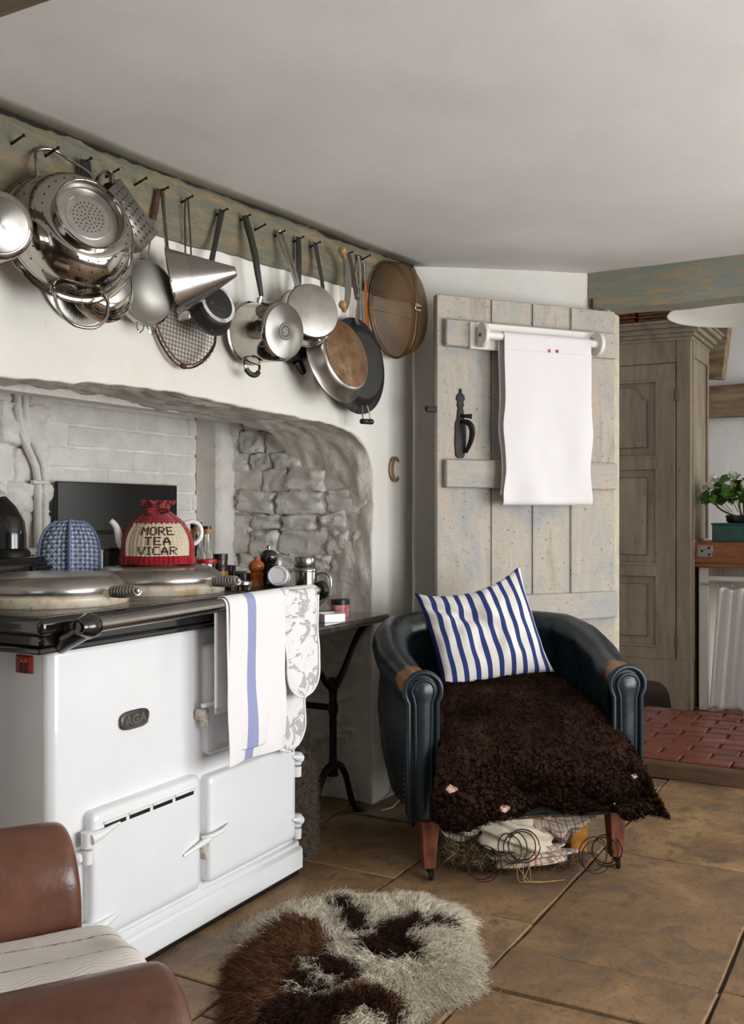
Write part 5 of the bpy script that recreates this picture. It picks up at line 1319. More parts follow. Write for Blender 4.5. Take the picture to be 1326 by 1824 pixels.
# thumb latch plate, handle, latch bar
fr_ = T(.104, 0, 0)
pl = [(0, 1.640), (-.006, 1.632), (-.005, 1.622), (-.016, 1.612), (-.020, 1.598), (-.012, 1.585), (-.016, 1.575), (-.010, 1.562), (-.014, 1.545), (-.016, 1.520), (-.024, 1.500), (-.026, 1.420), (-.022, 1.372), (-.014, 1.364), (.010, 1.364), (.018, 1.372), (.024, 1.420), (.024, 1.500), (.016, 1.520), (.014, 1.545), (.010, 1.562), (.016, 1.575), (.012, 1.585), (.020, 1.598), (.016, 1.612), (.005, 1.622), (.006, 1.632)]
q = MB(); q.prism(pl, -.005, .002, fr_, bev=.0012); lp = q.obj('latch_plate', M_IRON, door)
q = MB(); q.tube(bez3(V(.104, 1.505, .002), V(.118, 1.515, .055), V(.150, 1.47, .060), V(.120, 1.385, .010), 22), [.0075 + .005 * math.sin(PI * i / 22) for i in range(23)], 10, flat=.7); q.obj('latch_handle', M_IRON, lp)
q = MB(); q.tube([V(.104, 1.530, .0), V(.110, 1.528, .025), V(.135, 1.527, .034)], [.006, .007, .010], 8, flat=.5); q.obj('thumb_lever', M_IRON, lp)
q = MB(); q.box((-.018, 1.553, -.016), (.052, .022, .012), bev=.003); q.tube([V(-.040, 1.553, -.016), V(-.046, 1.556, -.010), V(-.046, 1.560, -.002)], .006, 6); q.obj('latch_bar', M_IRON, door)
# roller rack
ro = thing('towel_roller', 'white painted wooden towel roller fixed across the top of the plank door', 'towel roller', FD)
q = MB(); q.box((.4185, 1.846, .033), (.585, .106, .012), bev=.003); q.obj('back_board', M_WHITE, ro)
for x in (.158, .706):
    q = MB(); q.lathe([(0, -.009), (.046, -.009), (.049, -.006), (.049, .006), (.046, .009), (0, .009)], 36, T(x, 1.843, .075) @ RY(90)); q.box((x, 1.843, .050), (.018, .070, .030), bev=.003); e = q.obj('end_bracket', M_WHITE, ro)
    q = MB(); q.lathe([(0, 0), (.008, 0), (.008, .002), (0, .003)], 12, T(x - .009, 1.843, .075) @ RY(-90)); q.obj('axle_end', M_BRWOOD, e)
q = MB(); q.tube([V(.165, 1.843, .080), V(.70, 1.843, .080)], .0165, 16); q.obj('roller_bar', M_WHITE, ro)
for i, (x, z, c) in enumerate(((.742, 1.857, '#b0703a'), (.742, 1.835, '#3a3633'))):
    q = MB(); q.lathe([(0, 0), (.004, 0), (.0035, .012), (0, .014)], 8, T(x - .008, z, .030) @ RY(75)); q.obj('screw', simple('screw_%d' % i, c, .5, .8), ro)
# endless roller towel
tw = thing('roller_towel', 'long white linen roller towel with two small red initials on the plank door', 'towel', FD)
XA, XB = .243, .660; CR = .0195
def tfn(u, v):
    x0 = XA + (XB - XA) * u; top = 1.843; bot = 1.195; s_ = v
    if s_ < .44: t = s_ / .44; y, z = bot + .02 + (top - bot - .02) * t, .062 + .018 * (1 - t) * .3 - .0185 * t + .016
    elif s_ < .52: a = PI * (s_ - .44) / .08; y, z = top + CR * math.sin(a), .080 - CR * math.cos(a)
    elif s_ < .94: t = (s_ - .52) / .42; y, z = top - (top - bot) * t, .080 + CR + .006 * math.sin(t * 3)
    else: a = PI * (s_ - .94) / .06; y, z = bot - .018 * math.sin(a), .083 + .018 * math.cos(a)
    f = 1 if s_ >= .52 else .6
    dn = (top - y) / (top - bot)
    x = x0 + (noise.noise((u * 1.5, y * 9, 3 if s_ > .5 else 8)) * .010 + (u - .5) * .012 * math.sin(dn * 14)) * max(0, dn) + 0
    if s_ < .44: x -= .004
    z += (noise.noise((u * 4, y * 5, 1)) * .009 + .004 * math.sin(u * 11 + y * 3)) * max(0, dn) ** .7
    return (x, y, max(z, .049))
M_ROLL = Mat('huckaback_linen'); M_ROLL.bump(M_ROLL.noise(300, 2, .5, M_ROLL.co((1, 4, 1))), .3, .001); M_ROLL.bump(M_ROLL.noise(9, 5, .6), .2, .006); M_ROLL = M_ROLL.fin(C('#e6e1e0'), .9, spec=.15, sheen=.1)
q = MB(); q.grid(26, 100, tfn); cl_ = q.obj('cloth', M_ROLL, tw, ang=180, mods=[('solid', .0022), ('sub', 1)])
q = MB(); q.tube([V(*tfn(i / 20, .555)) + V(0, 0, .0025) for i in range(21)], .0016, 5); q.obj('stitched_hem', M_ROLL, tw)
M_RTH = simple('red_thread', '#c2202c', .8)
for ch, x in (('N', .452), ('W', .489)): text('letter', ch, .019, FD @ T(x, 1.795, .1035 + .0015), M_RTH, tw, .0006, .0004, .75)
# pintle above the door
q = MB(); q.tube([V(0, 0, -.03), V(0, 0, .012)], .005, 6); tag(q.obj('pintle', M_IRON, None, T(PX(1055, 537, 4.222))), 'black iron pin at the end of the lintel beam above the door', 'pin')

# ------------------------------------------------------------------ scullery: wardrobe, baskets, lamp, worktop unit and plant
def m_ward():
    q = Mat('wardrobe_drab_paint'); v = q.co((6, 6, 1))
    c = q.ramp(q.noise(1.8, 7, .65, v, .5), [(.3, C('#6d6153')), (.5, C('#827563')), (.7, C('#938571'))])
    c = q.mix(q.ramp(q.noise(9, 7, .75, v), [(.57, 0), (.66, .7)]), c, C('#6a4a38'))
    q.bump(q.noise(5, 6, .6, v), .2, .003); return q.fin(c, .6, spec=.35)
M_WD = m_ward(); M_WD2 = M_WD
w = thing('wardrobe', 'tall drab painted wardrobe with a moulded cornice beyond the doorway', 'wardrobe', T(5.55, 1.45, .060))
def wb(nm, y0, y1, z0, z1, x0, x1, m=M_WD, par=w, bev=.004):
    q = MB(); q.box(((x0 + x1) / 2 - 5.55, (y0 + y1) / 2 - 1.45, (z0 + z1) / 2 - .060), (x1 - x0, y1 - y0, z1 - z0), bev=bev); return q.obj(nm, m, par)
wb('carcass', 1.09, 1.79, .34, 2.09, 5.575, 6.06)
wb('stile', 1.083, 1.160, .34, 2.09, 5.55, 5.60)
wb('frieze', 1.160, 1.79, 1.965, 2.09, 5.552, 5.59)
for i, (a, b_, z0, z1) in enumerate(((.012, .014, 2.086, 2.105), (.030, .032, 2.103, 2.125), (.050, .052, 2.123, 2.150), (.078, .080, 2.148, 2.172), (.092, .094, 2.170, 2.184))):
    wb('cornice', 1.085 - a, 1.79, z0, z1, 5.55 - b_, 6.07, par=w)
q = MB()
for (a, b_, c, d) in ((1.163, 1.262, .345, 1.962), (1.60, 1.79, .345, 1.962), (1.262, 1.60, 1.872, 1.962), (1.262, 1.60, 1.392, 1.455), (1.262, 1.60, .802, .862), (1.262, 1.60, .345, .412)):
    q.box((5.558 - 5.55, (a + b_) / 2 - 1.45, (c + d) / 2 - .06), (.026, b_ - a, d - c), bev=.002)
dr = q.obj('door', M_WD, w)
for k, (z0, z1) in enumerate(((1.455, 1.872), (.862, 1.392), (.412, .862 - .06))):
    y0 = 1.262
    pan = wb('panel', y0, 1.60, z0, z1, 5.562, 5.570, par=dr)
    for (a, b_, c, d) in ((y0 - .006, y0 + .010, z0, z1), (y0, 1.60, z0 - .008, z0 + .008), (y0, 1.60, z1 - .008, z1 + .008)): wb('panel_moulding', a, b_, c, d, 5.541, 5.560, par=dr, bev=.006)
    q = MB(); fr_ = frame(V(5.562 - 5.55, 0, -.060), V(0, -1, 0), V(0, 0, 1), V(-1, 0, 0)); i0 = -(1.60 - 1.45); i1 = -(y0 + .055 - 1.45)
    if k == 0:
        zt = z1 - .055; poly = [(i0, z0 + .05), (i1, z0 + .05), (i1, zt - .05), (i1 - .02, zt - .045), (i1 - .035, zt - .030)] + [(i1 - .035 - .065 * (1 - math.cos(R(t))), zt - .030 + .055 * math.sin(R(t))) for t in range(15, 91, 15)] + [(i0, zt + .025)]
    else: poly = [(i0, z0 + .05), (i1, z0 + .05), (i1, z1 - .05), (i0, z1 - .05)]
    q.prism(poly, 0, .014, fr_, bev=.006); q.obj('raised_field', M_WD2 if k == 0 else M_WD, dr)
for z in (1.79, .44): 
    q = MB(); q.lathe([(0, -.035), (.008, -.034), (.008, .034), (0, .035)], 10, T(-.006, 1.161 - 1.45, z - .06)); q.obj('hinge', simple('hinge_iron', '#5b4c3c', .6, .4) if 'hinge_iron' not in bpy.data.materials else bpy.data.materials['hinge_iron'], w)
# bracket foot and arched apron
fr_ = frame(V(0, 0, -.060), V(0, -1, 0), V(0, 0, 1), V(-1, 0, 0))
yy = lambda y: -(y - 1.45)
poly = [(yy(1.79), .345), (yy(1.79), .23)] + [(yy(1.275) + .09 * math.sin(R(t)) * .9 - .0, .13 + .09 * math.cos(R(t)) if t < 90 else .13) for t in range(0, 91, 15)] + [(yy(1.185), .075), (yy(1.160), .062), (yy(1.105), .062), (yy(1.105), .12), (yy(1.083), .20), (yy(1.083), .345)]
q = MB(); q.prism(poly, -.026, .0, fr_); q.obj('apron', M_WD, w, ang=30)
wb('plinth_side', 1.086, 1.11, .062, .345, 5.575, 6.06, M_WD)
for (x0, x1, z0, z1) in ((5.60, 5.64, 1.0, 2.09), (6.02, 6.06, 1.0, 2.09), (5.64, 6.02, 2.0, 2.09), (5.60, 6.06, .92, 1.0), (5.60, 5.64, .345, .92), (6.02, 6.06, .345, .92)): wb('side_frame', 1.078, 1.092, z0, z1, x0, x1, par=w, bev=.003)
# baskets on top
def basket(name, label, c, sx, sy, h, mat):
    p = thing(name, label, 'basket', T(c), 'baskets on the wardrobe')
    nr = 9
    core = MB(); core.box((0, 0, h / 2), (sx - .02, sy - .02, h - .004), bev=.01); core.obj('body', mat, p)
    for k in range(nr):
        z = .010 + (h - .02) * k / (nr - 1); pts = []
        for i in range(72):
            t = i / 72 * 4; s_ = int(t); f = t - s_
            a = [(-1, -1), (1, -1), (1, 1), (-1, 1), (-1, -1)]; x = a[s_][0] + (a[s_ + 1][0] - a[s_][0]) * f; y = a[s_][1] + (a[s_ + 1][1] - a[s_][1]) * f
            o = .005 * math.sin(i * PI / 2 + k * PI); pts.append(V(x * (sx / 2 + o), y * (sy / 2 + o), z))
        q = MB(); q.tube(pts, h / nr * .52, 6, True); q.obj('weave_row', mat, p, ang=180)
    q = MB(); q.tube([V(x * sx / 2, y * sy / 2, h) for x, y in ((-1, -1), (1, -1), (1, 1), (-1, 1))], .010, 8, True); q.obj('rim', mat, p)
basket('basket', 'orange-brown wicker basket on the wardrobe next to the door edge', (5.74, 1.52, 2.184), .30, .24, .20, simple('orange_wicker', '#8a4a22', .6, 0, '#5c2f16', 60, .4, 120, .003))
basket('basket', 'brown straw basket on the wardrobe, behind the lampshade tip', (5.76, 1.22, 2.184), .34, .30, .17, simple('straw_wicker', '#7d5d38', .7, 0, '#54402a', 60, .4, 120, .003))
# lampshade
c = PD(1340, 549, 4.60)
p = thing('pendant_lamp', 'wide shallow white pendant lampshade hanging in the scullery', 'lamp', T(c.x, c.y, c.z))
q = MB(); q.lathe([(.376, -.020), (.372, -.015), (.28, .011), (.15, .039), (.05, .058), (.03, .080), (0, .083)], 56); q.obj('shade', M_WHITE, p, ang=180, mods=[('solid', .004)])
q = MB(); q.tube([V(0, 0, .085), V(0, 0, 2.46 - c.z)], .004, 6); q.obj('cord', M_WHITE, p)
q = MB(); q.lathe([(0, -.03), (.02, -.025), (.03, 0), (.025, .03), (.014, .05), (0, .06)], 16); q.obj('bulb', M_CREAM, p)
# wall timbers
M_TIM = simple('pale_old_timber', '#a08a70', .8, 0, '#6e563f', 5, .5, 20, .008, (6, 1, 6))
q = MB(); q.grid(40, 12, lambda u, v: (6.72 - .03 * math.sin(PI * v) + noise.noise((u * 5, v * 3, 2)) * .008, 1.78 - 2.7 * u, 1.772 + .165 * v + noise.noise((u * 4, v, 5)) * .010), flip=True); q.uv = {}; struct(q.obj('trim_7', M_TIM, mods=[('solid', .06, -1)]))
q = MB(); q.box((0, 0, .20), (.10, .11, .50), T(6.42, 1.10, 2.02) @ RX(7), bev=.010); struct(q.obj('trim_8', M_TIM))
# white-painted unit with its butcher's block top, curtain on a wire
u = thing('worktop_unit', 'white painted kitchen unit with a butcher block top and curtained front', 'kitchen unit', T(5.67, 1.064, .060))
def ub(nm, y0, y1, z0, z1, x0, x1, m, bev=.004, par=u):
    q = MB(); q.box(((x0 + x1) / 2 - 5.67, (y0 + y1) / 2 - 1.064, (z0 + z1) / 2 - .06), (x1 - x0, y1 - y0, z1 - z0), bev=bev); return q.obj(nm, m, par)
M_BLOCK = simple('butcher_block', '#a1683a', .5, 0, '#7c4a26', 7, .2, 40, .002, (8, 1, 8))
bk = ub('block_top', .36, 1.083, .868, .986, 5.64, 6.22, M_BLOCK, .006)
ub('block_lip', .36, 1.085, .848, .870, 5.636, 6.22, M_BLOCK, .004)
pl_ = ub('corner_plate', .985, 1.066, .905, .968, 5.6375, 5.642, M_BRUSH, .001)
for a, b_ in ((1.04, .937), (1.003, .955), (1.003, .918)):
    q = MB(); q.lathe([(.007, 0), (.005, .002), (0, .0025)], 10, T(5.6372 - 5.67, a - 1.064, b_ - .06) @ RY(-90)); q.obj('screw', M_IRON, pl_)
for y0, y1 in ((1.012, 1.064), (.38, .43)):
    for x0, x1 in ((5.67, 5.72), (6.15, 6.20)): ub('leg', y0, y1, .060, .848, x0, x1, M_WHITE)
ub('shelf_rail', .43, 1.012, .772, .800, 5.675, 5.70, M_WHITE); ub('side_board', 1.045, 1.06, .07, .84, 5.71, 6.16, M_WHITE); ub('back_board', .40, 1.05, .07, .84, 6.16, 6.18, M_WHITE)
ub('wire_bracket', 1.000, 1.055, .752, .762, 5.655, 5.668, M_DULL, .002)
q = MB(); q.tube([V(5.662 - 5.67, 1.05 - 1.064, .756 - .06), V(5.662 - 5.67, .40 - 1.064, .757 - .06)], .0022, 6); q.obj('curtain_wire', M_DULL, u)
cu = thing('curtain', 'gathered lilac-white curtain hanging from a wire below the butcher block', 'curtain', T(5.655, .75, .085))
q = MB(); q.grid(90, 30, lambda s_, t: (5.650 - .016 * (1 - .3 * t) * math.sin(s_ * 2 * PI * 9 + .8 * math.sin(t * 2)) - .012 * t * math.sin(s_ * 21) - 5.655, .975 - .50 * s_ + .03 * t * math.sin(s_ * 5 + 1) - .75 - (0.02 * (1 - t) * (1 - s_)), .735 - (.735 - .078) * t - .085 + .006 * math.sin(s_ * 30))); q.obj('cloth', simple('lilac_white_cotton', '#eae7e7', .9, spec=.1), cu, ang=180, mods=[('solid', .003)])
for k in range(7):
    y = .965 - k * .075; q = MB(); q.tube([V(5.650 - 5.655, y - .75 + .006 * math.sin(a), .747 - .085 + .014 * math.cos(a)) for a in [2 * PI * i / 14 for i in range(14)]], .0016, 5, True); q.obj('hook', M_DULL, cu)
p = thing('box', 'teal green box under the flowering plant on the butcher block', 'box', T(5.78, .79, .986))
q = MB(); q.box((0, 0, .048), (.20, .41, .096), bev=.004); q.obj('body', simple('teal_paint', '#2c5d55', .45, 0, '#234a45', 20), p)
q = MB(); q.box((0, 0, .098), (.21, .42, .010), bev=.003); q.obj('lid', bpy.data.materials['teal_paint'], p)
p = thing('geranium', 'white-flowered geranium in a dark tray on the teal box', 'plant', T(5.78, .84, 1.089))
q = MB(); q.lathe([(0, .001), (.085, .001), (.095, .010), (.100, .042), (.096, .044), (.09, .012), (0, .010)], 28); q.obj('tray', simple('dark_tray', '#22252c', .25), p)
q = MB(); q.lathe([(0, .010), (.086, .012), (.086, .034), (0, .036)], 24); q.obj('soil', simple('soil', '#2a211a', .95), p)
M_LF = Mat('geranium_leaf'); rr = M_LF.rand(); M_LF = M_LF.fin(M_LF.ramp(rr, [(0, C('#2f5a1e')), (.5, C('#4b7d28')), (1, C('#7d9b35'))]), .45); M_LF.use_nodes = True
lm = MB(); N_ = 22
lm.add([(0, 0, 0)] + [(.026 * (1 + .10 * math.cos(i * 7 * 2 * PI / N_)) * math.cos(2 * PI * i / N_), .026 * (1 + .10 * math.cos(i * 7 * 2 * PI / N_)) * math.sin(2 * PI * i / N_), .005 + .004 * math.cos(i * 6 * PI / N_)) for i in range(N_)], [(0, i + 1, (i + 1) % N_ + 1) for i in range(N_)])
lme = bpy.data.meshes.new('leaf'); lme.from_pydata(lm.v, [], lm.f); lme.materials.append(M_LF); lme.shade_smooth()
rs = random.Random(5)
for i in range(11):
    a = rs.uniform(0, 2 * PI); r_ = rs.uniform(.05, .15)
    q = MB(); q.tube(bez3(V(.02 * math.cos(a), .03 * math.sin(a), .03), V(.05 * math.cos(a), .06 * math.sin(a), .05), V(r_ * math.cos(a), r_ * 1.1 * math.sin(a), .06), V(r_ * math.cos(a), r_ * 1.2 * math.sin(a), .15), 10), .0055, 6); q.obj('stem', simple('geranium_stem', '#8a6d3c', .7, 0, '#5d6a2c', 20) if 'geranium_stem' not in bpy.data.materials else bpy.data.materials['geranium_stem'], p)
for i in range(120):
    a = rs.uniform(0, 2 * PI); el = rs.uniform(-.25, 1.2); r_ = rs.uniform(.09, .17)
    c = V(r_ * math.cos(a) * math.cos(el), r_ * 1.35 * math.sin(a) * math.cos(el), .135 + r_ * .75 * math.sin(el)); d_ = V(c.x, c.y, (c.z - .05) * .9 + .03).normalized()
    link('leaf', lme, p, T(c) @ d_.to_track_quat('Z', 'Y').to_matrix().to_4x4() @ RX(rs.uniform(-40, 40)) @ RY(rs.uniform(-40, 40)) @ S(*[rs.uniform(.7, 1.35)] * 3))
M_PET = simple('white_petal', '#f0eee8', .6)
for i, (x, y, z) in enumerate(((-.09, .145, .235), (-.10, .07, .20), (-.11, -.02, .205), (-.03, -.10, .30), (-.05, -.16, .27), (-.06, .05, .26), (-.02, .19, .20))):
    q = MB()
    for k in range(22):
        a = rs.uniform(0, 2 * PI); el = rs.uniform(-.3, 1.4); d_ = V(math.cos(a) * math.cos(el), math.sin(a) * math.cos(el), math.sin(el))
        m_ = T(V(x, y, z) + d_ * .026) @ d_.to_track_quat('Z', 'Y').to_matrix().to_4x4()
        for j in range(5):
            m2 = m_ @ RZ(72 * j); q.add([(0, 0, 0), (.006, -.0055, .001), (.014, 0, .002), (.006, .0055, .001)], [(0, 1, 2, 3)], m2)
    stuff(q.obj('flower_head', M_PET, p, smooth=False))
    q = MB(); q.tube(bez(V(x * .3, y * .4, .06), V(x * .8, y * .8, .12), V(x, y, z)), .002, 5); q.obj('flower_stalk', bpy.data.materials['geranium_stem'], p)
# ------------------------------------------------------------------ worn tub armchair
FC = frame(V(2.988, 1.089, 0), V(.625, -.781, 0), V(.781, .625, 0), V(0, 0, 1))
def m_leather(name, a, b, wear, pts, rough=.33, wr=.06, wn=.55):
    q = Mat(name); c = q.mix(q.ramp(q.noise(6, 6, .65), [(.35, 0), (.7, 1)]), C(a), C(b))
    c = q.mix(q.ramp(q.noise(30, 7, .75), [(.62, 0), (.75, .5)]), c, C(wear))
    pos = q.tc.outputs['Object']; f = None
    for p_ in pts:
        vm = q.n('VectorMath', operation='DISTANCE'); q.put(vm.inputs[0], pos); vm.inputs[1].default_value = p_
        d = q.math('ADD', vm.outputs['Value'], q.math('MULTIPLY', q.math('SUBTRACT', q.noise(28, 6, .7), .5), .10))
        g = q.math('LESS_THAN', d, wr); f = g if f is None else q.math('MAXIMUM', f, g)
    if f is not None: c = q.mix(q.math('MULTIPLY', f, .85), c, C(wear))
    q.bump(q.vor(190), .12, .001); q.bump(q.noise(9, 6, .65), .25, .008); q.bump(q.noise(24, 6, .7, None, 1.2), .15, .003)
    return q.fin(c, q.ramp(q.noise(12, 5, .6), [(.3, rough * .75), (.7, rough * 1.35)]), spec=.55)
M_LEA = m_leather('dark_teal_leather_worn', '#141f25', '#1b2a30', '#94602f', [(-.335, .03, .660), (-.305, .02, .655), (.335, .030, .663), (.39, .0, .61), (.37, .02, .650), (-.36, .02, .64)], .30, .068)
M_LEA2 = m_leather('dark_teal_leather', '#141f25', '#1a282f', '#3a3f40', [], .30)
M_PIPE2 = simple('leather_piping', '#16222a', .3)
M_LEG = simple('mahogany_worn', '#4a1e13', .36, 0, '#7a4226', 14, .15, 40, .001, (3, 3, 1))
ch = thing('tub_armchair', 'worn dark teal leather tub armchair with springs and stuffing hanging below', 'armchair', FC)
UP = resample([(-.335, 0), (-.352, .12), (-.368, .26), (-.362, .40), (-.315, .53), (-.225, .615), (-.11, .655), (0, .665), (.11, .655), (.225, .615), (.315, .53), (.362, .40), (.368, .26), (.352, .12), (.335, 0)], 73)
def uh(p): t = min(1, max(0, p.y / .60)); return .652 + .125 * (t * t * (3 - 2 * t)) 
def shell(u, v):
    i = round(u * 72); p = UP[i]; a = UP[max(0, i - 1)]; b = UP[min(72, i + 1)]
    tg = (b - a).normalized(); n = V(-tg.y, tg.x, 0)      # outward for this direction of travel
    h = uh(p); rr_ = .052 + .012 * min(1, p.y / .5); tp = 1
    prof = [(-.045, .24), (-.050, .40), (-.052, h - .15), (-.055, h - .085)] + [(rr_ * math.cos(R(t)), h - rr_ + rr_ * math.sin(R(t))) for t in range(180, -61, -20)] + [(.030, h - .150), (.040, .48), (.030, .34), (.008, .25), (-.004, .195), (-.03, .190)]
    k = v * (len(prof) - 1); j = min(int(k), len(prof) - 2); f = k - j
    o = prof[j][0] + (prof[j + 1][0] - prof[j][0]) * f; z = prof[j][1] + (prof[j + 1][1] - prof[j][1]) * f
    cr = noise.noise((p.x * 7, p.y * 7, z * 7)) * .006 + noise.noise((p.x * 16, p.y * 16, z * 14 + 4)) * .003
    q_ = p + n * (o + cr)
    return (q_.x, q_.y, z + cr * .4)
q = MB(); q.grid(72, 44, shell); q.uv = {}; q.obj('tub_shell', M_LEA, ch, ang=180)
for s_ in (-1, 1):
    # scrolled front facing with double piping
    out = [(s_ * .335 + x, z) for x, z in [(-.042, .192), (.040, .192), (.046, .40), (.046, .56)] + [(.058 * math.cos(R(t)), .597 + .058 * math.sin(R(t))) for t in range(-35, 216, 14)] + [(-.046, .56), (-.046, .40)]]
    fr_ = frame(V(0, 0, 0), V(1, 0, 0), V(0, 0, 1), V(0, -1, 0))
    q = MB(); q.prism(out, -.02, .014, fr_, bev=.008); f = q.obj('arm_facing', M_LEA2, ch, ang=50)
    inn = [(s_ * .335 + x, z) for x, z in [(-.022, .20), (-.024, .40), (-.026, .555)] + [(.036 * math.cos(R(t)), .597 + .036 * math.sin(R(t))) for t in range(210, -31, -14)] + [(.026, .555), (.024, .40), (.022, .20)]]
    q = MB(); q.prism(inn[::-1], .010, .026, fr_, bev=.008); q.obj('padded_panel', M_LEA2, f, ang=50)
    q = MB(); q.tube([V(x, -.016, z) for x, z in out[1:-1] + out[-1:] + out[:1]], .0085, 8); q.obj('piping', M_PIPE2, f, ang=180)
    q = MB(); q.tube([V(x, -.020, z) for x, z in inn], .0055, 8); q.obj('piping', M_PIPE2, f, ang=180)
    q = MB()
    for i in range(24):
        z = .21 + i * .0165; q.lathe([(.0032, 0), (.002, .0016), (0, .002)], 6, T(s_ * .335 - .054 * 1, -.002, z) @ RX(90)) if s_ < 0 else q.lathe([(.0032, 0), (.002, .0016), (0, .002)], 6, T(s_ * .335 + .054, -.002, z) @ RX(90))
    stuff(q.obj('nail_heads', simple('brass_nails', '#6b5c40', .4, .9) if 'brass_nails' not in bpy.data.materials else bpy.data.materials['brass_nails'], f))
q = MB(); q.grid(40, 12, lambda u, v: (-.29 + .58 * u, -.004 - .020 * math.sin(PI * v) + noise.noise((u * 6, v * 2, 3)) * .006, .192 + .19 * v)); q.uv = {}; q.obj('seat_rail', M_LEA2, ch, ang=180, mods=[('solid', .03, -1)])
q = MB(); q.grid(24, 24, lambda u, v: (-.30 + .60 * u, .0 + .60 * v, .425 + .115 * min(1, v / .75) ** .8 + .012 * math.sin(PI * u))); q.uv = {}; q.obj('seat', M_LEA2, ch, ang=180, mods=[('solid', .12, -1)])
q = MB(); q.box((0, .005, .188), (.58, .012, .016), bev=.004); q.obj('torn_edging', simple('frayed_edging', '#4f4a33', .9, 0, '#2c2b22', 40, .5, 90, .002), ch)
for x, y in ((-.309, .022), (.309, .022), (-.25, .56), (.25, .56)):
    q = MB(); m_ = T(x, y, 0)
    vs = [(sx * w_, sy * w_, z) for z, w_ in ((.040, .0185), (.192, .029)) for sx, sy in ((-1, -1), (1, -1), (1, 1), (-1, 1))]
    q.add(vs, [(3, 2, 1, 0), (4, 5, 6, 7), (0, 1, 5, 4), (1, 2, 6, 5), (2, 3, 7, 6), (3, 0, 4, 7)], m_); lg = q.obj('leg', M_LEG, ch, mods=[('bev', .003, 2)])
    q = MB(); q.lathe([(0, -.007), (.012, -.0075), (.0175, -.005), (.0175, .005), (.012, .0075), (0, .007)], 18, m_ @ T(.008, -.006, .0178) @ RY(90) @ RX(20)); q.obj('castor_wheel', M_IRON, lg)
    q = MB(); q.tube([m_ @ V(0, 0, .044), m_ @ V(.002, .002, .032), m_ @ V(.008, -.006, .020)], [.012, .010, .006], 8); q.lathe([(0, .038), (.017, .038), (.017, .046), (0, .047)], 14, m_); q.obj('castor_fork', M_IRON, lg)
# burst upholstery below the seat
def m_plaid():
    q = Mat('plaid_flannel'); v = q.sep(q.co(src='UV'))
    fx_ = q.math('FRACT', q.math('MULTIPLY', v[0], 9)); fy_ = q.math('FRACT', q.math('MULTIPLY', v[1], 9)); c = C('#c9b9a0')
    for s_, (a, b), col, k in ((fx_, (.1, .36), '#3d4658', .6), (fy_, (.1, .36), '#3d4658', .6), (fx_, (.55, .64), '#8f4034', .75), (fy_, (.55, .64), '#8f4034', .75), (fx_, (.80, .85), '#2f3442', .7), (fy_, (.80, .85), '#2f3442', .7)):
        c = q.mix(q.math('MULTIPLY', q.math('MULTIPLY', q.math('GREATER_THAN', s_, a), q.math('LESS_THAN', s_, b)), k), c, C(col))
    q.bump(q.noise(40, 4), .3, .004); return q.fin(c, .95, spec=.1)
M_PLAID = m_plaid(); M_CALICO = simple('cream_calico', '#d3c7b2', .95, 0, '#b5a68c', 9, .3, 30, .004)
def swag(name, mat, x0, x1, y0, y1, ztop, zlow, seed, folds=3, amp=.02, nu=40, nv=24):
    q = MB()
    def fn(u, v):
        x = x0 + (x1 - x0) * u; b = math.sin(PI * min(1, max(0, u))) ** .6; t = v
        y = y0 + (y1 - y0) * .5 * t + .025 * math.sin(t * 9 + u * 4 + seed) * .6
        z = ztop - (ztop - zlow) * t * b - (1 - b) * .02 * t
        w = amp * math.sin((u * folds + t * 1.3) * 2 * PI + seed) * t + noise.noise((u * 5 + seed, t * 5, seed)) * amp * 1.2
        return (x, y + w - .03 * math.sin(PI * t), max(.012, z + w * .5))
    q.grid(nu, nv, fn); return q.obj(name, mat, ch, ang=180, mods=[('solid', .003), ('sub', 1)])
swag('plaid_lining', M_PLAID, -.27, .05, .06, .16, .19, .060, 1, 3, .020)
swag('plaid_lining', M_PLAID, .00, .235, .02, .10, .192, .085, 4, 3, .016)
def bundle(name, mat, c, r, seed, squash, folds):
    q = MB()
    def fn(u, v):
        a = 2 * PI * u; b = PI * (v - .5)
        f = 1 + .16 * math.sin(folds * b * 1.6 + 2.2 * math.sin(a + seed) + seed) + .30 * noise.noise((math.cos(a) * 1.3 + seed, math.sin(a) * 1.3, b * 1.2))
        return (c[0] + r[0] * f * math.cos(b) * math.cos(a), c[1] + r[1] * f * math.cos(b) * math.sin(a), max(.010, c[2] + r[2] * f * math.sin(b) - squash * math.cos(b) * math.cos(a)))
    q.grid(48, 32, fn); return q.obj(name, mat, ch, ang=180)
bundle('calico_lining', M_CALICO, (-.02, .030, .120), (.115, .055, .062), 2.0, .030, 5)
bundle('calico_lining', M_CALICO, (-.105, .07, .160), (.08, .05, .035), 5.0, .010, 4)
bundle('plaid_lining', M_PLAID, (.035, .010, .060), (.125, .045, .026), 7.0, -.012, 4)
M_WEB = simple('mustard_webbing', '#a66d22', .9, 0, '#8a5617', 30, .5, 160, .002)
q = MB(); q.grid(6, 20, lambda u, v: (.165 + .055 * u + .012 * math.sin(v * 5), .02 + .02 * math.sin(v * 4) + .004 * u, .192 - .135 * v + .01 * math.sin(u * 3))); q.obj('webbing_strap', M_WEB, ch, ang=180, mods=[('solid', .004)])
M_SPR = simple('spring_wire', '#3d2c20', .5, .8, '#231a14', 30)
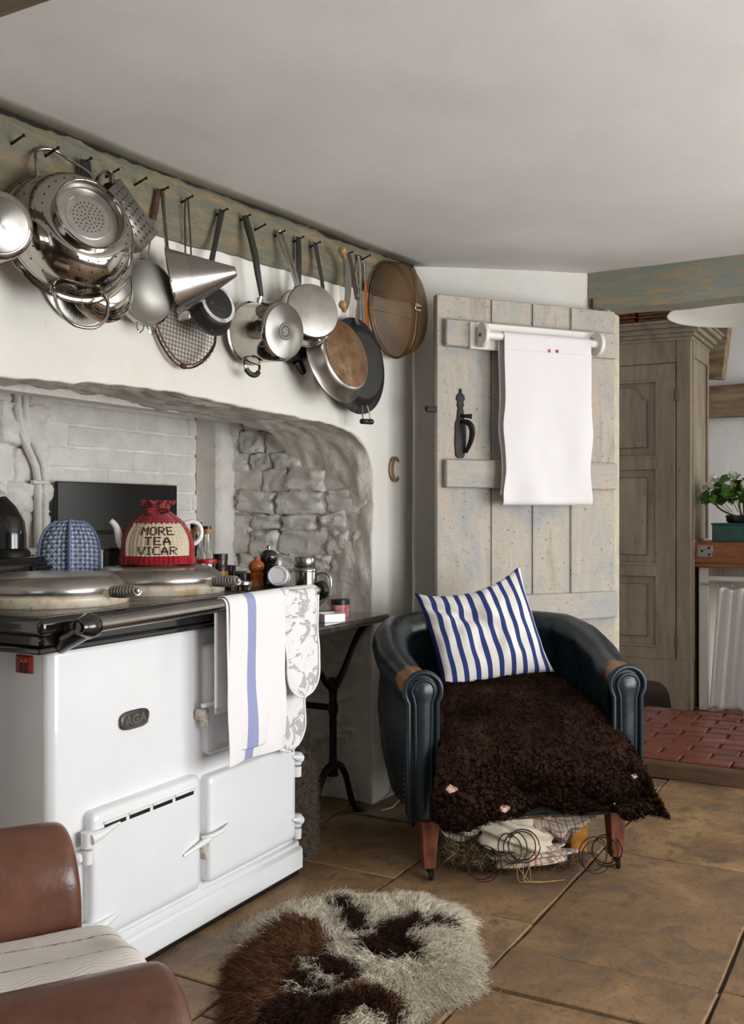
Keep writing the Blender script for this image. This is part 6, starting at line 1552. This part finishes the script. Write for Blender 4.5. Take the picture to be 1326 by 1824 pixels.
def spring(cx, cy, cz, rx, tilt, turns, pitch, rot=0):
    m_ = T(cx, cy, cz) @ RZ(rot) @ RX(tilt); q = MB(); n_ = int(26 * turns)
    q.tube([m_ @ V((rx * (.75 + .25 * abs(1 - 2 * i / n_))) * math.cos(2 * PI * i / 26), (rx * (.75 + .25 * abs(1 - 2 * i / n_))) * math.sin(2 * PI * i / 26), pitch * i / 26) for i in range(n_ + 1)], .0019, 6); q.obj('spring', M_SPR, ch, ang=180)
spring(-.155, -.035, .064, .056, 82, 2.2, .018); spring(-.07, -.035, .100, .050, 70, 2.4, .020, 25); spring(-.02, -.030, .108, .052, 74, 2.0, .018, -15)
spring(.215, -.015, .062, .058, 85, 2.1, .016, 8); spring(.275, .01, .064, .050, 78, 2.0, .018, -30)
n_ = 2600; a = np.random.rand(n_); Pn = np.stack([-.25 + .44 * a, .03 + .14 * np.random.rand(n_), .022 + .035 * np.random.rand(n_) + .03 * (np.abs(a - .1) < .12)], 1); Dn = np.random.randn(n_, 3) + np.array([0, -.8, .1])
cl = np.array([C('#8a7758')[:3]]) * (.5 + .9 * np.random.rand(n_, 1))
q = Mat('stuffing_fibre'); M_STF = q.fin(q.attr('wool'), .95, spec=.1)
stuff(strands('horsehair_stuffing', M_STF, ch, Pn, Dn, .02 + .03 * np.random.rand(n_), np.full(n_, .0016), 4, .9, .4, cl, 8))
rs = random.Random(9)
for i in range(5):
    x = -.02 + rs.uniform(-.02, .03); q = MB(); q.tube(resample([(x, -.01, .09), (x + rs.uniform(-.02, .02), -.04, .05), (x + rs.uniform(-.02, .05), -.06, .006), (x + rs.uniform(-.01, .12), -.07, .004), (x + rs.uniform(.0, .15), -.06, .004)], 18), .0012, 5); q.obj('loose_twine', simple('twine', '#9a7a4a', .9) if 'twine' not in bpy.data.materials else bpy.data.materials['twine'], ch)

# dark fleece thrown over the seat
fl_ = thing('dark_fleece', 'dark brown curly sheepskin thrown over the teal armchair seat', 'sheepskin', FC)
FRW = [(.44, .580, -.19, .20), (.30, .545, -.225, .235), (.15, .510, -.25, .27), (.03, .470, -.268, .300), (-.055, .405, -.300, .345), (-.078, .340, -.325, .378), (-.084, .280, -.318, .405), (-.088, .222, -.300, .432)]
def cr4(P, t):
    k = t * (len(P) - 1); j = min(int(k), len(P) - 2); f = k - j; a, b, c, d = P[max(0, j - 1)], P[j], P[j + 1], P[min(len(P) - 1, j + 2)]
    return [.5 * (2 * b[i] + (c[i] - a[i]) * f + (2 * a[i] - 5 * b[i] + 4 * c[i] - d[i]) * f * f + (3 * b[i] - a[i] - 3 * c[i] + d[i]) * f ** 3) for i in range(len(b))]
def fleece(u, v):
    y, z, xl, xr = cr4(FRW, v); x = xl + (xr - xl) * u; s_ = u * 2 - 1; fr_ = max(0, min(1, (v - .5) / .2))
    z += (.018 * (1 - s_ * s_) + .018 * noise.noise((x * 7, y * 7, 2))) * (1 - fr_ * .7)
    z -= fr_ * (.035 * abs(s_) ** 3) * (1 - max(0, (v - .75) / .25))
    if v > .72:
        t = (v - .72) / .28; z += t * (.020 * math.sin(s_ * 4 + 2) + .040 * math.exp(-((s_ - .42) / .12) ** 2) - .006 * math.sin(s_ * 13) - .012 * (s_ > .8) * (s_ - .8) / .2)
    y += fr_ * (.014 * math.sin(s_ * 6 + z * 9) + .014 * noise.noise((x * 8, z * 8, 1))) - fr_ * .012 - .016 * fr_ * abs(s_) ** 4
    return V(x, y, z)
def fnormal(u, v):
    e = .012; a = fleece(min(1, u + e), v) - fleece(max(0, u - e), v); b = fleece(u, min(1, v + e)) - fleece(u, max(0, v - e)); n = a.cross(b)
    n = -n.normalized() if n.length > 0 else V(0, 0, 1)
    return n
HOLES = tuple((fleece(a_, b_).x, fleece(a_, b_).z, r_) for a_, b_, r_ in ((.085, .72, .020), (.28, .93, .022), (.93, .70, .016), (.76, .92, .012)))
HUV = ((.085, .72), (.28, .93), (.93, .70), (.76, .92))
def curl_h(p, v):
    w_ = V(noise.noise((p.x * 40, p.y * 40, p.z * 40)), noise.noise((p.x * 40 + 9, p.y * 40, p.z * 40)), 0) * .5
    d = noise.voronoi(Vector((p.x * 88, p.y * 88, p.z * 88)) + w_)[0]
    knob = max(0, .60 - d[0]) * (.013 if v > .60 else .007)
    for hx, hz, hr in HOLES:
        if v > .6 and math.hypot(p.x - hx, (p.z - hz) * 1.5) < hr: return -.004
    return knob + .004 * noise.noise((p.x * 26, p.y * 26, p.z * 26)) + .006 * noise.noise((p.x * 11, p.y * 11, p.z * 11)) + .006
def ffn(u, v):
    u2 = u + .012 * noise.noise((u * 9, v * 9, 4)) * math.sin(PI * u); p = fleece(u, v)
    if v > .97 or u < .02 or u > .98: p = p + V(.012 * noise.noise((p.x * 22, p.z * 22, 1)), 0, .012 * noise.noise((p.x * 22, p.z * 22, 7)))
    return p + fnormal(u, v) * curl_h(p, v)
q = Mat('dark_wool'); pp_ = q.tc.outputs['Object']
c = q.ramp(q.noise(9, 5, .65), [(.35, C('#20140f')), (.6, C('#33231b')), (.75, C('#453126'))]); q.bump(q.noise(260, 4, .7), .6, .002); q.bump(q.vor(170), .35, .002)
M_DW0 = q.fin(c, 1.0, spec=.03)
q = MB(); q.grid(150, 170, ffn); q.obj('curled_wool', M_DW0, fl_, ang=180, mods=[('solid', .008, -1)])
n_ = 30000; uu = np.random.rand(n_); vv_ = np.random.rand(n_); Pn = np.zeros((n_, 3)); Dn = np.zeros((n_, 3)); ok = np.ones(n_, bool)
for i in range(n_):
    p = fleece(uu[i], vv_[i]); n = fnormal(uu[i], vv_[i]); h = curl_h(p, vv_[i]); ok[i] = h > 0; Pn[i] = p + n * (h - .001); Dn[i] = n
Pn, Dn = Pn[ok], Dn[ok]; n_ = len(Pn)
cl = np.array([C('#30201a')[:3]]) * (.4 + .75 * np.random.rand(n_, 1))
def m_fibre(name):
    q = Mat(name); d = q.n('BsdfDiffuse'); q.put(d.inputs['Color'], q.attr('wool')); q.t.links.new(d.outputs[0], q.t.nodes['Material Output'].inputs['Surface']); return q.m
M_DW = m_fibre('dark_fuzz')
stuff(strands('wool_fuzz', M_DW, fl_, Pn, Dn + np.random.randn(n_, 3) * .6, .009 + .009 * np.random.rand(n_), np.full(n_, .0013), 4, .65, 1.0, cl, 8, .5))
M_SKIN = simple('bare_hide', '#c9a294', .8)
for k, (hu, hv) in enumerate(HUV):
    r_ = HOLES[k][2]; n = fnormal(hu, hv); c = fleece(hu, hv) + n * .003; e1 = (fleece(hu + .01, hv) - fleece(hu - .01, hv)).normalized(); e2 = n.cross(e1)
    q = MB(); q.grid(12, 8, lambda u, v: ((u - .5) * r_ * 2.3 * (1 - .3 * v) + .004 * math.sin(v * 7 + k), (v - .5) * r_ * 1.6 + .005 * math.sin(u * 5 + k), .006 * math.sin(v * 3.0) + .003 * math.sin(u * 6)), frame(c, e1, e2, n)); q.uv = {}; q.obj('bare_patch', M_SKIN, fl_, ang=180, mods=[('solid', .003)])

# striped cushion
a = V(-.02, .40, .725); zx = V(.38, .02, .062).normalized(); up = V(-.07, .17, .36); up = (up - zx * up.dot(zx)).normalized(); nn = zx.cross(up)
M = FC @ frame(a, zx, up, nn)
cu2 = thing('cushion', 'blue and white striped cushion leaning in the teal armchair', 'cushion', M)
q = Mat('blue_ticking'); v = q.sep(q.co(src='UV')); w_ = q.math('MULTIPLY', q.math('SUBTRACT', q.noise(3, 2, .5, q.co(src='UV')), .5), .012)
f = q.math('FRACT', q.math('ADD', q.math('MULTIPLY', q.math('ADD', v[0], w_), 9.6), .12)); q.bump(q.noise(340, 2), .2, .0006); q.bump(q.noise(10, 4), .2, .008)
M_TICK = q.fin(q.mix(q.math('LESS_THAN', f, .41), C('#e9e4db'), C('#333f74')), .9, spec=.12)
def pil(side):
    def fn(u, v):
        x, y = (u * 2 - 1), (v * 2 - 1)
        e = max(0.0, (1 - abs(x) ** 2.6)) ** .55 * max(0.0, (1 - abs(y) ** 2.6)) ** .55
        pinch = 1 - .075 * (1 - abs(y) ** 3) * abs(x) ** 3; py_ = 1 - .075 * (1 - abs(x) ** 3) * abs(y) ** 3
        sag = -.030 * (1 - x * x) * max(0, y) ** 2 + .025 * max(0, -x) * max(0, y) ** 3 + .028 * x * max(0, y) ** 2
        wr = (noise.noise((x * 2.2, y * 2.2, side * 3)) * .022 + noise.noise((x * 5 + 3, y * 3, side)) * .011) * e
        fold = -.030 * math.exp(-(((x + .55) * .7 + (y - .45)) / .12) ** 2) * max(0, .6 - x) * e * (1 if side > 0 else 0)
        return (.208 * x * pinch, .192 * y * py_ + sag, side * (.070 * e) + wr + fold)
    return fn
q = MB(); q.grid(44, 44, pil(1)); q.grid(44, 44, pil(-1), flip=True); weld(q.obj('cover', M_TICK, cu2, ang=180))
# ------------------------------------------------------------------ pied sheepskin on the flags
def wool_rug():
    px = [(440, 1655), (470, 1635), (520, 1614), (565, 1602), (610, 1596), (660, 1602), (720, 1596), (770, 1606), (812, 1620), (838, 1645), (826, 1665), (840, 1700), (836, 1728), (842, 1745), (795, 1768), (738, 1788), (715, 1830), (640, 1872), (520, 1885), (425, 1862), (424, 1800), (426, 1745), (430, 1705), (450, 1680)]
    return [PZ(a, b, .02) for a, b in px]
OUT = wool_rug(); cx = sum(p.x for p in OUT) / len(OUT); cy = sum(p.y for p in OUT) / len(OUT)
rg = thing('sheepskin_rug', 'brown and white long-haired sheepskin rug on the flagstones', 'rug', T(cx, cy, .003))
q = MB(); q.prism([((p.x - cx) * .96, (p.y - cy) * .96) for p in (OUT if sum(OUT[i].x * OUT[(i + 1) % len(OUT)].y - OUT[(i + 1) % len(OUT)].x * OUT[i].y for i in range(len(OUT))) > 0 else OUT[::-1])], 0, .010, bev=.002); q.obj('hide', simple('rug_hide', '#b3a48c', .95), rg)
poly = np.array([[p.x, p.y] for p in OUT])
def inside(pts, pg):
    x, y = pts[:, 0], pts[:, 1]; r_ = np.zeros(len(pts), bool); j = len(pg) - 1
    for i in range(len(pg)):
        c = ((pg[i, 1] > y) != (pg[j, 1] > y)) & (x < (pg[j, 0] - pg[i, 0]) * (y - pg[i, 1]) / (pg[j, 1] - pg[i, 1] + 1e-12) + pg[i, 0]); r_ ^= c; j = i
    return r_
def marking(px): return np.array([[q.x, q.y] for q in (PZ(a, b, .04) for a, b in px)])
DARK = [marking(m) for m in ([(590, 1612), (618, 1606), (640, 1640), (648, 1672), (622, 1682), (598, 1650)], [(640, 1690), (672, 1655), (745, 1640), (752, 1660), (716, 1672), (742, 1700), (735, 1716), (688, 1712), (655, 1702)], [(758, 1648), (802, 1642), (806, 1656), (766, 1660)],
                             [(520, 1735), (570, 1712), (640, 1720), (642, 1756), (600, 1762), (566, 1768), (520, 1762)], [(470, 1800), (520, 1770), (600, 1775), (690, 1772), (720, 1800), (700, 1830), (640, 1800), (600, 1815), (560, 1850), (470, 1850)])]
BROWN = [marking(m) for m in ([(530, 1640), (560, 1655), (600, 1690), (596, 1710), (540, 1722), (520, 1770), (560, 1790), (600, 1770), (640, 1762), (700, 1770), (720, 1800), (700, 1835), (600, 1880), (405, 1880), (405, 1712), (440, 1690), (478, 1662)],)]
WHITE = [marking(m) for m in ([(560, 1740), (600, 1742), (604, 1756), (566, 1758)], [(540, 1735), (556, 1712), (572, 1716), (560, 1742)], [(600, 1835), (640, 1795), (690, 1800), (700, 1822), (660, 1850), (610, 1855)])]
lo, hi = poly.min(0), poly.max(0)
pal = np.array([C('#f6eedc')[:3], C('#7a5740')[:3], C('#453028')[:3]])
pg = np.array([[p.x - cx, p.y - cy] for p in resample([(p.x, p.y) for p in OUT + OUT[:1]], 241)])
def kind_at(x, y):
    p = np.array([[x + cx + .010 * noise.noise((x * 40, y * 40, 1)), y + cy + .010 * noise.noise((x * 40, y * 40, 5))]]); k = 0
    if inside(p, BROWN[0])[0]: k = 1
    for m in DARK:
        if inside(p, m)[0]: k = 2
    for m in WHITE:
        if inside(p, m)[0]: k = 0
    return k
def flow_at(x, y):
    r_ = math.hypot(x, y) + 1e-6; k = .55 * min(1, r_ / .25)
    return V(x / r_ * k + .9 * noise.noise((x * 6, y * 6, 3)), y / r_ * k + .9 * noise.noise((x * 6, y * 6, 9)), 0).normalized()
def tuft(x, y):
    f = flow_at(x, y); a = x * f.x + y * f.y; b_ = -x * f.y + y * f.x
    d = noise.voronoi(Vector((x * 46 + .9 * noise.noise((x * 30, y * 30, 1)), y * 46 + .9 * noise.noise((x * 30, y * 30, 6)), 0)))[0]
    return .027 * max(0, .75 - d[0]) + .012 * noise.noise((x * 11, y * 11, 2)) + .005 * noise.noise((x * 60, y * 60, 3))
def rfn(u, v):
    q_ = pg[round(u * 240)] * (v ** .75) * (.97 + (.05 * noise.noise((pg[round(u * 240)][0] * 30, pg[round(u * 240)][1] * 30, 7)) if v > .9 else 0)); h = .034 * (1 - v ** 5) + .004
    return (q_[0], q_[1], h + tuft(q_[0], q_[1]) * (1 - v ** 9) + .004)
ub_ = MB(); ub_.grid(240, 84, rfn); ub_.uv = {}
q = Mat('long_wool'); d1 = q.n('BsdfDiffuse'); d2 = q.n('BsdfTranslucent'); ms = q.n('MixShader'); wc_ = q.attr('wool')
for d_ in (d1, d2): q.put(d_.inputs['Color'], wc_)
ms.inputs[0].default_value = .38; q.t.links.new(d1.outputs[0], ms.inputs[1]); q.t.links.new(d2.outputs[0], ms.inputs[2])
q.t.links.new(ms.outputs[0], q.t.nodes['Material Output'].inputs['Surface']); M_LW = q.m
base = ub_.obj('underwool', M_LW, rg, ang=180); at_ = base.data.color_attributes.new('wool', 'FLOAT_COLOR', 'POINT')
cc_ = np.ones((len(base.data.vertices), 4), 'f')
for i, v_ in enumerate(base.data.vertices): cc_[i, :3] = pal[kind_at(v_.co.x, v_.co.y)]
at_.data.foreach_set('color', cc_.ravel())
n_ = 62000; pp = lo + (hi - lo) * np.random.rand(n_ * 2, 2); pp = pp[inside(pp, poly)][:n_]; n_ = len(pp); xy = pp - np.array([cx, cy])
kk = np.full(n_, 0); pj = pp + np.array([[noise.noise((p[0] * 40, p[1] * 40, 1)), noise.noise((p[0] * 40, p[1] * 40, 5))] for p in xy]) * .016 + np.random.randn(n_, 2) * .006
for m in BROWN: kk[inside(pj, m)] = 1
for m in DARK: kk[inside(pj, m)] = 2
for m in WHITE: kk[inside(pj, m)] = 0
ang_ = np.arctan2(xy[:, 1], xy[:, 0]); pa_ = np.arctan2(pg[:, 1], pg[:, 0]); o_ = np.argsort(pa_); edge = np.interp(ang_, pa_[o_], np.linalg.norm(pg[o_], axis=1), period=2 * PI); vv_ = np.clip(np.linalg.norm(xy, axis=1) / edge, 0, 1)
fl2 = np.array([flow_at(p[0], p[1]) for p in xy]); hh = np.array([tuft(p[0], p[1]) for p in xy]); vv9 = np.clip(vv_, 0, 1) ** 12
Pn = np.stack([xy[:, 0], xy[:, 1], .034 * (1 - vv_ ** 6.6) + hh * (1 - vv9) + .004], 1)
up_ = (1 - .75 * vv_ ** 4)[:, None]
Dn = fl2 * (.75 + .6 * vv_[:, None] ** 3) + np.array([0, 0, 1.0]) * up_ * .8 + np.random.randn(n_, 3) * .20
br = np.where(kk[:, None] == 0, .90 + .12 * np.random.rand(n_, 1), .70 + .75 * np.random.rand(n_, 1)); cols = np.clip(pal[kk] * br, 0, .96)
ln_ = (.022 + .020 * np.random.rand(n_)) * (1 + 1.1 * vv_ ** 8) * np.where(kk == 0, 1, 1.15)
stuff(strands('wool_locks', M_LW, rg, Pn, Dn, ln_, np.full(n_, .0009), 3, .30, .9, cols, 5, .3))

# ------------------------------------------------------------------ brown leather club chair at the picture's edge
G = V(.841, -.540, 0); A = V(-.540, -.841, 0)     # facing; from the far arm to the near arm
MC = frame(V(1.068, 1.030, 0), A, G, V(0, 0, 1))   # right-handed: x near, y facing
M_BR = m_leather('tan_brown_leather', '#4e2e20', '#704838', '#a07858', [], .30)
cc = thing('club_armchair', 'brown leather club armchair with rounded arms facing the cooker', 'armchair', MC)
def arm(xc, name):
    pr = [(-.085, .10), (-.088, .30), (-.090, .50)] + [(.090 * math.cos(R(t)), .530 + .090 * math.sin(R(t))) for t in range(180, -1, -12)] + [(.090, .50), (.088, .30), (.085, .10)]
    N_ = len(pr) - 1
    def fn(u, v):
        k = u * N_; j = min(int(k), N_ - 1); f = k - j; x = pr[j][0] + (pr[j + 1][0] - pr[j][0]) * f; z = pr[j][1] + (pr[j + 1][1] - pr[j][1]) * f
        # v: along the arm; the last part rounds over into the front
        if v < .72: y = -.72 + .69 * v / .72; s_ = 1
        else: a = (v - .72) / .28 * PI / 2; y = -.03 + .055 * math.sin(a) ** .9; s_ = 1 - .55 * (1 - math.cos(a)) ** 2.2 if v < 1 else 0.0
        zc = .36
        w = noise.noise((x * 9, y * 9, z * 9)) * .004
        drop = .012 * max(0, -y - .3)
        return (xc + x * s_ + w, y, zc + (z - zc) * (s_ if v > .72 else 1) + w - drop)
    q = MB(); q.grid(N_ * 2, 40, fn, flip=False); q.uv = {}; return q.obj(name, M_BR, cc, ang=180, mods=[('sub', 1)])
arm(-.305, 'armrest'); arm(.305, 'armrest')
q = MB(); q.grid(30, 14, lambda u, v: (-.215 + .43 * u, -.60 + .63 * min(1, v * 1.4) if v < .7 else .03 + .02 * math.sin((v - .7) / .3 * PI), .43 + .02 * math.sin(PI * u) if v < .7 else .43 - .30 * (v - .7) / .3)); q.uv = {}; q.obj('seat', M_BR, cc, ang=180, mods=[('solid', .02, -1)])
q = MB(); q.box((0, -.36, .20), (.52, .70, .22), bev=.02); q.obj('frame', M_BR, cc)
q = MB(); q.grid(24, 20, lambda u, v: (-.30 + .60 * u, -.62 - .10 * v - .05 * math.sin(PI * v), .15 + .70 * v + .05 * math.sin(PI * u))); q.uv = {}; q.obj('backrest', M_BR, cc, ang=180, mods=[('solid', .14, 1)])
for x in (-.30, .30):
    for y in (-.03, -.66):
        q = MB(); q.lathe([(0, 0), (.022, .001), (.026, .03), (.03, .10), (0, .102)], 14, T(x, y, 0)); q.obj('foot', M_LEG, cc)
# woven throw on its seat
q = Mat('grey_woven_wool'); v = q.sep(q.co(src='UV'))
tw_ = q.math('ABSOLUTE', q.math('SUBTRACT', q.math('FRACT', q.math('ADD', q.math('MULTIPLY', v[0], 46), q.math('MULTIPLY', q.math('ABSOLUTE', q.math('SUBTRACT', q.math('FRACT', q.math('MULTIPLY', v[1], 14)), .5)), 3.0))), .5))
st3 = q.math('LESS_THAN', q.math('ABSOLUTE', q.math('SUBTRACT', q.math('FRACT', q.math('MULTIPLY', v[0], 4.2)), .5)), .030)
c = q.mix(q.ramp(tw_, [(.18, 0), (.3, .35)]), C('#d8d1c8'), C('#b9b1a8')); c = q.mix(q.math('MULTIPLY', st3, q.ramp(q.noise(90, 2), [(.4, .2), (.55, .9)])), c, C('#6f675f'))
q.bump(tw_, .35, .002); q.bump(q.noise(12, 4), .3, .01); M_THR = q.fin(c, .95, spec=.1, sheen=.15)
th_ = thing('wool_throw', 'pale grey woven wool throw covering the seat of the brown leather armchair', 'throw', MC)
def thr(u, v):
    x = -.207 + .414 * u; e = abs(u * 2 - 1)
    if v < .62: y = -.60 + .64 * v / .62; z = .462 + .020 * math.sin(PI * u) + .008 * noise.noise((u * 4, v * 6, 2))
    else:
        t = (v - .62) / .38; a = min(1, t / .18) * PI / 2; y = .040 + .034 * math.sin(a) + .012 * math.sin(u * 9) * t; z = .462 + .020 * math.sin(PI * u) - .030 * (1 - math.cos(a)) - max(0, t - .10) * .17
    return (x, y, z + .004 * math.sin(u * 14 + v * 4))
q = MB(); q.grid(40, 50, thr); q.obj('cloth', M_THR, th_, ang=180, mods=[('solid', .010, 1), ('sub', 1)])
